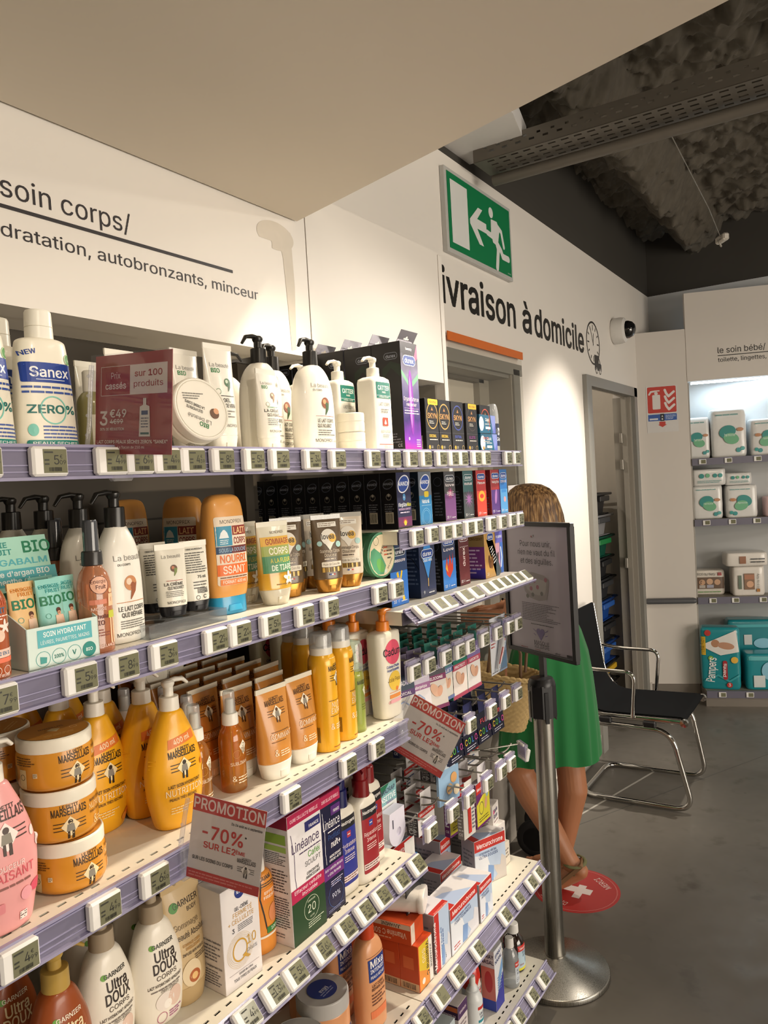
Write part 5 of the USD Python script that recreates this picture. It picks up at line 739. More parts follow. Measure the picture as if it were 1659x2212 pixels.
# slimming cartons, two fronts
mg = 'b3204e'
def slim(label, loc, dark, rz=0):
    w, d, h = (.096, .062, .236) if not dark else (.064, .060, .232)
    c1 = 'e8e4e6' if not dark else '17163a'; k = w/.096; W_ = 'f2eef0'; i1 = '4a3a5a' if not dark else W_
    f = [Rr(-w/2+.0004, w/2-.0004, h-.022, h-.0004, mg), T('CURE CELLULITE REBELLE', 0, h-.015, .0058, 'f0d0d8', w=w*.84), Rr(w*.0, w*.47, h-.046, h-.028, '2a2a6a' if not dark else '5a2a7a'), T('FRANCE', w*.27, h-.042, .0055, W_, w=w*.3), T('Linéance', 0, .165, .0175, i1, b=False, w=w*.82), Ll(-w*.2, w*.45, .155, .160, 1, i1), Pp(shapely.LineString([(-w*.42, .2), (-w*.35, .16), (-w*.36, .12), (-w*.33, .1)]).buffer(.0006), i1)]
    if not dark: f += [T('Caféi', .022, .142, .011, '5a9a3a', b=False, w=.034), T('SCULPT', .018, .128, .009, '6a6a6a', b=False, w=.046), T('CONCENTRÉ', .016, .112, .0048, '4a4a4a', w=.036), T('AMINCISSANT', .016, .105, .0048, '4a4a4a', w=.042), Rr(-w/2+.0004, w/2-.0004, .077, .101, mg), T('Effaceur cellulite', .0, .091, .0068, W_, b=False, w=.078), T('incrustée', .004, .081, .0068, W_, b=False, w=.044), Rr(-w/2+.0004, w/2-.0004, .0006, .077, '20401f'), Oo(.006, .049, .022, .0009, 'c8d0b8'), T('20', .006, .042, .0145, 'd8dcc8', b=False), T('COMPLEXE', .006, .062, .003, 'c8d0b8'), T('ACTIF', .006, .033, .003, 'c8d0b8'), Ll(-.006, .040, .014, .026, 3, 'c8d0b8', 4)]
    else: f += [T('Profilist', .006, .142, .010, '3a5a9a', b=False, w=.036), T('nuit+', .010, .126, .012, W_, w=.030), T('AMINCISSANT', .006, .108, .0046, W_, w=.036), T('CHRONO-ACTIF', .006, .101, .0046, W_, w=.038), Rr(-w/2+.0004, w/2-.0004, .070, .096, '6a2a7a'), T('Anti-cellulite tenace', .0, .086, .0056, W_, b=False, w=.056), T('+ ultra fermeté', .0, .076, .0056, W_, b=False, w=.042), Ll(-.012, .026, .052, .064, 3, 'c8c0dc'), Oo(.002, .034, .024, .0008, '3a5a9a'), T('90%', .002, .030, .009, 'd8dcf0', b=False), Ll(-.024, .026, .006, .012, 2, '8a90b8')]
    L_ = [Rr(-d+.0004, -.0004, h-.024, h-.0004, '98193f')]+([Rr(-d+.006, -.006, h-.052, h-.034, '96bc4a'), Rr(-d+.006, -.006, h-.066, h-.056, 'a6c85e'), Ll(-d+.006, -.006, .145, .168, 7, '4a4a50', 2), Ll(-d+.020, -.006, .095, .138, 8, '4a4a50', 6), Oo(-d+.012, .130, .005, .0006, '8a4a6a'), Oo(-d+.012, .115, .005, .0006, '8a4a6a'), Oo(-d+.012, .1, .005, .0006, '8a4a6a'), Ll(-d+.006, -.006, .03, .088, 13, '4a4a50', 9), Ll(-d+.02, -.02, .012, .022, 2, '7a7a80')] if not dark else [Ll(-d+.006, -.006, .03, .18, 16, '5a5a80', 4)])  # pink band painted darker on the left side, which stands in shade
    tp = [T('Linéance', 0, d*.52, .012, 'f0c8d4', b=False, w=w*.6), T('Caféi SCULPT' if not dark else 'Profilist nuit+', .004, d*.3, .0062, 'f0c8d4', b=False, w=w*.46)]
    t = carton('slimming_box', label, 'box', w, d, h, c1, f, L_, tp, loc=loc, rotz=rz, top_col=mg); return t
sa = slim('white and green slimming gel carton with pink top, nearest of the two kinds', (1.062, .888, Z4), False); dup(sa, (1.062, .953, Z4), (0, 0, 1), 'white slimming gel carton with pink top right behind the nearest one'); dup(sa, (1.063, 1.018, Z4), None, 'white slimming gel carton third in its row')
sd = slim('navy slimming night carton with pink top and violet band', (1.146, .892, Z4), True); dup(sd, (1.147, .956, Z4), None, 'navy slimming night carton with pink top behind the front one'); dup(sd, (1.147, 1.02, Z4), None, 'navy slimming night carton third in its row')
# pump lotions with coloured labels
def neu(label, loc, lab_c, pc, txt, rz=0, turn=10, back=False):
    it = [Ll(-.02, .02, .12, .15, 5, '6a6660', 3), Bc(-.012, .016, .02, .07, '3a3834')] if back else [Rr(-.026, .026, .020, .155, lab_c, .003), Rr(-.026, .026, .132, .155, '17151a'), T('Neutrogena', 0, .1415, .0068, 'e8e4e0', w=.044), Rr(-.006, .006, .114, .126, '3a4a9a' if lab_c[0] != '2' else 'b03a4a'), Rr(-.004, .004, .119, .121, 'e8e4e0'), T('Réparation' if lab_c[0] != '2' else 'Hydratation', 0, .096, .0085, 'f0dcd8', b=False, w=.044), T('Intense', 0, .084, .0085, 'f0dcd8', b=False, w=.030), Ll(-.016, .016, .066, .079, 3, 'f0dcd8', 3), Rr(-.0255, .0255, .028, .040, 'e8d8d4', name='printed_panel'), Ll(-.024, .024, .029, .039, 2, '6a3a3a')]
    t, S = bottle('lotion_bottle', label, 'bottle', [(0, .034, .020), (.003, .0365, .022), (.09, .0365, .022), (.150, .035, .021), (.166, .030, .020), (.174, .018, .0165)], 'e6e0d2', it, n=2.9, smooth=26, loc=loc, rotz=rz)
    m = mat(pc, .25, coat=.3); part(t, 'collar', mv(lathe([(.0175, 0), (.0185, .001), (.0175, .034), (.0155, .036)], 26), z=.172), m, 40)
    hd = tube([(-.012, 0, .0), (.004, 0, .004), (.018, 0, .009), (.030, 0, .013)], np.array([(.0145, .009), (.0145, .010), (.010, .007), (.003, .003)]), 12); q = part(t, 'pump_head', mv(lathe([(.0145, 0), (.0145, .022), (.012, .026)], 22), z=.208), m, 40); part(q, 'spout', mv(rot(hd, turn, [0, 0, 1]), z=.226), m, 50); return t
nr = neu('white repair lotion with red label and red pump, front one', (1.279, .914, Z4), '9a1c26', '7a1418', 'R', -3); nb = neu('white hydrating lotion with blue label and navy pump', (1.216, .925, Z4), '27308e', '171a52', 'H', -3)
dup(nr, (1.345, .945, Z4), (0, 0, -4), 'white repair lotion with red label, second from the front one to the right'); dup(nr, (1.268, .985, Z4), None, 'white lotion with red pump behind the front red-label one'); dup(nb, (1.214, .985, Z4), None, 'white lotion with navy pump behind the front blue-label one'); dup(nr, (1.34, 1.01, Z4), None, 'white lotion with red pump at the back of the repair lotions')
neu('white lotion with violet pump turned to show its printed back', (1.372, .995, Z4), '3a2a7a', '43308e', 'V', 6, back=True)
# ================================================================ ROW 5, left
Z5 = .4745
pe = 'd99a6c'
mi = [Rr(-.026, .026, .108, .155, '22387e', .002), T('Mixa', 0, .137, .0145, 'f0ece8', w=.042), T('INTENSIF', 0, .1255, .0078, 'e8e4e8', w=.044), T('PEAUX SÈCHES', 0, .114, .0058, 'e8e4e8', w=.044), Rr(-.028, .028, .159, .1598, '6a3a2a'), T('LAIT CORPS', -.002, .096, .0058, '5a3424', w=.036), T('RÉPARATEUR', -.0, .088, .0058, '5a3424', w=.042), Ll(-.022, .022, .056, .083, 4, '6a4030', 4), Rr(-.026, .026, .03, .046, 'e07a4a')]
def mixa(label, loc, pc, rz=0):
    t, S = bottle('body_milk', label, 'bottle', [(0, .034, .023), (.004, .038, .026), (.10, .0385, .0265), (.155, .037, .0255), (.178, .030, .022), (.190, .0165, .0165)], pe, mi, n=2.6, smooth=26, loc=loc, rotz=rz); pump(t, .189, pc, .017, .030, .018, .036, turn=180, rough=.35, w=.008, tip=-.008); return t
m1 = mixa('peach body milk with navy label and orange pump on the lower shelf', (1.298, .935, Z5), 'c8441c', -4); dup(m1, (1.29, 1.01, Z5), None, 'peach body milk with orange pump behind the front one, lower shelf')
m2 = mixa('peach body milk with navy pump behind the two peach jars', (1.262, 1.085, Z5), '1d2f6a', 0); dup(m2, (1.25, 1.16, Z5), None, 'peach body milk with navy pump deeper behind the peach jars')
mj = [T('Mixa', 0, .042, .012, 'f0ece8', w=.034)]
j5 = jar('cream_jar', 'peach cream jar with grey lid and navy disc on the lower shelf', 'jar', .054, .130, .030, pe, 'b5b3b0', [Rr(-.03, .03, .018, .062, '22387e', .002), T('Mixa', 0, .046, .013, 'f0ece8', w=.036), T('INTENSIF', 0, .032, .007, 'e8e4e8', w=.042), T('LOTION', .055, .06, .008, '8a5a3a', b=False), Ll(.036, .07, .03, .054, 3, '8a5a3a')], [Dd(0, 0, .031, '22387e'), T('Mixa', 0, .0, .009, 'c8ccd8', a=180, w=.022), Ll(-.018, .018, -.02, -.008, 2, '8a94b8')], loc=(1.185, .972, Z5), round_=False)
jar('cream_jar', 'peach cream jar with orange disc on its grey lid at the bottom edge', 'jar', .054, .112, .030, pe, 'b0aeab', [Rr(-.03, .03, .018, .062, '22387e', .002), T('Mixa', 0, .046, .013, 'f0ece8', w=.036)], [Dd(0, 0, .031, 'c8481c'), Rr(-.018, .018, -.010, .012, '22387e'), T('Mixa', 0, .004, .009, 'e0d8d4', a=180, w=.024), T('INTENSIF', 0, -.006, .005, 'e0d8d4', a=180, w=.028)], loc=(1.075, .948, Z5), round_=False)
# ================================================================ PRICE TAGS
lcd = mat('76765e', .18, coat=.4, var=.02); tagw = mat('e9e8e6', .4, var=.01)
def price_tag(label, loc, txt, rx=0., group=None, blank=False):
    t = thing('price_tag', label, 'price tag', loc, (rx, 0, 0), group)
    part(t, 'housing', bx(-.0245, .0245, -.013, 0, -.0185, .0185, .003), tagw)
    q = part(t, 'screen', bx(-.011, .0215, -.0134, -.0125, -.0145, .0150), lcd)
    if not blank:
        a, c = (txt.split(',')+[''])[:2]; ink_ = '20201c'
        it = [T(a, .0105 if c else .014, -.004, .0115, ink_, w=.007*len(a), b=False, al='r')]
        if c: it += [T(c, .0112, -.004, .0052, ink_, w=.0085, b=False, al='l'), T('€', .0135, .0035, .0045, ink_, b=False)]
        decal(q, on_front(-.0134), it+[Ll(-.0095, .012, .0085, .0135, 1, '35352c', 2), Ll(-.0095, -.003, -.006, .004, 2, '35352c', 3), Bc(-.004, .014, -.0125, -.0075, '2c2c24', 5)], eps=.0001)
    else: decal(q, on_front(-.0134), [Oo(-.004, .008, .004, .0006, '35352c'), Ll(-.003, .012, -.010, -.002, 3, '5a5a48', 3)], eps=.0001)
    return t
def tag_row(zr, rows, name, tilt=0):
    if tilt: a = math.radians(tilt); cy, cz = YF-.001-.0025*math.cos(a)-.021*math.sin(a), zr+.001-.021*math.cos(a)+.0025*math.sin(a); y, z = cy-.0015*math.cos(a), cz+.0015*math.sin(a)
    else: y, z = YF-.0045, zr-.019
    n = len(rows)
    for i, (x, txt) in enumerate(rows):
        pos = 'leftmost' if i == 0 else 'rightmost' if i == n-1 else '%s from the left' % (SEQ[i] if i < 14 else ['fifteenth', 'sixteenth', 'seventeenth', 'eighteenth', 'nineteenth', 'twentieth', 'twenty-first', 'twenty-second'][i-14])
        price_tag('white electronic price tag on the %s, %s' % (name, pos), (x, y, z), txt, -tilt, blank=txt == '')
tag_row(1.69, [(.497, '7,99'), (0.583, '5,09'), (0.675, '4,99'), (0.721, '6,99'), (0.771, '4,99'), (0.821, '4,39'), (0.884, '8,59'), (0.956, '5,99'), (1.021, '2,99'), (1.112, '3,60'), (1.191, '5,25'), (1.315, '8,70'), (1.396, '11,20'), (1.468, '39,90'), (1.534, '15,50'), (1.608, '8,90'), (1.670, '9,50'), (1.722, '15,50'), (1.799, '9,90'), (1.858, '5,90'), (2.001, '6,20'), (2.061, '8,20')], 'top shelf rail')
tag_row(1.413, [(0.495, '7,99'), (0.605, '5,99'), (0.672, '8,99'), (0.742, '3,59'), (0.844, '2,39'), (0.898, '2,49'), (0.972, '5,39'), (1.064, '4,39'), (1.140, '6,39'), (1.312, '6,90'), (1.378, '10,90')], 'second shelf rail')
tag_row(1.515, [(1.475, '9,90'), (1.545, '7,90'), (1.613, '9,20'), (1.669, '7,90'), (1.737, '11,50'), (1.788, '8,90'), (1.871, '7,20'), (1.941, '7,90'), (2.008, '6,90'), (2.065, '6,20')], 'upper condom shelf rail')
tag_row(1.338, [(1.461, '7,90'), (1.539, '6,90'), (1.586, '9,90'), (1.671, '5,90'), (1.731, '8,50'), (1.800, '7,20'), (1.855, '11,20'), (1.906, '9,50'), (1.954, '5,50'), (2.003, '9,20'), (2.058, '2,90')], 'tilted lower condom shelf rail', 48)
tag_row(1.106, [(0.497, '4,99'), (0.616, '4,99'), (0.699, '6,50'), (0.997, '5,49'), (1.168, '5,49'), (1.269, '9,90')], 'third shelf rail')
tag_row(.806, [(0.848, '4,99'), (0.913, '13,99'), (0.967, '5,99'), (1.043, '16,49'), (1.114, '14,49'), (1.178, '5,49'), (1.238, '5,49'), (1.310, '7,39'), (1.379, '5,90')], 'tilted fourth shelf rail', 40)
tag_row(.474, [(1.365, '5,39'), (1.448, ''), (1.530, '3,35'), (1.640, '7,49'), (1.806, '6,20'), (1.895, '4,50'), (1.989, '9,20'), (2.047, '5,20')], 'lower pharmacy shelf rail', 40)
tag_row(.165, [(1.745, '5,20'), (1.800, '5,20'), (1.860, '3,20'), (1.957, '2,90'), (2.040, '2,50')], 'bottom shelf rail', 40)
# ================================================================ PROMOTION CARDS ON CLEAR ARMS
def frame3(TL, TR, BL):
    TL, TR, BL = map(np.array, (TL, TR, BL)); u = TR-TL; w = np.linalg.norm(u); u = u/w; v = TL-BL; v = v-u*(v@u); h = np.linalg.norm(v); v /= h; y = np.cross(v, u); R = np.column_stack([u, y, v])
    e = (math.degrees(math.atan2(R[2, 1], R[2, 2])), math.degrees(math.asin(-R[2, 0])), math.degrees(math.atan2(R[1, 0], R[0, 0]))); return TL, e, w, h
acry = clear('f2f2f6', .86, .03, 'acrylic')
def promo(label, TL, TR, BL, rail_pt, items, back, red=False):
    o, e, w, h = frame3(TL, TR, BL); t = thing('promotion_sign', label, 'sign', o, e)
    part(t, 'card', bx(.004, w-.001, 0, .0006, -h+.001, -.001), mat(back, .35, coat=.3)); part(t, 'clear_sleeve', bx(-.006, w+.001, -.0010, -.0006, -h-.001, .001), clear('f6f6f8', .985, .05, 'sleeve', .12))
    decal(t, on_front(-.0001), items(w, h), eps=.0001)
    spine = tube([(-.006, 0, -.012), (-.008, 0, -h*.3), (-.010, 0, -h*.7), (-.016, 0, -h*.98)], .0035, 10); q = part(t, 'clear_arm', spine, acry, True)
    for k in range(4): part(q, 'rivet', mv(trimesh.creation.icosphere(1, .0025), -.0085-.001*k, -.003, -h*(.2+.2*k)), acry, True)
    R = trimesh.transformations.euler_matrix(*[math.radians(x) for x in e], axes='sxyz')[:3, :3]; p = R.T@(np.array(rail_pt)-o)
    a = np.array([-.014, 0, -h*.92]); part(t, 'clip_arm', tube([a, a*.5+p*.5+[0, -.004, 0], p], np.array([.004, .005, .007]), 10), acry, True); cl = bx(-.018, .018, -.006, .006, -.024, .024, .003); M4 = np.eye(4); M4[:3, :3] = R.T; M4[:3, 3] = p; cl.apply_transform(M4); part(t, 'rail_clip', cl, acry)
rp = 'e9dcd6'
def red_card(w, h): return [Rr(w*.10, w*.94, h*-.41, h*-.12, rp, name='printed_panel'), Rr(w*.105, w*.48, h*-.405, h*-.125, 'a22a30'), T('Prix', w*.295, -h*.245, h*.062, rp, b=False), T('cassés', w*.295, -h*.345, h*.062, rp, w=w*.27), T('sur 100', w*.71, -h*.235, h*.058, 'a22a30', w=w*.34), T('produits', w*.71, -h*.335, h*.058, 'a22a30', b=False, w=w*.36),
    T('3', w*.14, -h*.70, h*.135, rp, w=w*.105), T('€49', w*.33, -h*.625, h*.075, rp, w=w*.22), T('4€99', w*.31, -h*.69, h*.045, rp, w=w*.17), Rr(w*.22, w*.40, -h*.675, -h*.668, rp, name='printed_panel'), T('30% DE RÉDUCTION', w*.25, -h*.755, h*.026, rp, w=w*.32), Pp([(w*.60, -h*.82), (w*.74, -h*.82), (w*.73, -h*.53), (w*.69, -h*.515), (w*.69, -h*.45), (w*.65, -h*.45), (w*.65, -h*.515), (w*.61, -h*.53)], 'e4dcd4'), Rr(w*.63, w*.71, -h*.61, -h*.57, '3a4a7a'), Ll(w*.625, w*.72, -h*.74, -h*.63, 4, '6a6a7a', 3), Rr(w*.62, w*.725, -h*.80, -h*.78, '4a6a6a'), T('LAIT CORPS PEAUX SÈCHES ZERO% "SANEX"', w*.5, -h*.885, h*.032, rp, w=w*.9), T('Le flacon de 250 ml', w*.5, -h*.935, h*.026, rp, b=False, w=w*.34)]
promo('red promotion card Prix casses sur 100 produits on a clear arm, top shelf', (0.692, 0.901, 1.818), (0.687, 0.74, 1.806), (0.687, 0.899, 1.682), (.695, .866, 1.668), red_card, 'a22a30')
def white_card(w, h):
    r_ = 'c23028'
    return [Rr(.004, w-.001, -h*.20, -.001, r_), T('PROMOTION', w*.51, -h*.165, h*.125, 'ecdcd4', w=w*.93), T('Du 26 août au 6 septembre', w*.96, -h*.265, h*.028, '2a2624', al='r', w=w*.40), T('-70%', w*.46, -h*.49, h*.15, r_, w=w*.54), T('*', w*.76, -h*.40, h*.04, '2a2624'), T('SUR LE', w*.40, -h*.60, h*.07, r_, w=w*.36), T('2', w*.62, -h*.60, h*.07, r_), T('ÈME', w*.71, -h*.58, h*.04, r_, w=w*.12), T('SUR LES SOINS DU CORPS', w*.36, -h*.76, h*.04, '2a2624', w=w*.54),
        Rr(.004, w-.001, -h+.001, -h*.88, r_), Ll(w*.06, w*.92, -h*.97, -h*.90, 2, 'd88078', 4)]+logo_petit(w*.80, -h*.70, w*.24, '3a3634', 'e2dcd4')
promo('white and red promotion card minus 70 percent at the third shelf, left one', (0.765, 0.846, 1.19), (0.796, 0.73, 1.17), (0.761, 0.843, 1.062), (.768, .866, 1.082), white_card, 'dcd6ce')
promo('white and red promotion card minus 70 percent tilted in front of the hooks', (1.493, 0.902, 1.138), (1.509, 0.778, 1.077), (1.461, 0.942, 1.008), (1.375, .866, 1.085), white_card, 'dcd6ce')
# ================================================================ HOOKS WITH HANGING PACKS
zinc = mat('b9b6ac', .3, .7, var=.03)
pb = thing('hook_panel', 'dark slotted hook board behind the hanging packs', 'hook board', (0, 0, 0)); part(pb, 'board', bx(XM+.03, X1-.01, 1.304, 1.314, .52, 1.30), mat('3a352e', .6))
for z in (.812, .992, 1.197): part(pb, 'crossbar', bx(XM+.03, X1-.01, 1.292, 1.304, z-.02, z+.004), zinc)
hk = None
def hook(x, z, label, txt, tl, yaw=0., tag=True):
    global hk
    if hk is None:
        hk = thing('display_hook', label, 'hook', (x, .905, z+.028))
        part(hk, 'rod', tube([(0, .386, -.004), (0, .01, 0), (0, 0, .002)], .0026, 8), zinc, True); part(hk, 'lower_rod', tube(fillet([(0, .386, -.024), (0, .075, -.022), (0, .045, -.014), (0, .03, .006)], .015), .0026, 8), zinc, True)
        part(hk, 'tip_bar', rot(mv(lathe([(.0035, -.022), (.004, -.021), (.004, .021), (.0035, .022)], 12), 0, 0, 0), 90, [0, 1, 0]), mat('d8d6d2', .35), True)
        h_ = thing('tag_holder', None, None)
        stage.RemovePrim(h_.GetPath())
        part(hk, 'tag_holder', cat_([bx(-.0255, .0255, -.012, -.002, -.006, .003, .001), bx(-.0265, .0265, -.0025, -.001, -.048, -.004)]), clear('e4e0f4', .7, .06))
    else: dup(hk, (x, .905, z+.028), (0, 0, yaw), label)
    if tag: c, s = math.cos(math.radians(yaw)), math.sin(math.radians(yaw)); price_tag(tl, (x+s*.003, .905-.003*c, z+.002), txt, 0) if not yaw else dup_tag(tl, (x, .90, z-.0), txt, yaw)
def dup_tag(tl, loc, txt, yaw):
    t = price_tag(tl, loc, txt); UsdGeom.Xform(t).GetOrderedXformOps()[1].Set(Gf.Vec3f(14, 0, yaw))
HA = [1.49, 1.56, 1.644, 1.716, 1.775, 1.863, 1.951, 2.035, 2.095]; HB = [1.759, 1.889, 1.983, 2.07]; HC = [1.526, 1.639, 1.729, 1.841, 1.933, 1.999, 2.095]
for r_, (H, z, nm) in enumerate(((HA, 1.184, 'top'), (HB, .982, 'middle'), (HC, .799, 'lowest'))):
    for i, x in enumerate(H):
        ps = 'leftmost' if i == 0 else 'rightmost' if i == len(H)-1 else SEQ[i]+' from the left'
        hook(x, z, 'zinc display hook of the %s hook row, %s' % (nm, ps), ['2,50', '5,20', '3,90', '2,20', '2,60', '4,10', '6,30', '1,90', '9,90'][i], 'white price tag hung on the %s hook row, %s' % (nm, ps), yaw=(48 if (r_, i) == (2, 6) else 0))
def pack(name, label, x, y, z, w, h, d, col, front, side=None, tab=True, tabcol='e4e2de', rz=0, tilt=0., top=None):
    """A pack hanging from a hook by its header; z is the hook's height."""
    t = thing(name, label, 'hanging pack', (x, y, z), (tilt, 0, rz))
    if tab: part(t, 'hang_tab', bx(-w*.32, w*.32, -.0006, .0006, -.034, .012, .0003), mat(tabcol, .4))
    part(t, 'carton', bx(-w/2, w/2, 0 if tab else -.001, d, -.034-h, -.034, .0006), mat(col, .35))
    mp = lambda u, v, e: np.column_stack([u, np.full_like(u, -.001-e), v-.034])
    decal(t, mp, front, eps=.0003)
    if side: decal(t, lambda u, v, e: np.column_stack([np.full_like(u, -w/2-e), -u, v-.034]), [Rr(-d+.0004, -.0004, -h+.0004, -.0004, side)]+[T('CE', -d/2, -h*.9, d*.35, 'e8ecea'), Ll(-d*.85, -d*.1, -h*.8, -h*.3, 6, 'd8dcd8', 4)])
    return t
def dressing(w, h, c1, c2, word, sub, seed=1, extra=()): return [Rr(-w/2, w/2, -h*.30, 0, c1), T(word, 0, -h*.2, h*.085, 'f0ecf0', w=w*.82), Rr(-w/2, w/2, -h*.42, -h*.30, c2), T(sub, 0, -h*.39, h*.055, 'f0ecf0', w=w*.7), Rr(-w/2, w/2, -h+.0006, -h*.92, c2)]+list(extra)
za = 1.21
hands = lambda w, h: [Pp(affinity.rotate(affinity.scale(Point(-w*.08, -h*.60).buffer(w*.16, 8), 1, 1.6), 40), 'e0b498'), Pp(affinity.rotate(affinity.scale(Point(w*.14, -h*.64).buffer(w*.12, 8), 1, 1.5), -30), 'd8a488')]
k_ = [(1.49, .078, .12, '3a4a5c', '5a3a72', 'SPARADRAP', 'MEDICAL', 'e0dcd4', 0), (1.56, .08, .125, 'cfc6d8', 'a06a9a', 'PRESSION ZERO', 'hypoallergenique', 'eae6ea', 1), (1.644, .076, .12, '4a4a52', '7a2a5a', 'PANSEMENTS', 'SILICONE', 'dcd4cc', 2), (1.716, .072, .12, '4a7a80', '6a7aa8', 'ECHARPES', 'FILET', 'd6d2c8', 2), (1.79, .084, .13, '15705e', 'b04a62', 'CICATRI', 'PROTECT', 'ece2dc', 3), (1.875, .08, .13, '7a6aa0', 'b04a62', 'STERILES', 'ASSORTIS', 'e6e2e0', 3)]
for i, (x, w, h, c1, c2, a, b, base, kind) in enumerate(k_):
    p0 = pack('dressing_pack', 'hanging dressing pack with %s band, front of the top hook row, %s' % (['slate', 'pale lilac', 'charcoal', 'grey-teal', 'green', 'mauve'][i], SEQ[i]), x, .935, za, w, h, .022, base, dressing(w, h, c1, c2, a, b, i, hands(w, h) if kind >= 2 else [Pp(shapely.LineString([(-w*.3, -h*.55), (0, -h*.5), (w*.2, -h*.6), (w*.05, -h*.8)]).buffer(.0012), '9ab0d8')]), '15705e' if kind == 3 else '4a3a5c', tabcol='4a4058' if kind < 2 else '1f6a5c', rz=(-14 if i < 3 else 0), tilt=(-6 if i < 3 else 0))
    for k in range(4 if i < 3 else 3): dup(p0, (x-.002*k, .968+.045*k, za), (-8+3*k, 0, -2+k) if i < 3 else (0, 0, 0), 'hanging dressing pack, %s behind the one with %s band' % (SEQ[k], ['slate', 'pale lilac', 'charcoal', 'grey-teal', 'green', 'mauve'][i]))
teal = [Rr(-.04, .04, -.095, -.03, '127a6a'), Ll(-.03, .03, -.08, -.05, 3, 'd8e8e0', 5)]
tp_ = pack('bandage_pack', 'flat teal bandage pack at the back of the top hooks, leftmost', 1.53, 1.13, za-.02, .08, .10, .012, '0f7466', teal, '0c5f55')
for i, x in enumerate((1.53, 1.61, 1.69, 1.78)):
    for k in range(4):
        if i or k: dup(tp_, (x, 1.10+.04*k, za-.02), (6, 0, 0), 'flat teal bandage pack, back of the top hooks, %s column, %s back' % (SEQ[i], SEQ[k]))
for i, x in enumerate((1.90, 1.98)): pack('plaster_box', 'white and red plaster box at the back of the top hooks, %s' % ('left' if i == 0 else 'right'), x, 1.14+.04*i, za+.0, .075, .05, .04, 'e4e0dc', [Rr(-.0375, .0375, -.016, -.0006, 'c23028'), T('Mercurochrome', 0, -.012, .007, 'f4ecea', w=.06)], tabcol='e6e4e0')
# thermometer on its card
t = thing('thermometer_pack', 'blister card with a red and white digital thermometer, hung at the right end', 'hanging pack', (2.03, .93, za))
part(t, 'card', bx(-.055, .055, 0, .0012, -.155, .008), mat('cfd2d8', .4)); decal(t, on_front(0), [Pp([(.0, -.155), (.055, -.155), (.055, -.03), (.03, .0), (-.012, -.09)], '7f93ae'), Pp([(.012, -.15), (.055, -.15), (.055, -.10), (-.004, -.10)], '5a7896'), Ll(-.05, -.02, -.08, -.035, 5, 'a04a4a', 3), Ll(-.05, .05, -.152, -.146, 1, '6a6a72')])
ths = lambda P, r: tube(P, r, 14); q = part(t, 'thermometer', ths([(-.030, -.008, -.138), (-.012, -.009, -.098), (.004, -.010, -.062), (.022, -.010, -.022)], np.array([(.003, .003), (.007, .005), (.0095, .006), (.0085, .006)])), mat('e6e4e2', .35), True)
part(q, 'red_grip', ths([(-.024, -.0105, -.125), (-.012, -.0125, -.098), (-.004, -.0125, -.080)], np.array([(.0035, .003), (.0065, .004), (.007, .004)])), mat('c43a34', .35), True); part(q, 'display_window', ths([(.004, -.0145, -.062), (.012, -.0145, -.044), (.017, -.0145, -.033)], np.array([(.006, .003), (.006, .003), (.0055, .003)])), mat('b8302c', .3), True); part(q, 'display', ths([(.007, -.0172, -.056), (.0135, -.0172, -.041)], .0035), mat('2a2024', .2))
part(t, 'blister', ths([(-.034, -.009, -.146), (-.012, -.010, -.098), (.004, -.011, -.062), (.026, -.010, -.014)], np.array([(.007, .006), (.012, .010), (.014, .011), (.012, .010)])), clear('eef0f2', .9, .05), True)
# middle row: navy packs with bright letters
for i, x in enumerate((1.77, 1.86, 1.95, 2.04)):
    g = random.Random(i); w, h = .082, .085
    p0 = pack('plaster_pack', 'navy plaster pack with coloured letters on the middle hook row, %s' % SEQ[i], x, .955, .995, w, h, .02, '16182e', [T('FUN', 0, -.03, .012, 'd8505a', w=.05)]+[T(c, -.03+.02*j, -.062, .016, ['e0c03a', '5ab04a', '3a7ac8', 'd04a9a'][j]) for j, c in enumerate('COLO')]+[Ll(-.03, .03, -.08, -.068, 2, 'c8c8d8', i)], '1c2048', tabcol='2a2e5a', tilt=-4)
    for k in range(3): dup(p0, (x, 1.0+.05*k, .995), (-4+2*k, 0, 0), 'navy plaster pack of the middle hook row, %s column, %s behind the front' % (SEQ[i], SEQ[k]))
pack('plaster_pack', 'blue and orange honeycomb card glimpsed beside the tilted promotion card', 1.735, .955, .905, .09, .09, .008, '9cc0e0', [Pp(affinity.scale(Point(.02, -.03).buffer(.014, 3), 1, 1), 'e8b070'), Pp(affinity.scale(Point(.0, -.055).buffer(.014, 3), 1, 1), 'e8c08a'), Pp(Point(.03, -.065).buffer(.014, 3), 'f0e0c0')], tabcol='d8e4f0', rz=-8)
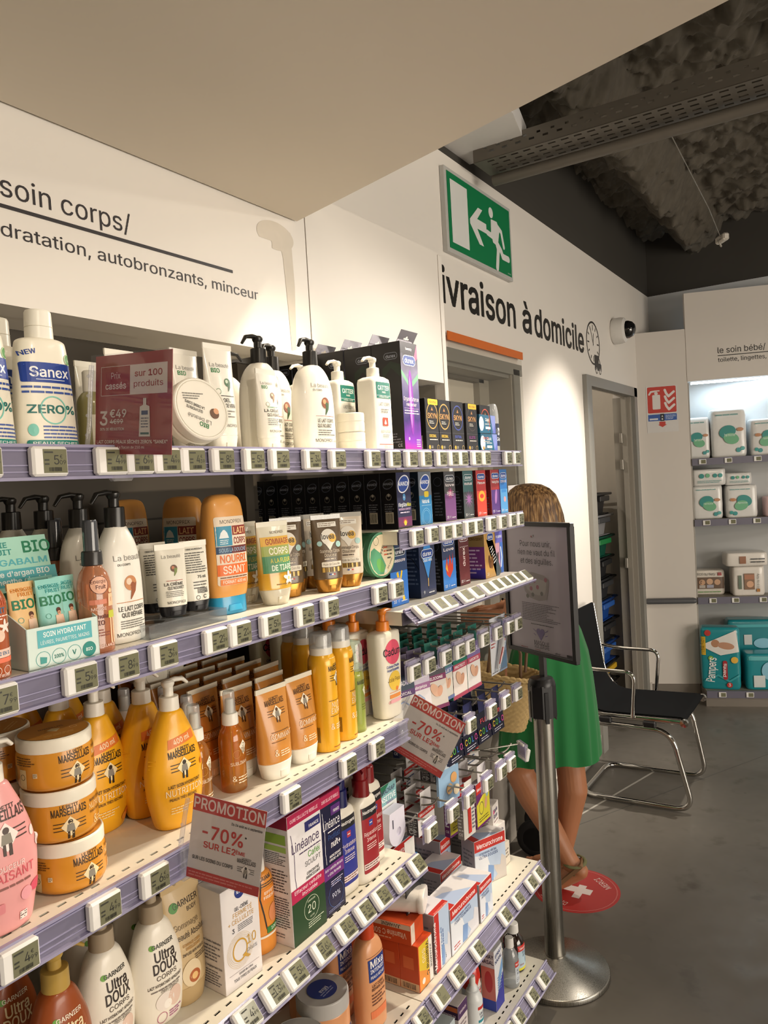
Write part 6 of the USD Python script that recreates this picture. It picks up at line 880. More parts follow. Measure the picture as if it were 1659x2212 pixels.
# lowest row
zc_ = .825; mr_ = 'c23028'
p0 = pack('plaster_box', 'white plaster box with red band on the lowest hook row, front one', 1.66, .985, zc_, .085, .062, .034, 'e6e2e0', [Rr(-.0425, .0425, -.018, -.0006, mr_), T('Mercurochrome', 0, -.013, .0075, 'f4ecea', w=.07), Ll(-.03, .02, -.05, -.025, 3, '5a6a8a', 3)], '5a5658', tabcol='dedad8')
for i, (x, y) in enumerate(((1.66, 1.03), (1.66, 1.075), (1.74, 1.06), (1.74, 1.12), (1.93, 1.05), (1.93, 1.10), (2.0, 1.06), (2.0, 1.12), (1.85, 1.14), (2.06, 1.05))): dup(p0, (x, y, zc_+(.02 if i > 3 else 0)), (0, 0, 2*(i % 3)-2), 'white plaster box with red band on the lowest hooks, %s in the block behind' % SEQ[i])
pc = pack('sole_pack', 'yellow and violet foot care card on the lowest hook row', 1.905, .945, zc_-.012, .082, .125, .018, 'c9c2cc', [Rr(-.041, .041, -.03, -.0006, mr_), T('Mercurochrome', 0, -.022, .0085, 'f4ecea', w=.07), Rr(-.041, .041, -.12, -.03, 'd6cc3a'), Pp([(-.041, -.03), (.041, -.03), (.041, -.044), (0, -.040), (-.041, -.058)], '6a2a6a'), Dd(.026, -.046, .008, '9ac0bc'), Oo(-.012, -.074, .014, .002, '6a6440', .018), Pp(affinity.rotate(affinity.scale(Point(.016, -.068).buffer(.008, 8), 1, 2), -15), 'd8a488'), Ll(-.03, .03, -.112, -.098, 2, '6a6020', 3), Rr(-.041, .041, -.1245, -.118, '6a2a6a')], '6a2a6a', tabcol='e6e2e4')
dup(pc, (1.83, .985, zc_-.012), (0, 0, -6), 'yellow and violet foot care card behind and left of the front one'); dup(pc, (1.905, 1.0, zc_-.012), None, 'yellow and violet foot care card behind the front one')
pack('bandage_pack', 'grey boxed bandage with a red stripe hanging behind the foot care card', 1.80, .935, zc_-.02, .06, .105, .02, 'd2cec8', [Rr(-.008, .008, -.095, -.02, mr_), Ll(.012, .026, -.09, -.03, 6, '6a6a72')], '8a8680', rz=-4)
t = thing('tape_dispenser', 'white plastic tape dispenser on a green sensitive skin plaster card', 'hanging pack', (1.475, .985, .86), (0, 0, 0))
part(t, 'card', bx(-.045, .05, 0, .0012, -.10, .055), mat('e0e4e2', .4)); decal(t, on_front(0), [Rr(-.045, .05, .008, .055, '7fb0b4'), Pp([(-.045, .055), (.02, .055), (-.03, .02), (-.045, .0)], '1f6a4a'), T('SPARADRAP', .004, .034, .0105, '3a3a5a', w=.080), T('SENSITIVE', .004, .016, .0125, 'eef2f4', w=.084), T('PEAUX', .02, .008, .005, '8a4a8a', w=.03)])
shell = prism(shapely.union_all([Point(0, -.045).buffer(.036, 14), Polygon([(-.036, -.045), (-.030, .002), (.034, .002), (.034, -.045)])]).difference(Point(.006, -.05).buffer(.010, 10)), .026); shell.apply_transform(np.array([[1, 0, 0, 0], [0, 0, 1, -.03], [0, 1, 0, 0], [0, 0, 0, 1.]])); part(t, 'tape_shell', shell, mat('e2dfee', .3), 30); part(t, 'tape_spool', mv(rot(lathe([(.012, 0), (.022, 0), (.022, .018), (.012, .018)], 24), 90, [1, 0, 0]), .006, -.008, -.05), mat('d2cede', .4), 30); part(t, 'shell_slot', bx(-.020, -.017, -.031, -.03, -.035, -.015), mat('4a4a5a', .5))
pack('earplug_pack', 'blue and green ear protection pack with white lettering near the tape dispenser', 1.515, .95, .765, .07, .07, .02, '2a6aa0', [Rr(-.035, .035, -.07, -.04, '8ab04a'), Pp([(-.035, -.03), (.035, -.045), (.035, -.055), (-.035, -.042)], '1a3a6a'), T('AUDITIVE', 0, -.062, .008, 'eef2f4', w=.05), T('x2', -.022, -.03, .012, 'eef2f4')], '1f5a8a')
t = pack('notice_card', 'black card explaining the product is momentarily missing, with a hook through it', 1.497, .93, .73, .082, .085, .002, '17181c', [T('Ce produit est', -.0, -.045, .0085, 'e8e8ea', w=.07), T('momentanément', .0, -.066, .0085, 'e8e8ea', w=.072), T('absent', -.012, -.08, .008, 'e8e8ea')], tabcol='1c1d22'); part(t, 'hook_tip', tube([(-.012, -.004, -.024), (.004, -.008, -.022), (.018, -.014, -.006)], .003, 8), zinc, True)
# ================================================================ LOWER PHARMACY SHELF
P5 = .4748
vf = [Rr(-.030, .014, .001, .104, 'e0c030'), Pp([(-.030, .001), (.014, .001), (.014, .03), (-.030, .05)], 'e8943a'), Rr(-.0315, -.029, .001, .104, 'd85a24'), T('Vitamine C', .0035, .060, .0115, '2a2a1c', a=-90, w=.078), T('500', -.014, .074, .0120, 'f0dcb0', a=-90, w=.032), Dd(-.012, .018, .007, 'ece6dc'), Rr(.015, .031, .001, .104, 'eae2da'), T('JUVAMINE', .020, .058, .0068, '2a2a26', a=-90, w=.056)]
vl = [Bc(-.045, -.008, .004, .017, '2a201a'), Rr(-.0495, -.0005, .0005, .019, 'd8b08a'), Bc(-.044, -.008, .004, .016, '2a201a'), Ll(-.040, -.012, .03, .095, 1, 'd86a3a')]
v1 = carton('vitamin_box', 'orange vitamin C carton with yellow front, nearest of the standing row', 'box', .064, .05, .106, 'c4481c', vf, vl, loc=(1.459, .889, P5))
for k in range(4): dup(v1, (1.459, .889+.0505*(k+1), P5), None, 'orange vitamin C carton, %s behind the nearest standing one' % SEQ[k])
v2 = carton('vitamin_box', 'orange vitamin C carton lying flat upside down on the standing ones', 'box', .064, .11, .046, 'c4481c', [Rr(-.031, .031, .0005, .0455, 'c84a1e'), Rr(-.031, -.012, .001, .045, 'd8cabc')], [Rr(-.1095, -.0005, .034, .0455, 'dcc6b0'), T('JUVAMINE', -.05, .043, .0078, '2a2a26', a=180, w=.05), T('Vitamine C 500', -.055, .026, .0125, 'e8c8b0', a=180, w=.088), Ll(-.10, -.05, .004, .011, 1, 'e0a888')], loc=(1.455, .905, P5+.1065), rotz=4)
t, S = bottle('sun_cream_tube', 'white cream bottle with grey print lying on the vitamin cartons', 'tube', [(0, .040, .022), (.003, .042, .024), (.012, .042, .024), (.014, .038, .0225), (.09, .036, .021), (.17, .034, .006), (.175, .034, .0015)], 'e6e0d8', [Ll(-.028, .0, .05, .10, 6, '5a5a62', 4), Bc(.008, .028, .055, .062), Ll(.004, .03, .075, .10, 5, '6a6a72', 6)], n=2.6, smooth=0, loc=(1.500, .905, P5+.1765)); UsdGeom.Xform(t).GetOrderedXformOps()[1].Set(Gf.Vec3f(-90, 0, 22))
def merc(label, loc, w, d, h, sub, sub2, art, rz=0, vert=False, tilt=0., topc='e6e4e6', cut=None):
    R_ = mr_
    f = [Rr(-w/2+.0005, w/2-.0005, .0005, h-.0005, 'b9cbe4'), Pp(Polygon([(-w/2+.001, .001), (w*.1, .001), (-w*.1, h*.6), (-w/2+.001, h*.7)]), 'e4e8f0')]
    if vert: f += [Rr(-w/2+.0005, -w/2+w*.30, .0005, h-.0005, R_), T('Mercurochrome', -w/2+w*.08, h*.48, w*.16, 'f4ecec', a=90, w=h*.8), T(sub, -w*.06, h*.4, w*.07, '3a5a9a', a=90, w=h*.6), T(sub2, w*.06, h*.4, w*.07, '3a5a9a', a=90, w=h*.5), Ll(w*.14, w*.44, h*.06, h*.2, 4, '4a4a5a')]
    else: f += [Rr(-w/2+.0005, w/2-.0005, h*.76, h-.0005, R_), T('Mercurochrome', 0, h*.82, h*.095, 'f4ecec', w=w*.84), T(sub, -w*.08, h*.67, h*.055, '3a4a7a', w=w*.56), T(sub2, -w*.06, h*.585, h*.06, '3a4a7a', w=w*.6), Ll(-w*.42, -w*.2, h*.06, h*.18, 2, 'c04a4a')]
    f += [Pp(affinity.scale(Polygon([(0, .0), (.5, 0), (.5, .42), (.36, .52), (.3, .3), (.05, .36), (.2, .12)]), w, h, origin=(0, 0)), {'gauze': 'dcdce2', 'blue': 'dfe4ee', 'beige': 'cfc8c2'}[art]), Pp(affinity.scale(Polygon([(-.12, .04), (.06, .02), (.1, .34), (-.08, .4)]), w, h, origin=(0, 0)), '7fa0d0')]
    tp = [Pp(Polygon([(-w*.49, d*.02), (w*.3, d*.02), (-w*.1, d*.7), (-w*.49, d*.9)]), 'b4c6e6'), Rr(-w/2+.0005, -w/2+w*.18, .001, d-.001, R_)]
    return carton('dressing_box', label, 'box', w, d, h, 'dcdade', f, [Rr(-d+.0005, -.0005, .0005, h-.0005, '9a979c'), Ll(-d*.85, -d*.15, h*.2, h*.8, 7, '6a6a72', 4)], tp, loc=loc, rotz=rz, tilt=tilt, top_col=topc)  # shade painted into the colours: grey left side, paler top flap
m_ = merc('tall white dressing carton with vertical red band and bar code on top', (1.540, .888, P5), .072, .10, .137, 'compresses', 'steriles', 'gauze', vert=True); decal(m_, on_top(.137+.0008), [Rr(-.0355, .0355, .0005, .0995, 'e2dfe6'), Rr(-.0355, .0355, .0005, .016, mr_), T('Mercurochrome', 0, .005, .007, 'e89a90', a=180, w=.06), Bc(-.03, .01, .084, .094, '7a74a8'), Ll(-.03, .03, .05, .076, 3, '9a94b8', 4), Oo(-.026, .07, .004, .0007, '5a5a8a')])
merc('wide white and blue dressing carton with red band, middle of the shelf edge', (1.652, .886, P5), .148, .075, .114, 'compresses stériles', 'FORMAT ÉCONOMIQUE', 'gauze')
merc('small saline carton with red band and dropper print beside the wide carton', (1.772, .884, P5), .074, .09, .10, 'sérum', 'PHYSIOLOGIQUE', 'blue')
merc('ultra soft dressing carton with folded gauze print, turned to the aisle', (1.935, .945, P5), .118, .055, .132, 'compresses stériles', 'ULTRA DOUCES', 'beige', rz=-22)
merc('wide dressing carton standing farther back, half behind the price tags', (1.60, 1.02, P5), .13, .075, .165, 'compresses', 'FORMAT ÉCONOMIQUE', 'gauze')
merc('white dressing carton lying behind the saline carton', (1.80, 1.0, P5), .12, .075, .10, 'sérum', 'physiologique', 'blue')
merc('grey-shaded dressing carton with a red band behind the ultra soft one', (1.865, 1.05, P5), .06, .12, .135, 'bandes', 'extensibles', 'gauze')
merc('white dressing carton in the back row, leftmost', (1.64, 1.12, P5), .12, .07, .155, 'pansements', 'PREDECOUPES', 'gauze'); merc('white dressing carton in the back row, middle', (1.77, 1.13, P5), .12, .08, .150, 'compresses', 'STERILES', 'gauze'); merc('white dressing carton in the back row, right end', (2.06, 1.06, P5), .06, .07, .13, 'bandes', 'gaze', 'blue')
def marie(label, loc, rz=0): return carton('lotion_box', label, 'box', .058, .058, .06, 'e2dcd8', [T('Marie', -.003, .036, .012, '3a2a5a', w=.040), T('Rose', -.003, .020, .012, '3a2a5a', w=.036), Dd(-.018, .040, .006, 'd85a8a'), Ll(-.018, .02, .006, .014, 1, '8a6a6a')], [T('Marie', -.029, .038, .010, '3a2a4a', w=.032), T('Rose', -.029, .026, .010, '3a2a4a', w=.028), Ll(-.045, -.012, .006, .018, 2, '8a7a7a')], loc=loc, rotz=rz)
a_ = marie('small white carton with violet name, lower one of the stack of two', (2.03, .955, P5+.066), -6)
carton('lotion_box', 'plain cream carton carrying the small stack of white cartons', 'box', .075, .075, .065, 'dcd4c6', [Ll(-.03, .03, .02, .05, 3, '8a8078')], loc=(2.03, .945, P5))
dup(a_, (2.028, .966, P5+.1268), (0, 0, 8), 'small white carton with violet name on top of the stack of two')
for k, x in enumerate((1.70, 1.765, 1.95)): dup(a_, (x, 1.215+.02*k, P5), None, 'small white carton with violet name in the shaded back corner, %s' % SEQ[k])
carton('dressing_box', 'flat pale carton lying under the fourth shelf rail beside the cream bottle', 'box', .06, .09, .035, 'cfcdd2', [Ll(-.02, .02, .008, .026, 2, '8a8a92')], loc=(1.535, 1.0, P5+.1378))
# ================================================================ BOTTOM SHELF
P6 = .1655
brown = mat('1c0d08', .08, coat=1.)
ei = [Rr(-.030, .030, .012, .072, 'b4cbd8'), Rr(-.030, .030, .062, .078, mr_), T('Mercurochrome', 0, .0665, .0068, 'f0e4e0', w=.052), T('EAU', -.006, .053, .0072, '2a3a5a', w=.018), T('OXYGÉNÉE', .004, .044, .0062, '2a3a5a', w=.036), Rr(-.002, .020, .022, .038, '4a8ab8', .002), T('200 ml', -.018, .020, .005, 'a03a3a', w=.016), Rr(-.030, .030, .006, .013, 'e0d83a')]
def medic(label, loc, m, items, r=.032, h=.115, capc='e6e4e0', cap_r=None, pr_=None):
    t = thing('medicine_bottle', label, 'bottle', loc); b, S = loft([(z, a, a) for a, z in (pr_ or [(r*.94, 0), (r, .004), (r, h*.62), (r*.9, h*.76), (r*.55, h*.88), (r*.42, h*.92), (r*.42, h)])], 2, 36); part(t, 'bottle', b, m, 40); decal(t, on_round(np.array(S), .18), items, fine=.006)
    c = cap_r or r*.52; part(t, 'cap', mv(lathe([(c*.97, 0), (c, .001), (c*.98, h*.2), (c*.9, h*.23), (.001, h*.235)], 26), z=h*.93), mat(capc, .4), 40); return t
e_ = medic('dark brown oxygenated water bottle with blue label at the bottom right', (2.048, .940, P6), brown, ei); dup(e_, (1.985, 1.01, P6), None, 'dark brown bottle behind and left of the blue-label one'); dup(e_, (2.05, 1.02, P6), None, 'dark brown bottle directly behind the blue-label one')
ai = [Rr(-.018, .020, .060, .074, mr_), T('Mercurochrome', .001, .0645, .006, 'f0e4e0', w=.034), Rr(-.018, .020, .012, .059, 'c4ccd4'), T('ALCOOL', .0, .047, .0066, '2a3a5a', w=.026), T('90°V', -.002, .037, .0066, '2a3a5a', w=.02), Ll(-.014, .014, .016, .030, 3, '6a6a72')]
a1 = medic('clear alcohol bottle with white cap, front one beside the nasal spray carton', (1.972, .918, P6), clear('e4e8ec', .72), ai, r=.024, h=.118); dup(a1, (2.005, .985, P6), (0, 0, 40), 'clear alcohol bottle with white cap, behind the front one')
carton('spray_box', 'tall white and blue nasal spray carton on the bottom shelf', 'box', .052, .042, .168, 'e0e2e8', [Pp([(-.026, .001), (.026, .001), (.026, .09), (-.026, .03)], '2a2f96'), Pp([(-.01, .05), (.024, .10), (.024, .13), (-.004, .09)], '7aa6d8'), T('SPRAY', 0, .148, .010, '1c2a6a', w=.042, a=8), T('NASAL', 0, .132, .010, '1c2a6a', w=.042, a=8), Ll(-.012, .02, .05, .09, 6, '6a8ac0')], [T('SPRAY', -.021, .146, .0105, '17204a', w=.038), T('NASAL', -.021, .130, .0105, '17204a', w=.038), Rr(-.0415, -.0005, .0005, .12, 'd87a6a'), Dd(-.02, .08, .012, 'c03a3a', .03), Rr(-.0415, -.0005, .0005, .03, '3a4aa8')], loc=(1.868, .905, P6))
t, S = bottle('muscle_spray', 'white and blue pain relief spray with a large red cap', 'spray can', [(0, .025, .025), (.003, .026, .026), (.085, .026, .026), (.092, .025, .025)], 'c8d4e4', [Rr(-.02, .022, .074, .088, mr_), T('Mercurochrome', 0, .079, .0066, 'f0e4e0', w=.036), T('CHAUFFANT', 0, .058, .006, '2a3a6a', w=.034), T('DOULEUR', 0, .049, .006, '2a3a6a', w=.03), Pp([(-.02, .004), (.02, .004), (.02, .04), (-.016, .02)], '4a7ab8')], n=2, loc=(1.795, .955, P6)); part(t, 'cap', mv(loft([(0, .026, .026), (.03, .0262, .0262), (.05, .022, .022), (.058, .012, .014)], 2, 30)[0], z=.092), mat('c8281c', .25, coat=.3), 40); part(t, 'cap_window', mv(affinity and loft([(0, .012, .003), (.022, .004, .003)], 2, 18)[0], y=-.0235, z=.094), mat('d8d4d0', .4), 40)
lens = [Rr(-.020, .022, .070, .078, mr_), T('LENTILLES', .0, .056, .006, '2a3a5a', w=.032), T('SOUPLES', .0, .047, .006, '2a3a5a', w=.028), Rr(-.020, .022, .036, .043, '2a8a9a'), Ll(-.014, .016, .01, .03, 4, '6a7a8a')]
medic('white dropper bottle for contact lenses with tall pointed cap', (1.752, .928, P6), mat('dfe4e6', .35), lens, r=.025, h=.128, pr_=[(.024, 0), (.025, .003), (.025, .088), (.0235, .096), (.018, .104), (.0175, .112), (.013, .114), (.0125, .122), (.007, .128)], cap_r=.0085)
carton('medicine_box', 'white carton with violet top and small print on the bottom shelf', 'box', .05, .05, .135, 'd8d0d0', [Rr(-.025, .025, .10, .1345, '4a2a5a'), T('SENSIBLES', 0, .112, .006, 'e8d8e0', w=.036), Ll(-.018, .018, .02, .09, 7, '8a7a80')], [Rr(-.0495, -.0005, .1, .1345, '3a1c44'), T('SENSIBLES', -.025, .104, .0055, 'e0d0d8', w=.036), Rr(-.048, -.002, .118, .130, 'c86a3a'), Ll(-.042, -.01, .01, .09, 9, '8a7a80', 3)], loc=(1.668, .915, P6))
carton('medicine_box', 'pale blue carton at the bottom edge of the photo beside the price tag', 'box', .05, .05, .12, 'b8c4c8', [Ll(-.018, .018, .03, .1, 5, '6a7a80')], loc=(1.60, .915, P6)); carton('medicine_box', 'small red and orange carton at the bottom edge of the photo', 'box', .05, .05, .10, 'c85a38', [Rr(-.02, .02, .03, .06, 'e6d8d0')], [Rr(-.048, -.002, .05, .095, 'd8a888')], loc=(1.535, .915, P6))
# ================================================================ STANCHION WITH POSTER FRAME
brushed = usdkit.material(stage, '/World/Looks/brushed_steel', {'tc': ('texture_coordinate', {}), 'mp': ('mapping', {'scale': (150., 150., 3.)}), 'n': ('noise_texture', {'scale': 3., 'detail': 4.}), 'mr': ('map_range', {'from_min': .3, 'from_max': .7, 'to_min': .24, 'to_max': .42}), 'p': ('principled_bsdf', {'base_color': lin('a09d96'), 'metallic': 1.})}, [('tc.object', 'mp.vector'), ('mp.vector', 'n.vector'), ('n.fac', 'mr.value'), ('mr.result', 'p.roughness')], 'p.BSDF')
blk = mat('17171a', .38, var=.04); SX, SY = 2.318, .918
t = thing('stanchion', 'brushed steel queue post with black belt head and round domed base', 'stanchion', (SX, SY, 0))
part(t, 'base', lathe([(.168, 0), (.172, .003), (.172, .014), (.168, .019), (.12, .036), (.06, .054), (.034, .062), (.034, .066)], 56), brushed, 40); part(t, 'post', lathe([(.0315, .06), (.0315, .90)], 36), brushed, True)
hd_ = prism(Polygon([(math.cos(a)*.042*(1.06 if k % 2 else .98), math.sin(a)*.042*(1.06 if k % 2 else .98)) for k, a in enumerate(np.arange(16)*pi/8)]).difference(Point(0, 0).buffer(.0316, 16)), .105, .845)
part(t, 'belt_head', hd_, blk); part(t, 'head_cap', mv(lathe([(.043, 0), (.043, .012), (.036, .024), (.012, .030), (.001, .031)], 20), z=.945), blk, 30)
for a in (200, 290, 20, 110): part(t, 'head_slot', rot(bx(-.0065, .0065, -.0445, -.040, .83, .93, .001), a+20, [0, 0, 1]), brushed if a == 200 else blk)
t = thing('poster_frame', 'black framed poster reading pour nous unir on top of the stanchion', 'poster', (2.322, .912, 1.038), (0, 0, -118.3+0))
fw_, fh_ = .327, .432
part(t, 'frame', cat_([bx(-fw_/2, fw_/2, -.009, .009, 0, .014, .002), bx(-fw_/2, fw_/2, -.009, .009, fh_-.014, fh_, .002), bx(-fw_/2, -fw_/2+.014, -.009, .009, .012, fh_-.012), bx(fw_/2-.014, fw_/2, -.009, .009, .012, fh_-.012)]), blk); part(t, 'poster_sheet', bx(-fw_/2+.012, fw_/2-.012, -.002, .006, .012, fh_-.012), mat('c9c2c8', .5)); part(t, 'acrylic_cover', bx(-fw_/2+.013, fw_/2-.013, -.0042, -.0036, .013, fh_-.013), clear('f6f6f8', .985, .04, 'cover', .2)); part(t, 'neck', bx(-.012, .012, -.006, .006, -.065, 0), blk)
k4 = '3a3638'; mask = Polygon([(-.075, .235), (-.062, .262), (-.03, .270), (.03, .262), (.052, .25), (.048, .215), (.038, .185), (0, .178), (-.045, .186), (-.068, .205)])
decal(t, on_front(-.0021), [T('Pour nous unir,', -.082, .353, .0185, k4, b=False, al='l', w=.150), T('rien ne vaut du fil', -.094, .325, .0185, k4, b=False, al='l', w=.178), T('et des aiguilles.', -.082, .297, .0185, k4, b=False, al='l', w=.154), Pp(mask, 'a9a29c'), Pp(affinity.scale(mask, .8, .6), 'bdb8b0')]+[Dd(.01*math.cos(7*i)-.065+.014*i, .19+.065*((i*37 % 10)/10), .007, 'b06a78' if i % 3 else '7a7a70') for i in range(8)]+[Ll(-.085, .095, .110, .170, 11, '6a646a', 3), Ll(-.045, .065, .098, .104, 1, k4, 4), Pp(shapely.union_all([Point(-.009, .078).buffer(.0105, 8), Point(.009, .078).buffer(.0105, 8), Polygon([(-.0185, .074), (.0185, .074), (0, .050)])]), '7a6a9e')]+[Pp(affinity.rotate(sbox(-.008, -.0012, .008, .0012), a, origin=(0, 0)), '7a6a9e') if 0 else Pp(shapely.LineString([(x, y), (x+dx, y+dy)]).buffer(.0011), '7a6a9e') for x, y, dx, dy in ((-.034, .084, .012, -.006), (-.033, .070, .010, -.005), (.022, .079, .012, .006), (.022, .066, .011, .004))]+
      [T('MASQUE', .003, .036, .0125, k4, b=False, w=.072), T('SOLIDAIRE', .003, .0245, .0125, k4, b=False, w=.072), Ll(-.10, -.05, .016, .022, 1, 'a04a44', 2), Ll(-.03, .0, .016, .021, 1, 'b06a64', 3), T('afnor', .078, .0165, .0065, k4, w=.024), Rr(.118, .142, .016, .024, k4), Dd(-.022, .385, .003, 'a04a44'), Dd(-.012, .388, .003, '7a7a70')], eps=.0003)
# ================================================================ THE WOMAN IN GREEN
import manifold3d as mf
def sph(p, r, n=28): return mf.Manifold.sphere(r, n).translate([float(x) for x in p])
def limb3(a, b, ra, rb): return mf.Manifold.batch_hull([sph(a, ra), sph(b, rb)])
def chain(P, R): return [limb3(P[i], P[i+1], R[i], R[i+1]) for i in range(len(P)-1)]
def ell(p, rx, ry, rz): return mf.Manifold.sphere(1, 40).scale([rx, ry, rz]).translate([float(x) for x in p])
def smooth_body(parts, step, it=12):
    m = mf.Manifold.batch_boolean(parts, mf.OpType.Add).refine_to_length(step).to_mesh(); q = trimesh.Trimesh(m.vert_properties[:, :3], m.tri_verts); trimesh.smoothing.filter_taubin(q, .5, .53, iterations=it); return q
cx_, cy_ = 2.86, 1.09
body = []
body += [ell((cx_, cy_-.005, .90), .150, .105, .12), ell((cx_, cy_, 1.06), .118, .088, .10), ell((cx_, cy_+.015, 1.20), .128, .092, .12), ell((cx_, cy_+.012, 1.30), .135, .075, .075)]
body += chain([(cx_, cy_+.01, 1.33), (cx_, cy_+.03, 1.40), (cx_, cy_+.05, 1.45)], [.06, .047, .045])
body += [ell((cx_, cy_+.062, 1.485), .072, .090, .100), ell((cx_, cy_+.105, 1.435), .048, .042, .048)]      # skull, jaw
body += [limb3((cx_, cy_+.148, 1.485), (cx_, cy_+.162, 1.462), .009, .012), ell((cx_-.026, cy_+.138, 1.487), .013, .009, .009), ell((cx_+.026, cy_+.138, 1.487), .013, .009, .009), ell((cx_, cy_+.146, 1.432), .022, .008, .007), ell((cx_-.074, cy_+.06, 1.475), .009, .017, .028), ell((cx_+.074, cy_+.06, 1.475), .009, .017, .028)]
for s, sh, el, wr in ((-1, (cx_-.155, cy_+.01, 1.325), (cx_-.17, 1.17, 1.085), (cx_-.10, 1.355, 1.062)), (1, (cx_+.155, cy_+.01, 1.325), (cx_+.19, 1.16, 1.08), (cx_+.12, 1.355, 1.062))):
    body += chain([(cx_+s*.08, cy_+.01, 1.32), sh, el], [.055, .050, .039]); body += chain([el, wr], [.038, .026])
    w = np.array(wr); f = np.array([-s*.15, 1, -.02]); f /= np.linalg.norm(f); sd = np.array([f[1], -f[0], 0])*-s          # thumb side
    body += [mf.Manifold.batch_hull([sph(w, .022), sph(w+f*.055+sd*.026, .013), sph(w+f*.058-sd*.026, .012), sph(w+f*.02+sd*.024, .014)])]
    for k, (o, ln) in enumerate(((.027, .066), (.009, .076), (-.009, .070), (-.026, .054))):
        a = w+f*.055+sd*o; b = a+f*ln*.5+np.array([0, 0, .004]); c = b+f*ln*.48+np.array([0, 0, -.012]); body += chain([a-f*.02, a, b, c], [.010, .010, .0092, .0082])
    a = w+f*.018+sd*.022; body += chain([a, a+f*.022+sd*.024, a+f*.048+sd*.030], [.012, .0105, .009])
LA = [(2.80, cy_-.01, .88), (2.80, 1.225, .455), (2.80, 1.175, .36), (2.80, 1.025, .115)]; RA = [.090, .055, .056, .034]
LB = [(2.93, cy_-.01, .88), (2.925, 1.055, .465), (2.915, 1.045, .36), (2.885, 1.095, .085)]; RB = [.090, .056, .057, .035]
body += chain(LA, RA)+chain(LB, RB)
# bare feet: near one on its toes, far one flat
body += chain([(2.80, 1.025, .115), (2.800, .992, .095)], [.034, .031]); body += [mf.Manifold.batch_hull([sph((2.80, .99, .092), .028), sph((2.797, 1.035, .075), .031), sph((2.765, 1.085, .030), .022), sph((2.815, 1.095, .030), .020)])]
for k in range(5): body += chain([(2.765+.0125*k, 1.085+.004*k, .026), (2.758+.0128*k, 1.118-.003*k, .014)], [.0115-.0008*k, .0105-.0008*k])
d_ = np.array([.42, .9, 0]); d_ /= np.linalg.norm(d_); n_ = np.array([d_[1], -d_[0], 0]); an = np.array([2.885, 1.095, .0])
body += [mf.Manifold.batch_hull([sph(an-d_*.030+[0, 0, .042], .030), sph(an+[0, 0, .06], .034), sph(an+d_*.115+n_*.022+[0, 0, .032], .020), sph(an+d_*.12-n_*.022+[0, 0, .034], .021)])]
for k in range(5): a = an+d_*(.125-.004*k)+n_*(-.028+.0135*k)+[0, 0, .028]; body += chain([a, a+d_*(.042-.004*k)+[0, 0, -.004]], [.012-.0008*k, .0105-.0008*k])
tw = thing('person', 'woman with dark blond hair in a sleeveless green dress, seen from behind, legs crossed', 'person')
skin = mat('a9714f', .5, var=.05, scale=14, sss=.08); part(tw, 'body', smooth_body(body, .011, 14), skin, True)
fc = [(-1, -.026), (1, .026)]
for s, x in fc: part(tw, 'eye', mv(lathe([(.001, -.006), (.006, -.004), (.0078, 0), (.006, .004), (.001, .006)], 14), cx_+x, cy_+.1445, 1.487), mat('e8e4de', .2), True)
# hair: a shell over the skull falling to the shoulder blades, combed into strands
hg = usdkit.material(stage, '/World/Looks/blond_hair', {'tc': ('texture_coordinate', {}), 'mp': ('mapping', {'scale': (60., 60., 3.)}), 'n': ('noise_texture', {'scale': 2.2, 'detail': 4.}), 'r': ('rgb_ramp', {'ramp': [(.3, lin('3a2a1c')), (.44, lin('66492e')), (.57, lin('94724a')), (.72, lin('c4a272'))]}), 'b': ('bump', {'strength': .5, 'distance': .003}), 'p': ('principled_bsdf', {'roughness': .42})}, [('tc.object', 'mp.vector'), ('mp.vector', 'n.vector'), ('n.fac', 'r.fac'), ('r.color', 'p.base_color'), ('n.fac', 'b.height'), ('b.normal', 'p.normal')], 'p.BSDF')
R = []; na = 72
for z, rx, ry, oy in ((1.588, .012, .016, .058), (1.582, .040, .050, .056), (1.565, .064, .078, .052), (1.54, .080, .096, .046), (1.50, .089, .104, .040), (1.46, .093, .104, .030), (1.41, .096, .092, .012), (1.35, .098, .075, -.012), (1.30, .096, .062, -.026), (1.25, .082, .048, -.036), (1.225, .05, .03, -.040)):
    a = np.arange(na)*2*pi/na; k = 1+.022*np.sin(a*19+z*9)+.014*np.sin(a*33-z*14)
    x = rx*np.cos(a)*k; y = ry*np.sin(a)*k
    if z < 1.52: y = np.minimum(y, .072 if z > 1.40 else .02)       # open over the face
    R.append(np.column_stack([cx_+x, cy_+oy+y, np.full(na, z)]))
part(tw, 'hair', rings(R), hg, 60)
gs = usdkit.material(stage, '/World/Looks/green_cotton', {'tc': ('texture_coordinate', {}), 'n': ('noise_texture', {'scale': 220., 'detail': 2.}), 'b': ('bump', {'strength': .15, 'distance': .001}), 'p': ('principled_bsdf', {'base_color': lin('0b7034'), 'roughness': .8, 'sheen_weight': .2})}, [('tc.object', 'n.vector'), ('n.fac', 'b.height'), ('b.normal', 'p.normal')], 'p.BSDF')
R = []; na = 144; a = np.arange(na)*2*pi/na
for z, rx, ry, oy, am in ((1.062, .124, .098, 0, .0), (1.04, .130, .104, 0, .008), (1.0, .146, .120, 0, .02), (.92, .170, .145, .004, .035), (.82, .186, .163, .010, .05), (.70, .200, .176, .016, .065), (.60, .208, .186, .022, .08), (.515, .214, .192, .026, .09)):
    f = 1+am*(np.cos(a*13+.4*np.sin(3*a))*.6+np.cos(a*7+1)*.4); zz = z+(.018*np.sin(a*2+.6)+.006*np.cos(13*a) if z < .53 else 0*a)
    R.append(np.column_stack([cx_+rx*np.cos(a)*f, cy_+oy+ry*np.sin(a)*f, np.full(na, z)+(zz-z)]))
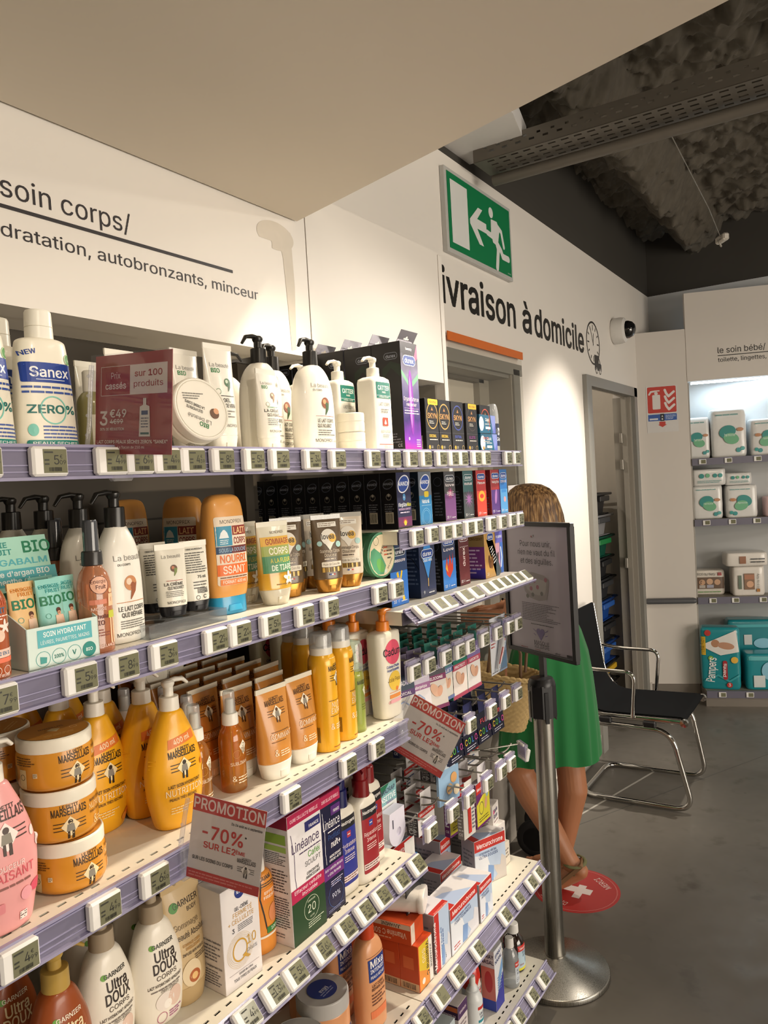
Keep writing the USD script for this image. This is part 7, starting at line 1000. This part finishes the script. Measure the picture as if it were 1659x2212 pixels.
inner = [r*[1, 1, 1] for r in R[::-1]]; inner = [np.column_stack([(r[:, 0]-cx_)*.985+cx_, (r[:, 1]-cy_)*.985+cy_, r[:, 2]]) for r in inner]
part(tw, 'skirt', rings(R+inner, False), gs, 60)
R = []; na = 72; a = np.arange(na)*2*pi/na
for i, z in enumerate(np.linspace(1.06, 1.30, 61)):
    t_ = (z-1.06)/.24; rx, ry = np.interp(t_, [0, .3, .7, 1], [.123, .133, .140, .136]), np.interp(t_, [0, .3, .7, 1], [.095, .103, .106, .090]); p = .0022*math.sin(i*pi/1.5)+.0012*np.cos(40*a)
    top = z-(.045*(1-np.abs(np.sin(a)))**2 if z > 1.24 else 0)
    R.append(np.column_stack([cx_+(rx+p)*np.cos(a), cy_+.012+(ry+p)*np.sin(a), top+0*a]))
part(tw, 'smocked_bodice', rings(R, False), gs, 40); part(tw, 'waist_cord', tube([(cx_+.129*math.cos(q), cy_+.002+.103*math.sin(q), 1.062) for q in np.linspace(0, 2*pi, 40)], .0055, 8), mat('b99a74', .7), True)
for s in (-1, 1): part(tw, 'shoulder_strap', tube([(cx_+s*.085, cy_+.105, 1.26), (cx_+s*.092, cy_+.075, 1.335), (cx_+s*.092, cy_+.0, 1.385-.0), (cx_+s*.088, cy_-.055, 1.345), (cx_+s*.08, cy_-.082, 1.27)], np.array([(.011, .004)]*5), 8), gs, True)
olive, sole_m = mat('6b6b45', .6), mat('7a5a3c', .7)
def sandal(base, dirv, pitch, ank, nm):
    d = np.array(dirv, float); d /= np.linalg.norm(d); n = np.array([d[1], -d[0], 0]); P = [base+d*u+n*v for u, v in ((-.05, -.026), (-.05, .026), (.02, .030), (.10, .036), (.16, .022), (.175, -.004), (.15, -.030), (.09, -.036), (.02, -.030))]
    m = prism(Polygon([(p[0], p[1]) for p in P]).buffer(.008), .014); 
    if pitch:
        piv = base+d*.13; ax = n; m = rot(m, pitch, ax, (piv[0], piv[1], 0))
    q = part(tw, 'sandal', m, sole_m); c = np.array(ank)
    part(q, 'ankle_strap', tube([c+np.array([.041*math.cos(u), .041*math.sin(u), .006*math.cos(u)]) for u in np.linspace(0, 2*pi, 24)], np.array([(.007, .003)]*24), 8), olive, True)
    return q, d, n
q, d, n = sandal(np.array([2.885, 1.095, 0]), (.42, .9, 0), 0, (2.886, 1.092, .105), 'far')
part(q, 'toe_strap', tube([an+d*.10+n*s*.041+[0, 0, z] for s, z in ((-1, .012), (-.8, .040), (0, .054), (.8, .040), (1, .012))], np.array([(.009, .003)]*5), 8), olive, True)
q, d, n = sandal(np.array([2.803, .985, 0]), (-.24, .97, 0), -42, (2.80, 1.012, .128), 'near')
part(q, 'toe_strap', tube([(2.752, 1.075, .030), (2.764, 1.08, .054), (2.79, 1.085, .058), (2.818, 1.088, .050), (2.832, 1.092, .028)], np.array([(.009, .003)]*5), 8), olive, True)
part(q, 'cross_strap', tube([(2.828, 1.0, .085), (2.806, 1.045, .104), (2.782, 1.075, .062)], np.array([(.008, .003)]*3), 8), olive, True); part(q, 'cross_strap', tube([(2.772, 1.0, .088), (2.792, 1.048, .104), (2.82, 1.08, .060)], np.array([(.008, .003)]*3), 8), olive, True)
# wicker basket on her arm
t = thing('wicker_basket', 'woven wicker basket hanging from the woman\'s arm', 'basket', (2.56, 1.175, .71), (8, 0, 10)); wk = mat('b59a68', .75, var=.25, scale=90)
R = []; na = 90; a = np.arange(na)*2*pi/na
for i, z in enumerate(np.linspace(0, .20, 41)):
    rx, ry = .062+.022*z/.2, .085+.035*z/.2; k = 1+.045*np.sin(a*22.5*2/2+(i//2)*pi)*abs(math.sin(i*pi/2+.4)); R.append(np.column_stack([np.sign(np.cos(a))*np.abs(np.cos(a))**.8*rx*k, np.sign(np.sin(a))*np.abs(np.sin(a))**.8*ry*k, z+0*a]))
inn = [np.column_stack([r[:, 0]*.93, r[:, 1]*.94, r[:, 2]+.004]) for r in R[::-1]]
part(t, 'basket_body', rings(R+inn), wk, 50); part(t, 'rim', cat_([tube([(np.sign(math.cos(u))*abs(math.cos(u))**.8*.087, np.sign(math.sin(u))*abs(math.sin(u))**.8*.123, .20+.005*math.sin(u*18+s)) for u in np.linspace(0, 2*pi, 120)], .0065, 8) for s in (0, pi)]), wk, True)
for s in (-1, 1): part(t, 'handle', tube([(s*.04, -.06, .20), (s*.055, -.055, .29), (.03, 0, .355), (s*.055, .055, .29), (s*.04, .06, .20)], .006, 8), mat('5a4028', .6), True)
# wheeled trolley beside the door
t = thing('wheeled_trolley', 'small black wheeled trolley frame standing by the counter door', 'trolley', (3.10, 1.275, 0), (0, 0, 12))
for s in (-1, 1):
    w = part(t, 'wheel', mv(rot(lathe([(.050, -.014), (.066, -.016), (.076, -.010), (.078, 0), (.076, .010), (.066, .016), (.050, .014), (.050, -.014)], 36), 90, [0, 1, 0]), s*.09, 0, .078), mat('141416', .7), 50); part(w, 'hub', mv(rot(lathe([(.001, -.012), (.05, -.010), (.05, .010), (.001, .012)], 24), 90, [0, 1, 0]), s*.09, 0, .078), mat('3a3a3e', .4), 40)
    part(t, 'frame_tube', tube(fillet([(s*.07, .0, .08), (s*.07, .02, .30), (s*.07, .05, .62), (s*.05, .05, .70)], .04), .009, 10), mat('8a8a8c', .25, .9), True)
part(t, 'axle', rot(lathe([(.006, -.09), (.006, .09)], 12), 90, [0, 1, 0]).apply_translation((0, 0, .078)), mat('8a8a8c', .3, .9)); part(t, 'cross_tube', tube([(-.07, .04, .34), (.07, .04, .34)], .007, 10), mat('8a8a8c', .3, .9), True); part(t, 'carrier', bx(-.065, .065, -.06, .03, .12, .33, .01), mat('1a1b1e', .8)); part(t, 'grip', tube([(-.05, .05, .70), (.05, .05, .70)], .013, 10), mat('161618', .6), True)
whole('counter_ledge', bx(2.66, 3.145, 1.345, 1.60, .985, 1.03, .002), mat('b9b2a6', .5), 'pale ledge of the counter door under the woman\'s hands', 'counter'); 
whole('lower_panel', bx(2.66, 3.145, 1.40, 1.43, .0, .985), mat('a8a198', .6), 'lower panel of the counter door behind the woman', 'panel')
t = thing('price_flag', 'small red price flag sticking out from the wall behind the woman\'s head', 'sign', (3.654, 1.33, 1.417)); part(t, 'flag', bx(-.05, .05, -.001, .001, -.06, .045), mat('c83a34', .5)); decal(t, on_front(-.001), [T('PRIX', 0, .01, .018, 'e8dcd8', w=.06), T('-2%', 0, -.03, .018, 'e8dcd8', w=.06)])
# floor sticker
t = thing('floor_sticker', 'round red floor sticker reading merci under the woman\'s foot', 'floor sticker', (2.83, 1.02, 0)); part(t, 'disc', lathe([(.001, 0), (.165, 0), (.165, .0006), (.001, .0007)], 48), mat('b3302e', .5))
decal(t, on_top(.0007), [T('MERCI', .095, -.085, .026, 'e6d8d4', b=False, a=50, w=.085), T('DISTANCE', -.09, .05, .024, 'e6d8d4', b=False, a=75, w=.11), Pp([(-.06, -.03), (.04, -.03), (.04, .0), (-.06, .0)], 'e6dcd8'), Pp([(-.02, -.06), (.02, -.06), (.02, .05), (-.02, .05)], 'e6dcd8'), Oo(0, 0, .155, .004, 'c86a66')])
# ================================================================ CANTILEVER CHAIR
chrome = mat('c6c4c0', .08, 1., var=0); mesh_ = mat('0f1012', .95, var=.15, scale=400, spec=.15)
t = thing('waiting_chair', 'black mesh cantilever armchair with a chromed tube frame beside the exit door', 'chair')
xa, xb = 3.69, 4.14
path = [(xa, 1.22, .385), (xa, .835, .385), (xa+.0, .745, .02), (xa, 1.275, .014), (xb, 1.275, .014), (xb, .765, .02), (xb, .835, .385), (xb, 1.22, .385)]
part(t, 'base_tube', tube(fillet(path, .085, 8), .0125, 14), chrome, True)
for x, nm in ((xa, 'seat_rail'), (xb, 'seat_rail')):
    q = part(t, nm, tube(fillet([(x, .775, .432), (x, 1.20, .425), (x, 1.275, .52), (x, 1.325, .90)], .08, 8), np.array([(.006, .013)]*18), 10), chrome, True); part(q, 'end_roller', rot(lathe([(.001, -.012), (.018, -.011), (.020, 0), (.018, .011), (.001, .012)], 20), 90, [0, 1, 0]).apply_translation((x, .772, .430)), chrome, 40)
    part(t, 'armrest', tube(fillet([(x-.012 if x == xa else x+.012, 1.30, .675), (x-.022 if x == xa else x+.022, 1.20, .655), (x-.022 if x == xa else x+.022, .985, .655), (x-.012 if x == xa else x+.012, 1.005, .432)], .05, 8), .0095, 12), chrome, True)
    for y in (.93, 1.14): part(t, 'bracket', bx(x-.014, x+.014, y-.03, y+.03, .392, .422, .006), blk)
sec = fillet([(0, .768, .436), (0, .785, .448), (0, 1.18, .437), (0, 1.265, .50), (0, 1.322, .905)], .07, 8); sec = np.array(sec); nn = np.gradient(sec, axis=0); nn = np.column_stack([0*nn[:, 0], -nn[:, 2], nn[:, 1]]); nn /= np.linalg.norm(nn, axis=1)[:, None]
Rg = [np.array([p+[xa+.012, 0, 0]+n*.006, p+[(xa+xb)/2, 0, 0]+n*.0-[0, 0, .004], p+[xb-.012, 0, 0]+n*.006, p+[xb-.012, 0, 0]-n*.004, p+[(xa+xb)/2, 0, 0]-n*.010, p+[xa+.012, 0, 0]-n*.004]) for p, n in zip(sec, nn)]
part(t, 'sling_seat', rings(Rg), mesh_, 60)
# ================================================================ BABY CARE BAY
BA = -70.4; bd, bi = np.array([math.cos(math.radians(BA)), math.sin(math.radians(BA)), 0]), np.array([-math.sin(math.radians(BA)), math.cos(math.radians(BA)), 0]); O = np.array([5.625, 1.057, 0.])
def bay(s, d, z): return tuple(O+bd*s+bi*d+np.array([0, 0, z]))
def bstruct(name, m, mm): q = struct(name, rot(m, BA, [0, 0, 1]).apply_translation(O), mm); return q
pan = mat('d5cfc8', .55, var=.02, scale=2)
bstruct('trim_7', bx(-.356, -.002, 0, .34, .10, 2.56), pan); bstruct('trim_8', bx(-.004, 1.3, -.004, .05, 2.20, 2.80), pan); bstruct('trim_9', bx(-.366, -.357, -.01, .02, 0, 2.56), mat('2a2422', .6))
bstruct('baseboard_back', cat_([bx(-.356, -.002, -.006, .02, 0, .10), bx(-.0, 1.3, -.20, .34, 0, .085)]), mat('8f8880', .35, .5))
t = thing('baby_shelving', 'grey shelving bay stacked with nappy packs beyond the chair', 'shelving', bay(0, 0, 0), (0, 0, BA)); bm = mat('8d8780', .5)
part(t, 'back_panel', bx(0, 1.3, .36, .38, .09, 2.6), mat('b9bcbc', .5)); bstruct('trim_10', bx(-.001, .006, .0, .36, .10, 2.19), mat('a8a49c', .5)); part(t, 'top_seam', bx(0, 1.3, .357, .3605, 2.035, 2.042), mat('4a4a48', .6)); o_ = thing('bay_lamp', 'white light strip under the far header of the baby bay', 'lamp', bay(0, 0, 0), (0, 0, BA)); part(o_, 'diffuser', bx(.03, 1.3, .06, .09, 2.185, 2.199), mat('dfeaf4', .4, emit=4.))
part(t, 'dark_back_sheet', bx(.0, 1.3, .3565, .36, .11, 1.64), mat('575048', .6))  # darker sheet over the pale back panel, below the top shelf
BZ = [1.665, 1.245, .705, .105]
rail_b = mat('6a6878', .4)
for i, z in enumerate(BZ):
    t = thing('shelf', '%s grey shelf of the baby care bay' % ('top', 'upper', 'lower', 'bottom')[i], 'shelf', bay(0, 0, 0), (0, 0, BA)); q = part(t, 'shelf_board', bx(.004, 1.3, .0 if z > .2 else -.2, .355, z-.022, z), mat('8a8478', .5)); part(q, 'price_rail', bx(.004, 1.3, -.012 if z > .2 else -.212, -.002 if z > .2 else -.202, z-.045, z+.002), rail_b)
led = UsdLux.RectLight.Define(stage, '/World/bay_led'); led.AddTranslateOp().Set(Gf.Vec3d(*bay(.65, .10, 2.19))); led.AddRotateZOp().Set(BA); led.CreateWidthAttr(1.2); led.CreateHeightAttr(.05); led.CreateIntensityAttr(3.0/(1.2*.05)); led.CreateColorAttr(Gf.Vec3f(*COOL))
for i, (z, ss) in enumerate(zip(BZ, ((.05, .215, .40), (.06, .225, .38), (.08, .225, .40), (.08, .25, .42)))):
    for k, s in enumerate(ss):
        t = thing('price_tag', 'tiny white price tag on the baby bay, %s shelf, %s' % (('top', 'upper', 'lower', 'bottom')[i], SEQ[k]), 'price tag', bay(s+.02, -.013 if z > .2 else -.213, z-.021), (0, 0, BA)); part(t, 'housing', bx(-.024, .024, -.008, 0, -.017, .017, .002), tagw); part(t, 'screen', bx(-.010, .020, -.0085, -.0078, -.012, .013), lcd)
def nappy(label, s, d, z, w, h, dp, items, col='e2e2e0', rz=0, tilt=0):
    t = thing('nappy_pack', label, 'nappy pack', bay(s, d, z), (tilt, 0, BA+rz))
    S = [(0, w*.44, dp*.40), (h*.03, w*.485, dp*.47), (h*.12, w*.5, dp*.5), (h*.5, w*.505, dp*.515), (h*.88, w*.5, dp*.5), (h*.97, w*.485, dp*.46), (h, w*.44, dp*.34)]
    b, S = loft(S, 7, 44, 18); b.vertices += (meshkit.noise(np.array(b.vertices)*28, 3)[:, None]-.5)*.006*np.array([1, 1, .4])
    part(t, 'pack', b, mat(col, .3, coat=.4, var=.03), 50); decal(t, on_loft(S, 7), items, fine=.02, eps=.0045); return t
def harm(w, h, fl=1): return [Pp(affinity.rotate(affinity.scale(Point(-fl*w*.06, h*.52).buffer(w*.24, 12), 1, .8), 20*fl), '2f8f8a'), Pp(affinity.rotate(affinity.scale(Point(fl*w*.04, h*.38).buffer(w*.22, 12), 1, .75), -15*fl), '6fb58a'), T('harmonie', 0, h*.43, h*.06, 'e0ece8', w=w*.3, b=False), Pp(affinity.scale(Point(fl*w*.30, h*.56).buffer(w*.07, 8), 1.4, .8), 'c08a64'), Dd(fl*w*.24, h*.14, w*.07, '3f9a9a'), Dd(fl*w*.36, h*.17, w*.06, '4aa6a2')]+[Ll(-w*.38, w*.36, h*.84, h*.90, 1, '7aa6a4', 5)]
n1 = nappy('white nappy pack with green blobs, tallest on the top baby shelf', .262, .13, BZ[0], .225, .335, .16, harm(.225, .335)); nappy('white nappy pack with green blobs, left on the top baby shelf',   .062, .16, BZ[0], .165, .29, .16, harm(.17, .29)); nappy('white nappy pack cut by the right edge, top baby shelf', .50, .12, BZ[0], .20, .25, .16, harm(.20, .25, -1))
nappy('white nappy pack with green blobs at the lower left of the upper baby shelf', .105, .12, BZ[1], .195, .235, .16, harm(.195, .235)); nappy('white nappy pack with green blobs, right one on the upper baby shelf', .325, .12, BZ[1], .20, .225, .16, harm(.20, .225, -1))
lie = lambda w, h: [Dd(-w*.24, h*.6, h*.14, '2f8f8a'), Dd(-w*.06, h*.62, h*.12, '6fb58a'), Dd(w*.16, h*.6, h*.12, '2f8f8a'), Dd(w*.32, h*.6, h*.12, '3a9a94'), Ll(-w*.36, w*.36, h*.16, h*.34, 2, '7aa6a4', 4)]
nappy('white nappy pack lying flat on the left standing one, upper baby shelf', .115, .10, BZ[1]+.236, .215, .115, .18, lie(.215, .115), tilt=3); nappy('white nappy pack lying flat farther right on the upper baby shelf', .31, .13, BZ[1]+.227, .17, .085, .18, lie(.17, .085)); nappy('pink nappy pack cut by the right edge, upper baby shelf', .56, .08, BZ[1], .18, .14, .14, [Rr(-.07, .07, .05, .11, 'c87a80')], col='e0c0c2')
nat_i = lambda w, h: [Rr(-w*.16, w*.16, h*.22, h*.76, '8a6a52'), Dd(w*.02, h*.40, w*.11, 'd9aa88'), Rr(-w*.15, w*.15, h*.56, h*.72, 'b0785a'), Rr(-w*.34, -w*.24, h*.24, h*.7, '6a7a6a'), T('ECO by Naty', w*.30, h*.5, h*.06, '5a5a58', a=90, w=h*.5, b=False), Rr(w*.22, w*.32, h*.14, h*.24, 'b0783a')]
nappy('cream nappy pack with a baby photo panel, lower baby shelf', .345, .10, BZ[2], .205, .205, .15, nat_i(.205, .205), col='e4dfd8'); nappy('cream nappy pack lying flat on top of the photo panel pack', .335, .10, BZ[2]+.206, .265, .095, .18, [Rr(-.05, -.01, .02, .07, '9a6a4e'), Ll(.02, .11, .02, .06, 2, '5a5a58')], col='e4dfd8'); nappy('cream nappy pack at the back right of the lower baby shelf', .47, .24, BZ[2]+.16, .20, .13, .1, [Ll(-.06, .06, .04, .1, 2, '8a8480')], col='d8d2c8')
nappy('brown printed wipes pack with three children, left on the lower baby shelf', .105, .17, BZ[2], .205, .175, .12, [Rr(-.095, .095, .045, .125, '6a5444'), Dd(-.05, .09, .02, 'c9a080'), Dd(0, .095, .021, 'd0a888'), Dd(.05, .09, .02, 'c9a080'), Rr(-.07, -.03, .05, .07, 'b8b0a8'), Rr(-.02, .025, .05, .072, 'a8a8b8'), T('ECO by Naty', -.02, .14, .016, '4a4a44', w=.12, b=False), Rr(.055, .08, .136, .158, 'a03a3a'), Ll(-.08, .08, .014, .03, 1, '7aa06a')], col='ddd6cc')
tl_ = '1f8f9a'
pants = [Pp([(-.125, .30), (.10, .405), (.115, .26), (.0, .235), (-.05, .26)], 'e8e6e2'), Rr(-.118, -.09, .235, .36, 'e0b83a'), T('MEGA PACK', -.099, .30, .018, '6a4a10', a=90, w=.1), Dd(-.03, .315, .026, 'b98a6a'), Pp(affinity.rotate(affinity.scale(Point(.035, .300).buffer(.026, 8), 2.0, .9), -8), 'c4957a'), Dd(-.075, .385, .02, 'c03a34'), Dd(-.06, .215, .016, '8ab84a'), Pp(shapely.LineString([(-.1, .06), (-.02, .1), (.05, .06), (.11, .10)]).buffer(.006), '3aa4ac'), T('Pampers', -.035, .135, .052, 'f2f4f4', a=84, w=.165), Rr(.012, .040, .07, .20, 'b03038', .012), T('pants', .030, .135, .020, 'f2f0f0', a=84, w=.09), Dd(.085, .205, .022, 'e6b84a'), Dd(.05, .035, .018, 'c03a34'), T('3', .05, .026, .02, 'f2f0f0')]
for it_ in ():  pass
nappy('teal nappy pants pack with white lettering standing at the bottom left of the baby bay', .115, -.105, BZ[3], .245, .42, .13, pants, col=tl_, rz=-8)
nappy('teal nappy pack with a pale label at the bottom right of the baby bay', .385, -.09, BZ[3], .245, .24, .17, [Pp(affinity.scale(Point(.02, .13).buffer(.05, 10), 1, 1.2), '8ac4dc'), Rr(-.08, -.01, .02, .10, 'd8e0e0'), Dd(.08, .10, .02, '4ab0b8'), Rr(-.12, .12, .20, .225, '5ab4ba')], col=tl_); nappy('teal nappy pack behind, higher, with a small white label', .36, .115, BZ[3], .33, .43, .15, [Rr(-.06, -.01, .26, .33, 'd0d6d6'), Pp(affinity.scale(Point(.06, .27).buffer(.05, 10), 1.2, .7), '8ac4dc'), Rr(-.16, .16, .38, .40, '3fa8b0')], col='1c8590')
lt_ = thing('header_lettering', 'small black lettering le soin bebe on the far header panel', 'lettering', bay(0, -.0045, 0), (0, 0, BA))
decal(lt_, on_front(0), [T('le soin bébé/', .198, 2.374, .040, '1f1c1c', b=False, al='l', w=.300), Rr(.197, 1.2, 2.355, 2.360, '1f1c1c'), T('toilette, lingettes, ...', .198, 2.315, .028, '1f1c1c', b=False, al='l', w=.345)], eps=.0008)
# extinguisher sign and bumper rail on the pilaster
t = thing('extinguisher_sign', 'red fire extinguisher sign with flames above a small blue strip and arrow', 'sign', bay(-.175, 0, 2.03), (0, 0, BA)); part(t, 'sign_plate', bx(-.103, .103, -.002, 0, -.165, .155), mat('d6d4d2', .4))
fl_ = lambda x, y: Pp(shapely.LineString([(x+.05, y+.02), (x+.015, y-.01), (x, y+.012), (x-.008, y+.035)]).buffer(.008), 'e2dcda')
decal(t, on_front(-.002), [Rr(-.094, .094, -.03, .15, 'c23a2e', .008), Rr(-.062, -.010, -.005, .095, 'dedad8', .006), Dd(-.036, .105, .012, 'dedad8'), Rr(-.05, -.012, .118, .126, 'dedad8', name='printed_emblem'), Pp(shapely.LineString([(-.048, .12), (-.07, .118), (-.082, .10)]).buffer(.006), 'dedad8'), fl_(.03, .09), fl_(.03, .045), fl_(.03, .0), Rr(-.094, .094, -.085, -.04, '2f5aa8'), Rr(-.015, .012, -.088, -.038, '24262c'), T('A', -.001, -.06, .012, 'e6e6e6'), T('B', -.001, -.08, .012, 'e6e6e6'), Ll(.02, .088, -.078, -.046, 4, 'c8d4e8', 3), Rr(-.085, -.03, -.078, -.066, 'd8dce4'), Pp([(-.022, -.092), (.018, -.092), (.018, -.112), (.028, -.112), (-.002, -.130), (-.032, -.112), (-.022, -.112)], 'c23a2e')], eps=.0004)
t = thing('bumper_rail', 'dark grey rounded bumper rail across the white pilaster', 'rail', bay(-.178, -.004, .69), (0, 0, BA)); part(t, 'rail_bar', loft([(-.172, .006, .010), (-.165, .016, .022), (-.15, .020, .026), (.15, .020, .026), (.165, .016, .022), (.172, .006, .010)], 2.4, 18)[0].apply_transform(trimesh.transformations.rotation_matrix(pi/2, [0, 1, 0])).apply_translation((0, -.027, 0)), mat('55565a', .45), 40)
# stack of shopping baskets inside the exit door
rng = random.Random(8)
cols = ['2a2b2e', '2a2b2e', '1f4fa0', '2a2b2e', '1f4fa0', '34363a', '2a2b2e', '135a48', '9a9a9e', '2a2b2e']; hcol = ['2a2b2e', 'e0b430', '2f63b8', '2a2b2e', '2f63b8', '3a3c40', '2a2b2e', '1f8a4a', '4a4c50', '2a2b2e']
nm_ = ['black', 'black with yellow handle', 'blue', 'dark', 'bright blue', 'grey', 'charcoal', 'green', 'pale grey', 'topmost black']
for k in range(10):
    t = thing('shopping_basket', 'plastic shopping basket in the exit door stack, %s, %s from the floor' % (nm_[k], SEQ[k]), 'shopping basket', (5.19+.012*rng.uniform(-1, 1), 1.83, .02+.145*k), (0, 0, rng.uniform(-3, 3))); m = mat(cols[k], .45)
    outer = prism(sbox(-.20, -.24, .20, .24).buffer(.02), .004); part(t, 'basket_floor', outer, m)
    Rb = [np.column_stack([np.sign(np.cos(a_))*np.abs(np.cos(a_))**.35*(.20+.03*z/.2), np.sign(np.sin(a_))*np.abs(np.sin(a_))**.35*(.24+.03*z/.2), z+0*a_]) for a_ in [np.arange(40)*2*pi/40] for z in (0, .05, .10, .136)]
    part(t, 'basket_wall', rings(Rb+[r*[.97, .975, 1]+[0, 0, .002] for r in Rb[::-1]]), m, 40); part(t, 'rim', tube([(-.235, -.275, .136), (.235, -.275, .136), (.235, .275, .136), (-.235, .275, .136), (-.235, -.275, .136)], .008, 8), m, True)
    h = part(t, 'handle', bx(-.245, -.225, -.255, .12, .10, .125, .004) if k % 2 else rot(bx(-.25, -.23, -.262, .05, .085, .11, .004), -9, [1, 0, 0], (-.24, -.2, .1)), mat(hcol[k], .4)); part(t, 'front_grip', bx(-.12, .12, -.292, -.272, .09, .125, .004), mat(hcol[k], .4))
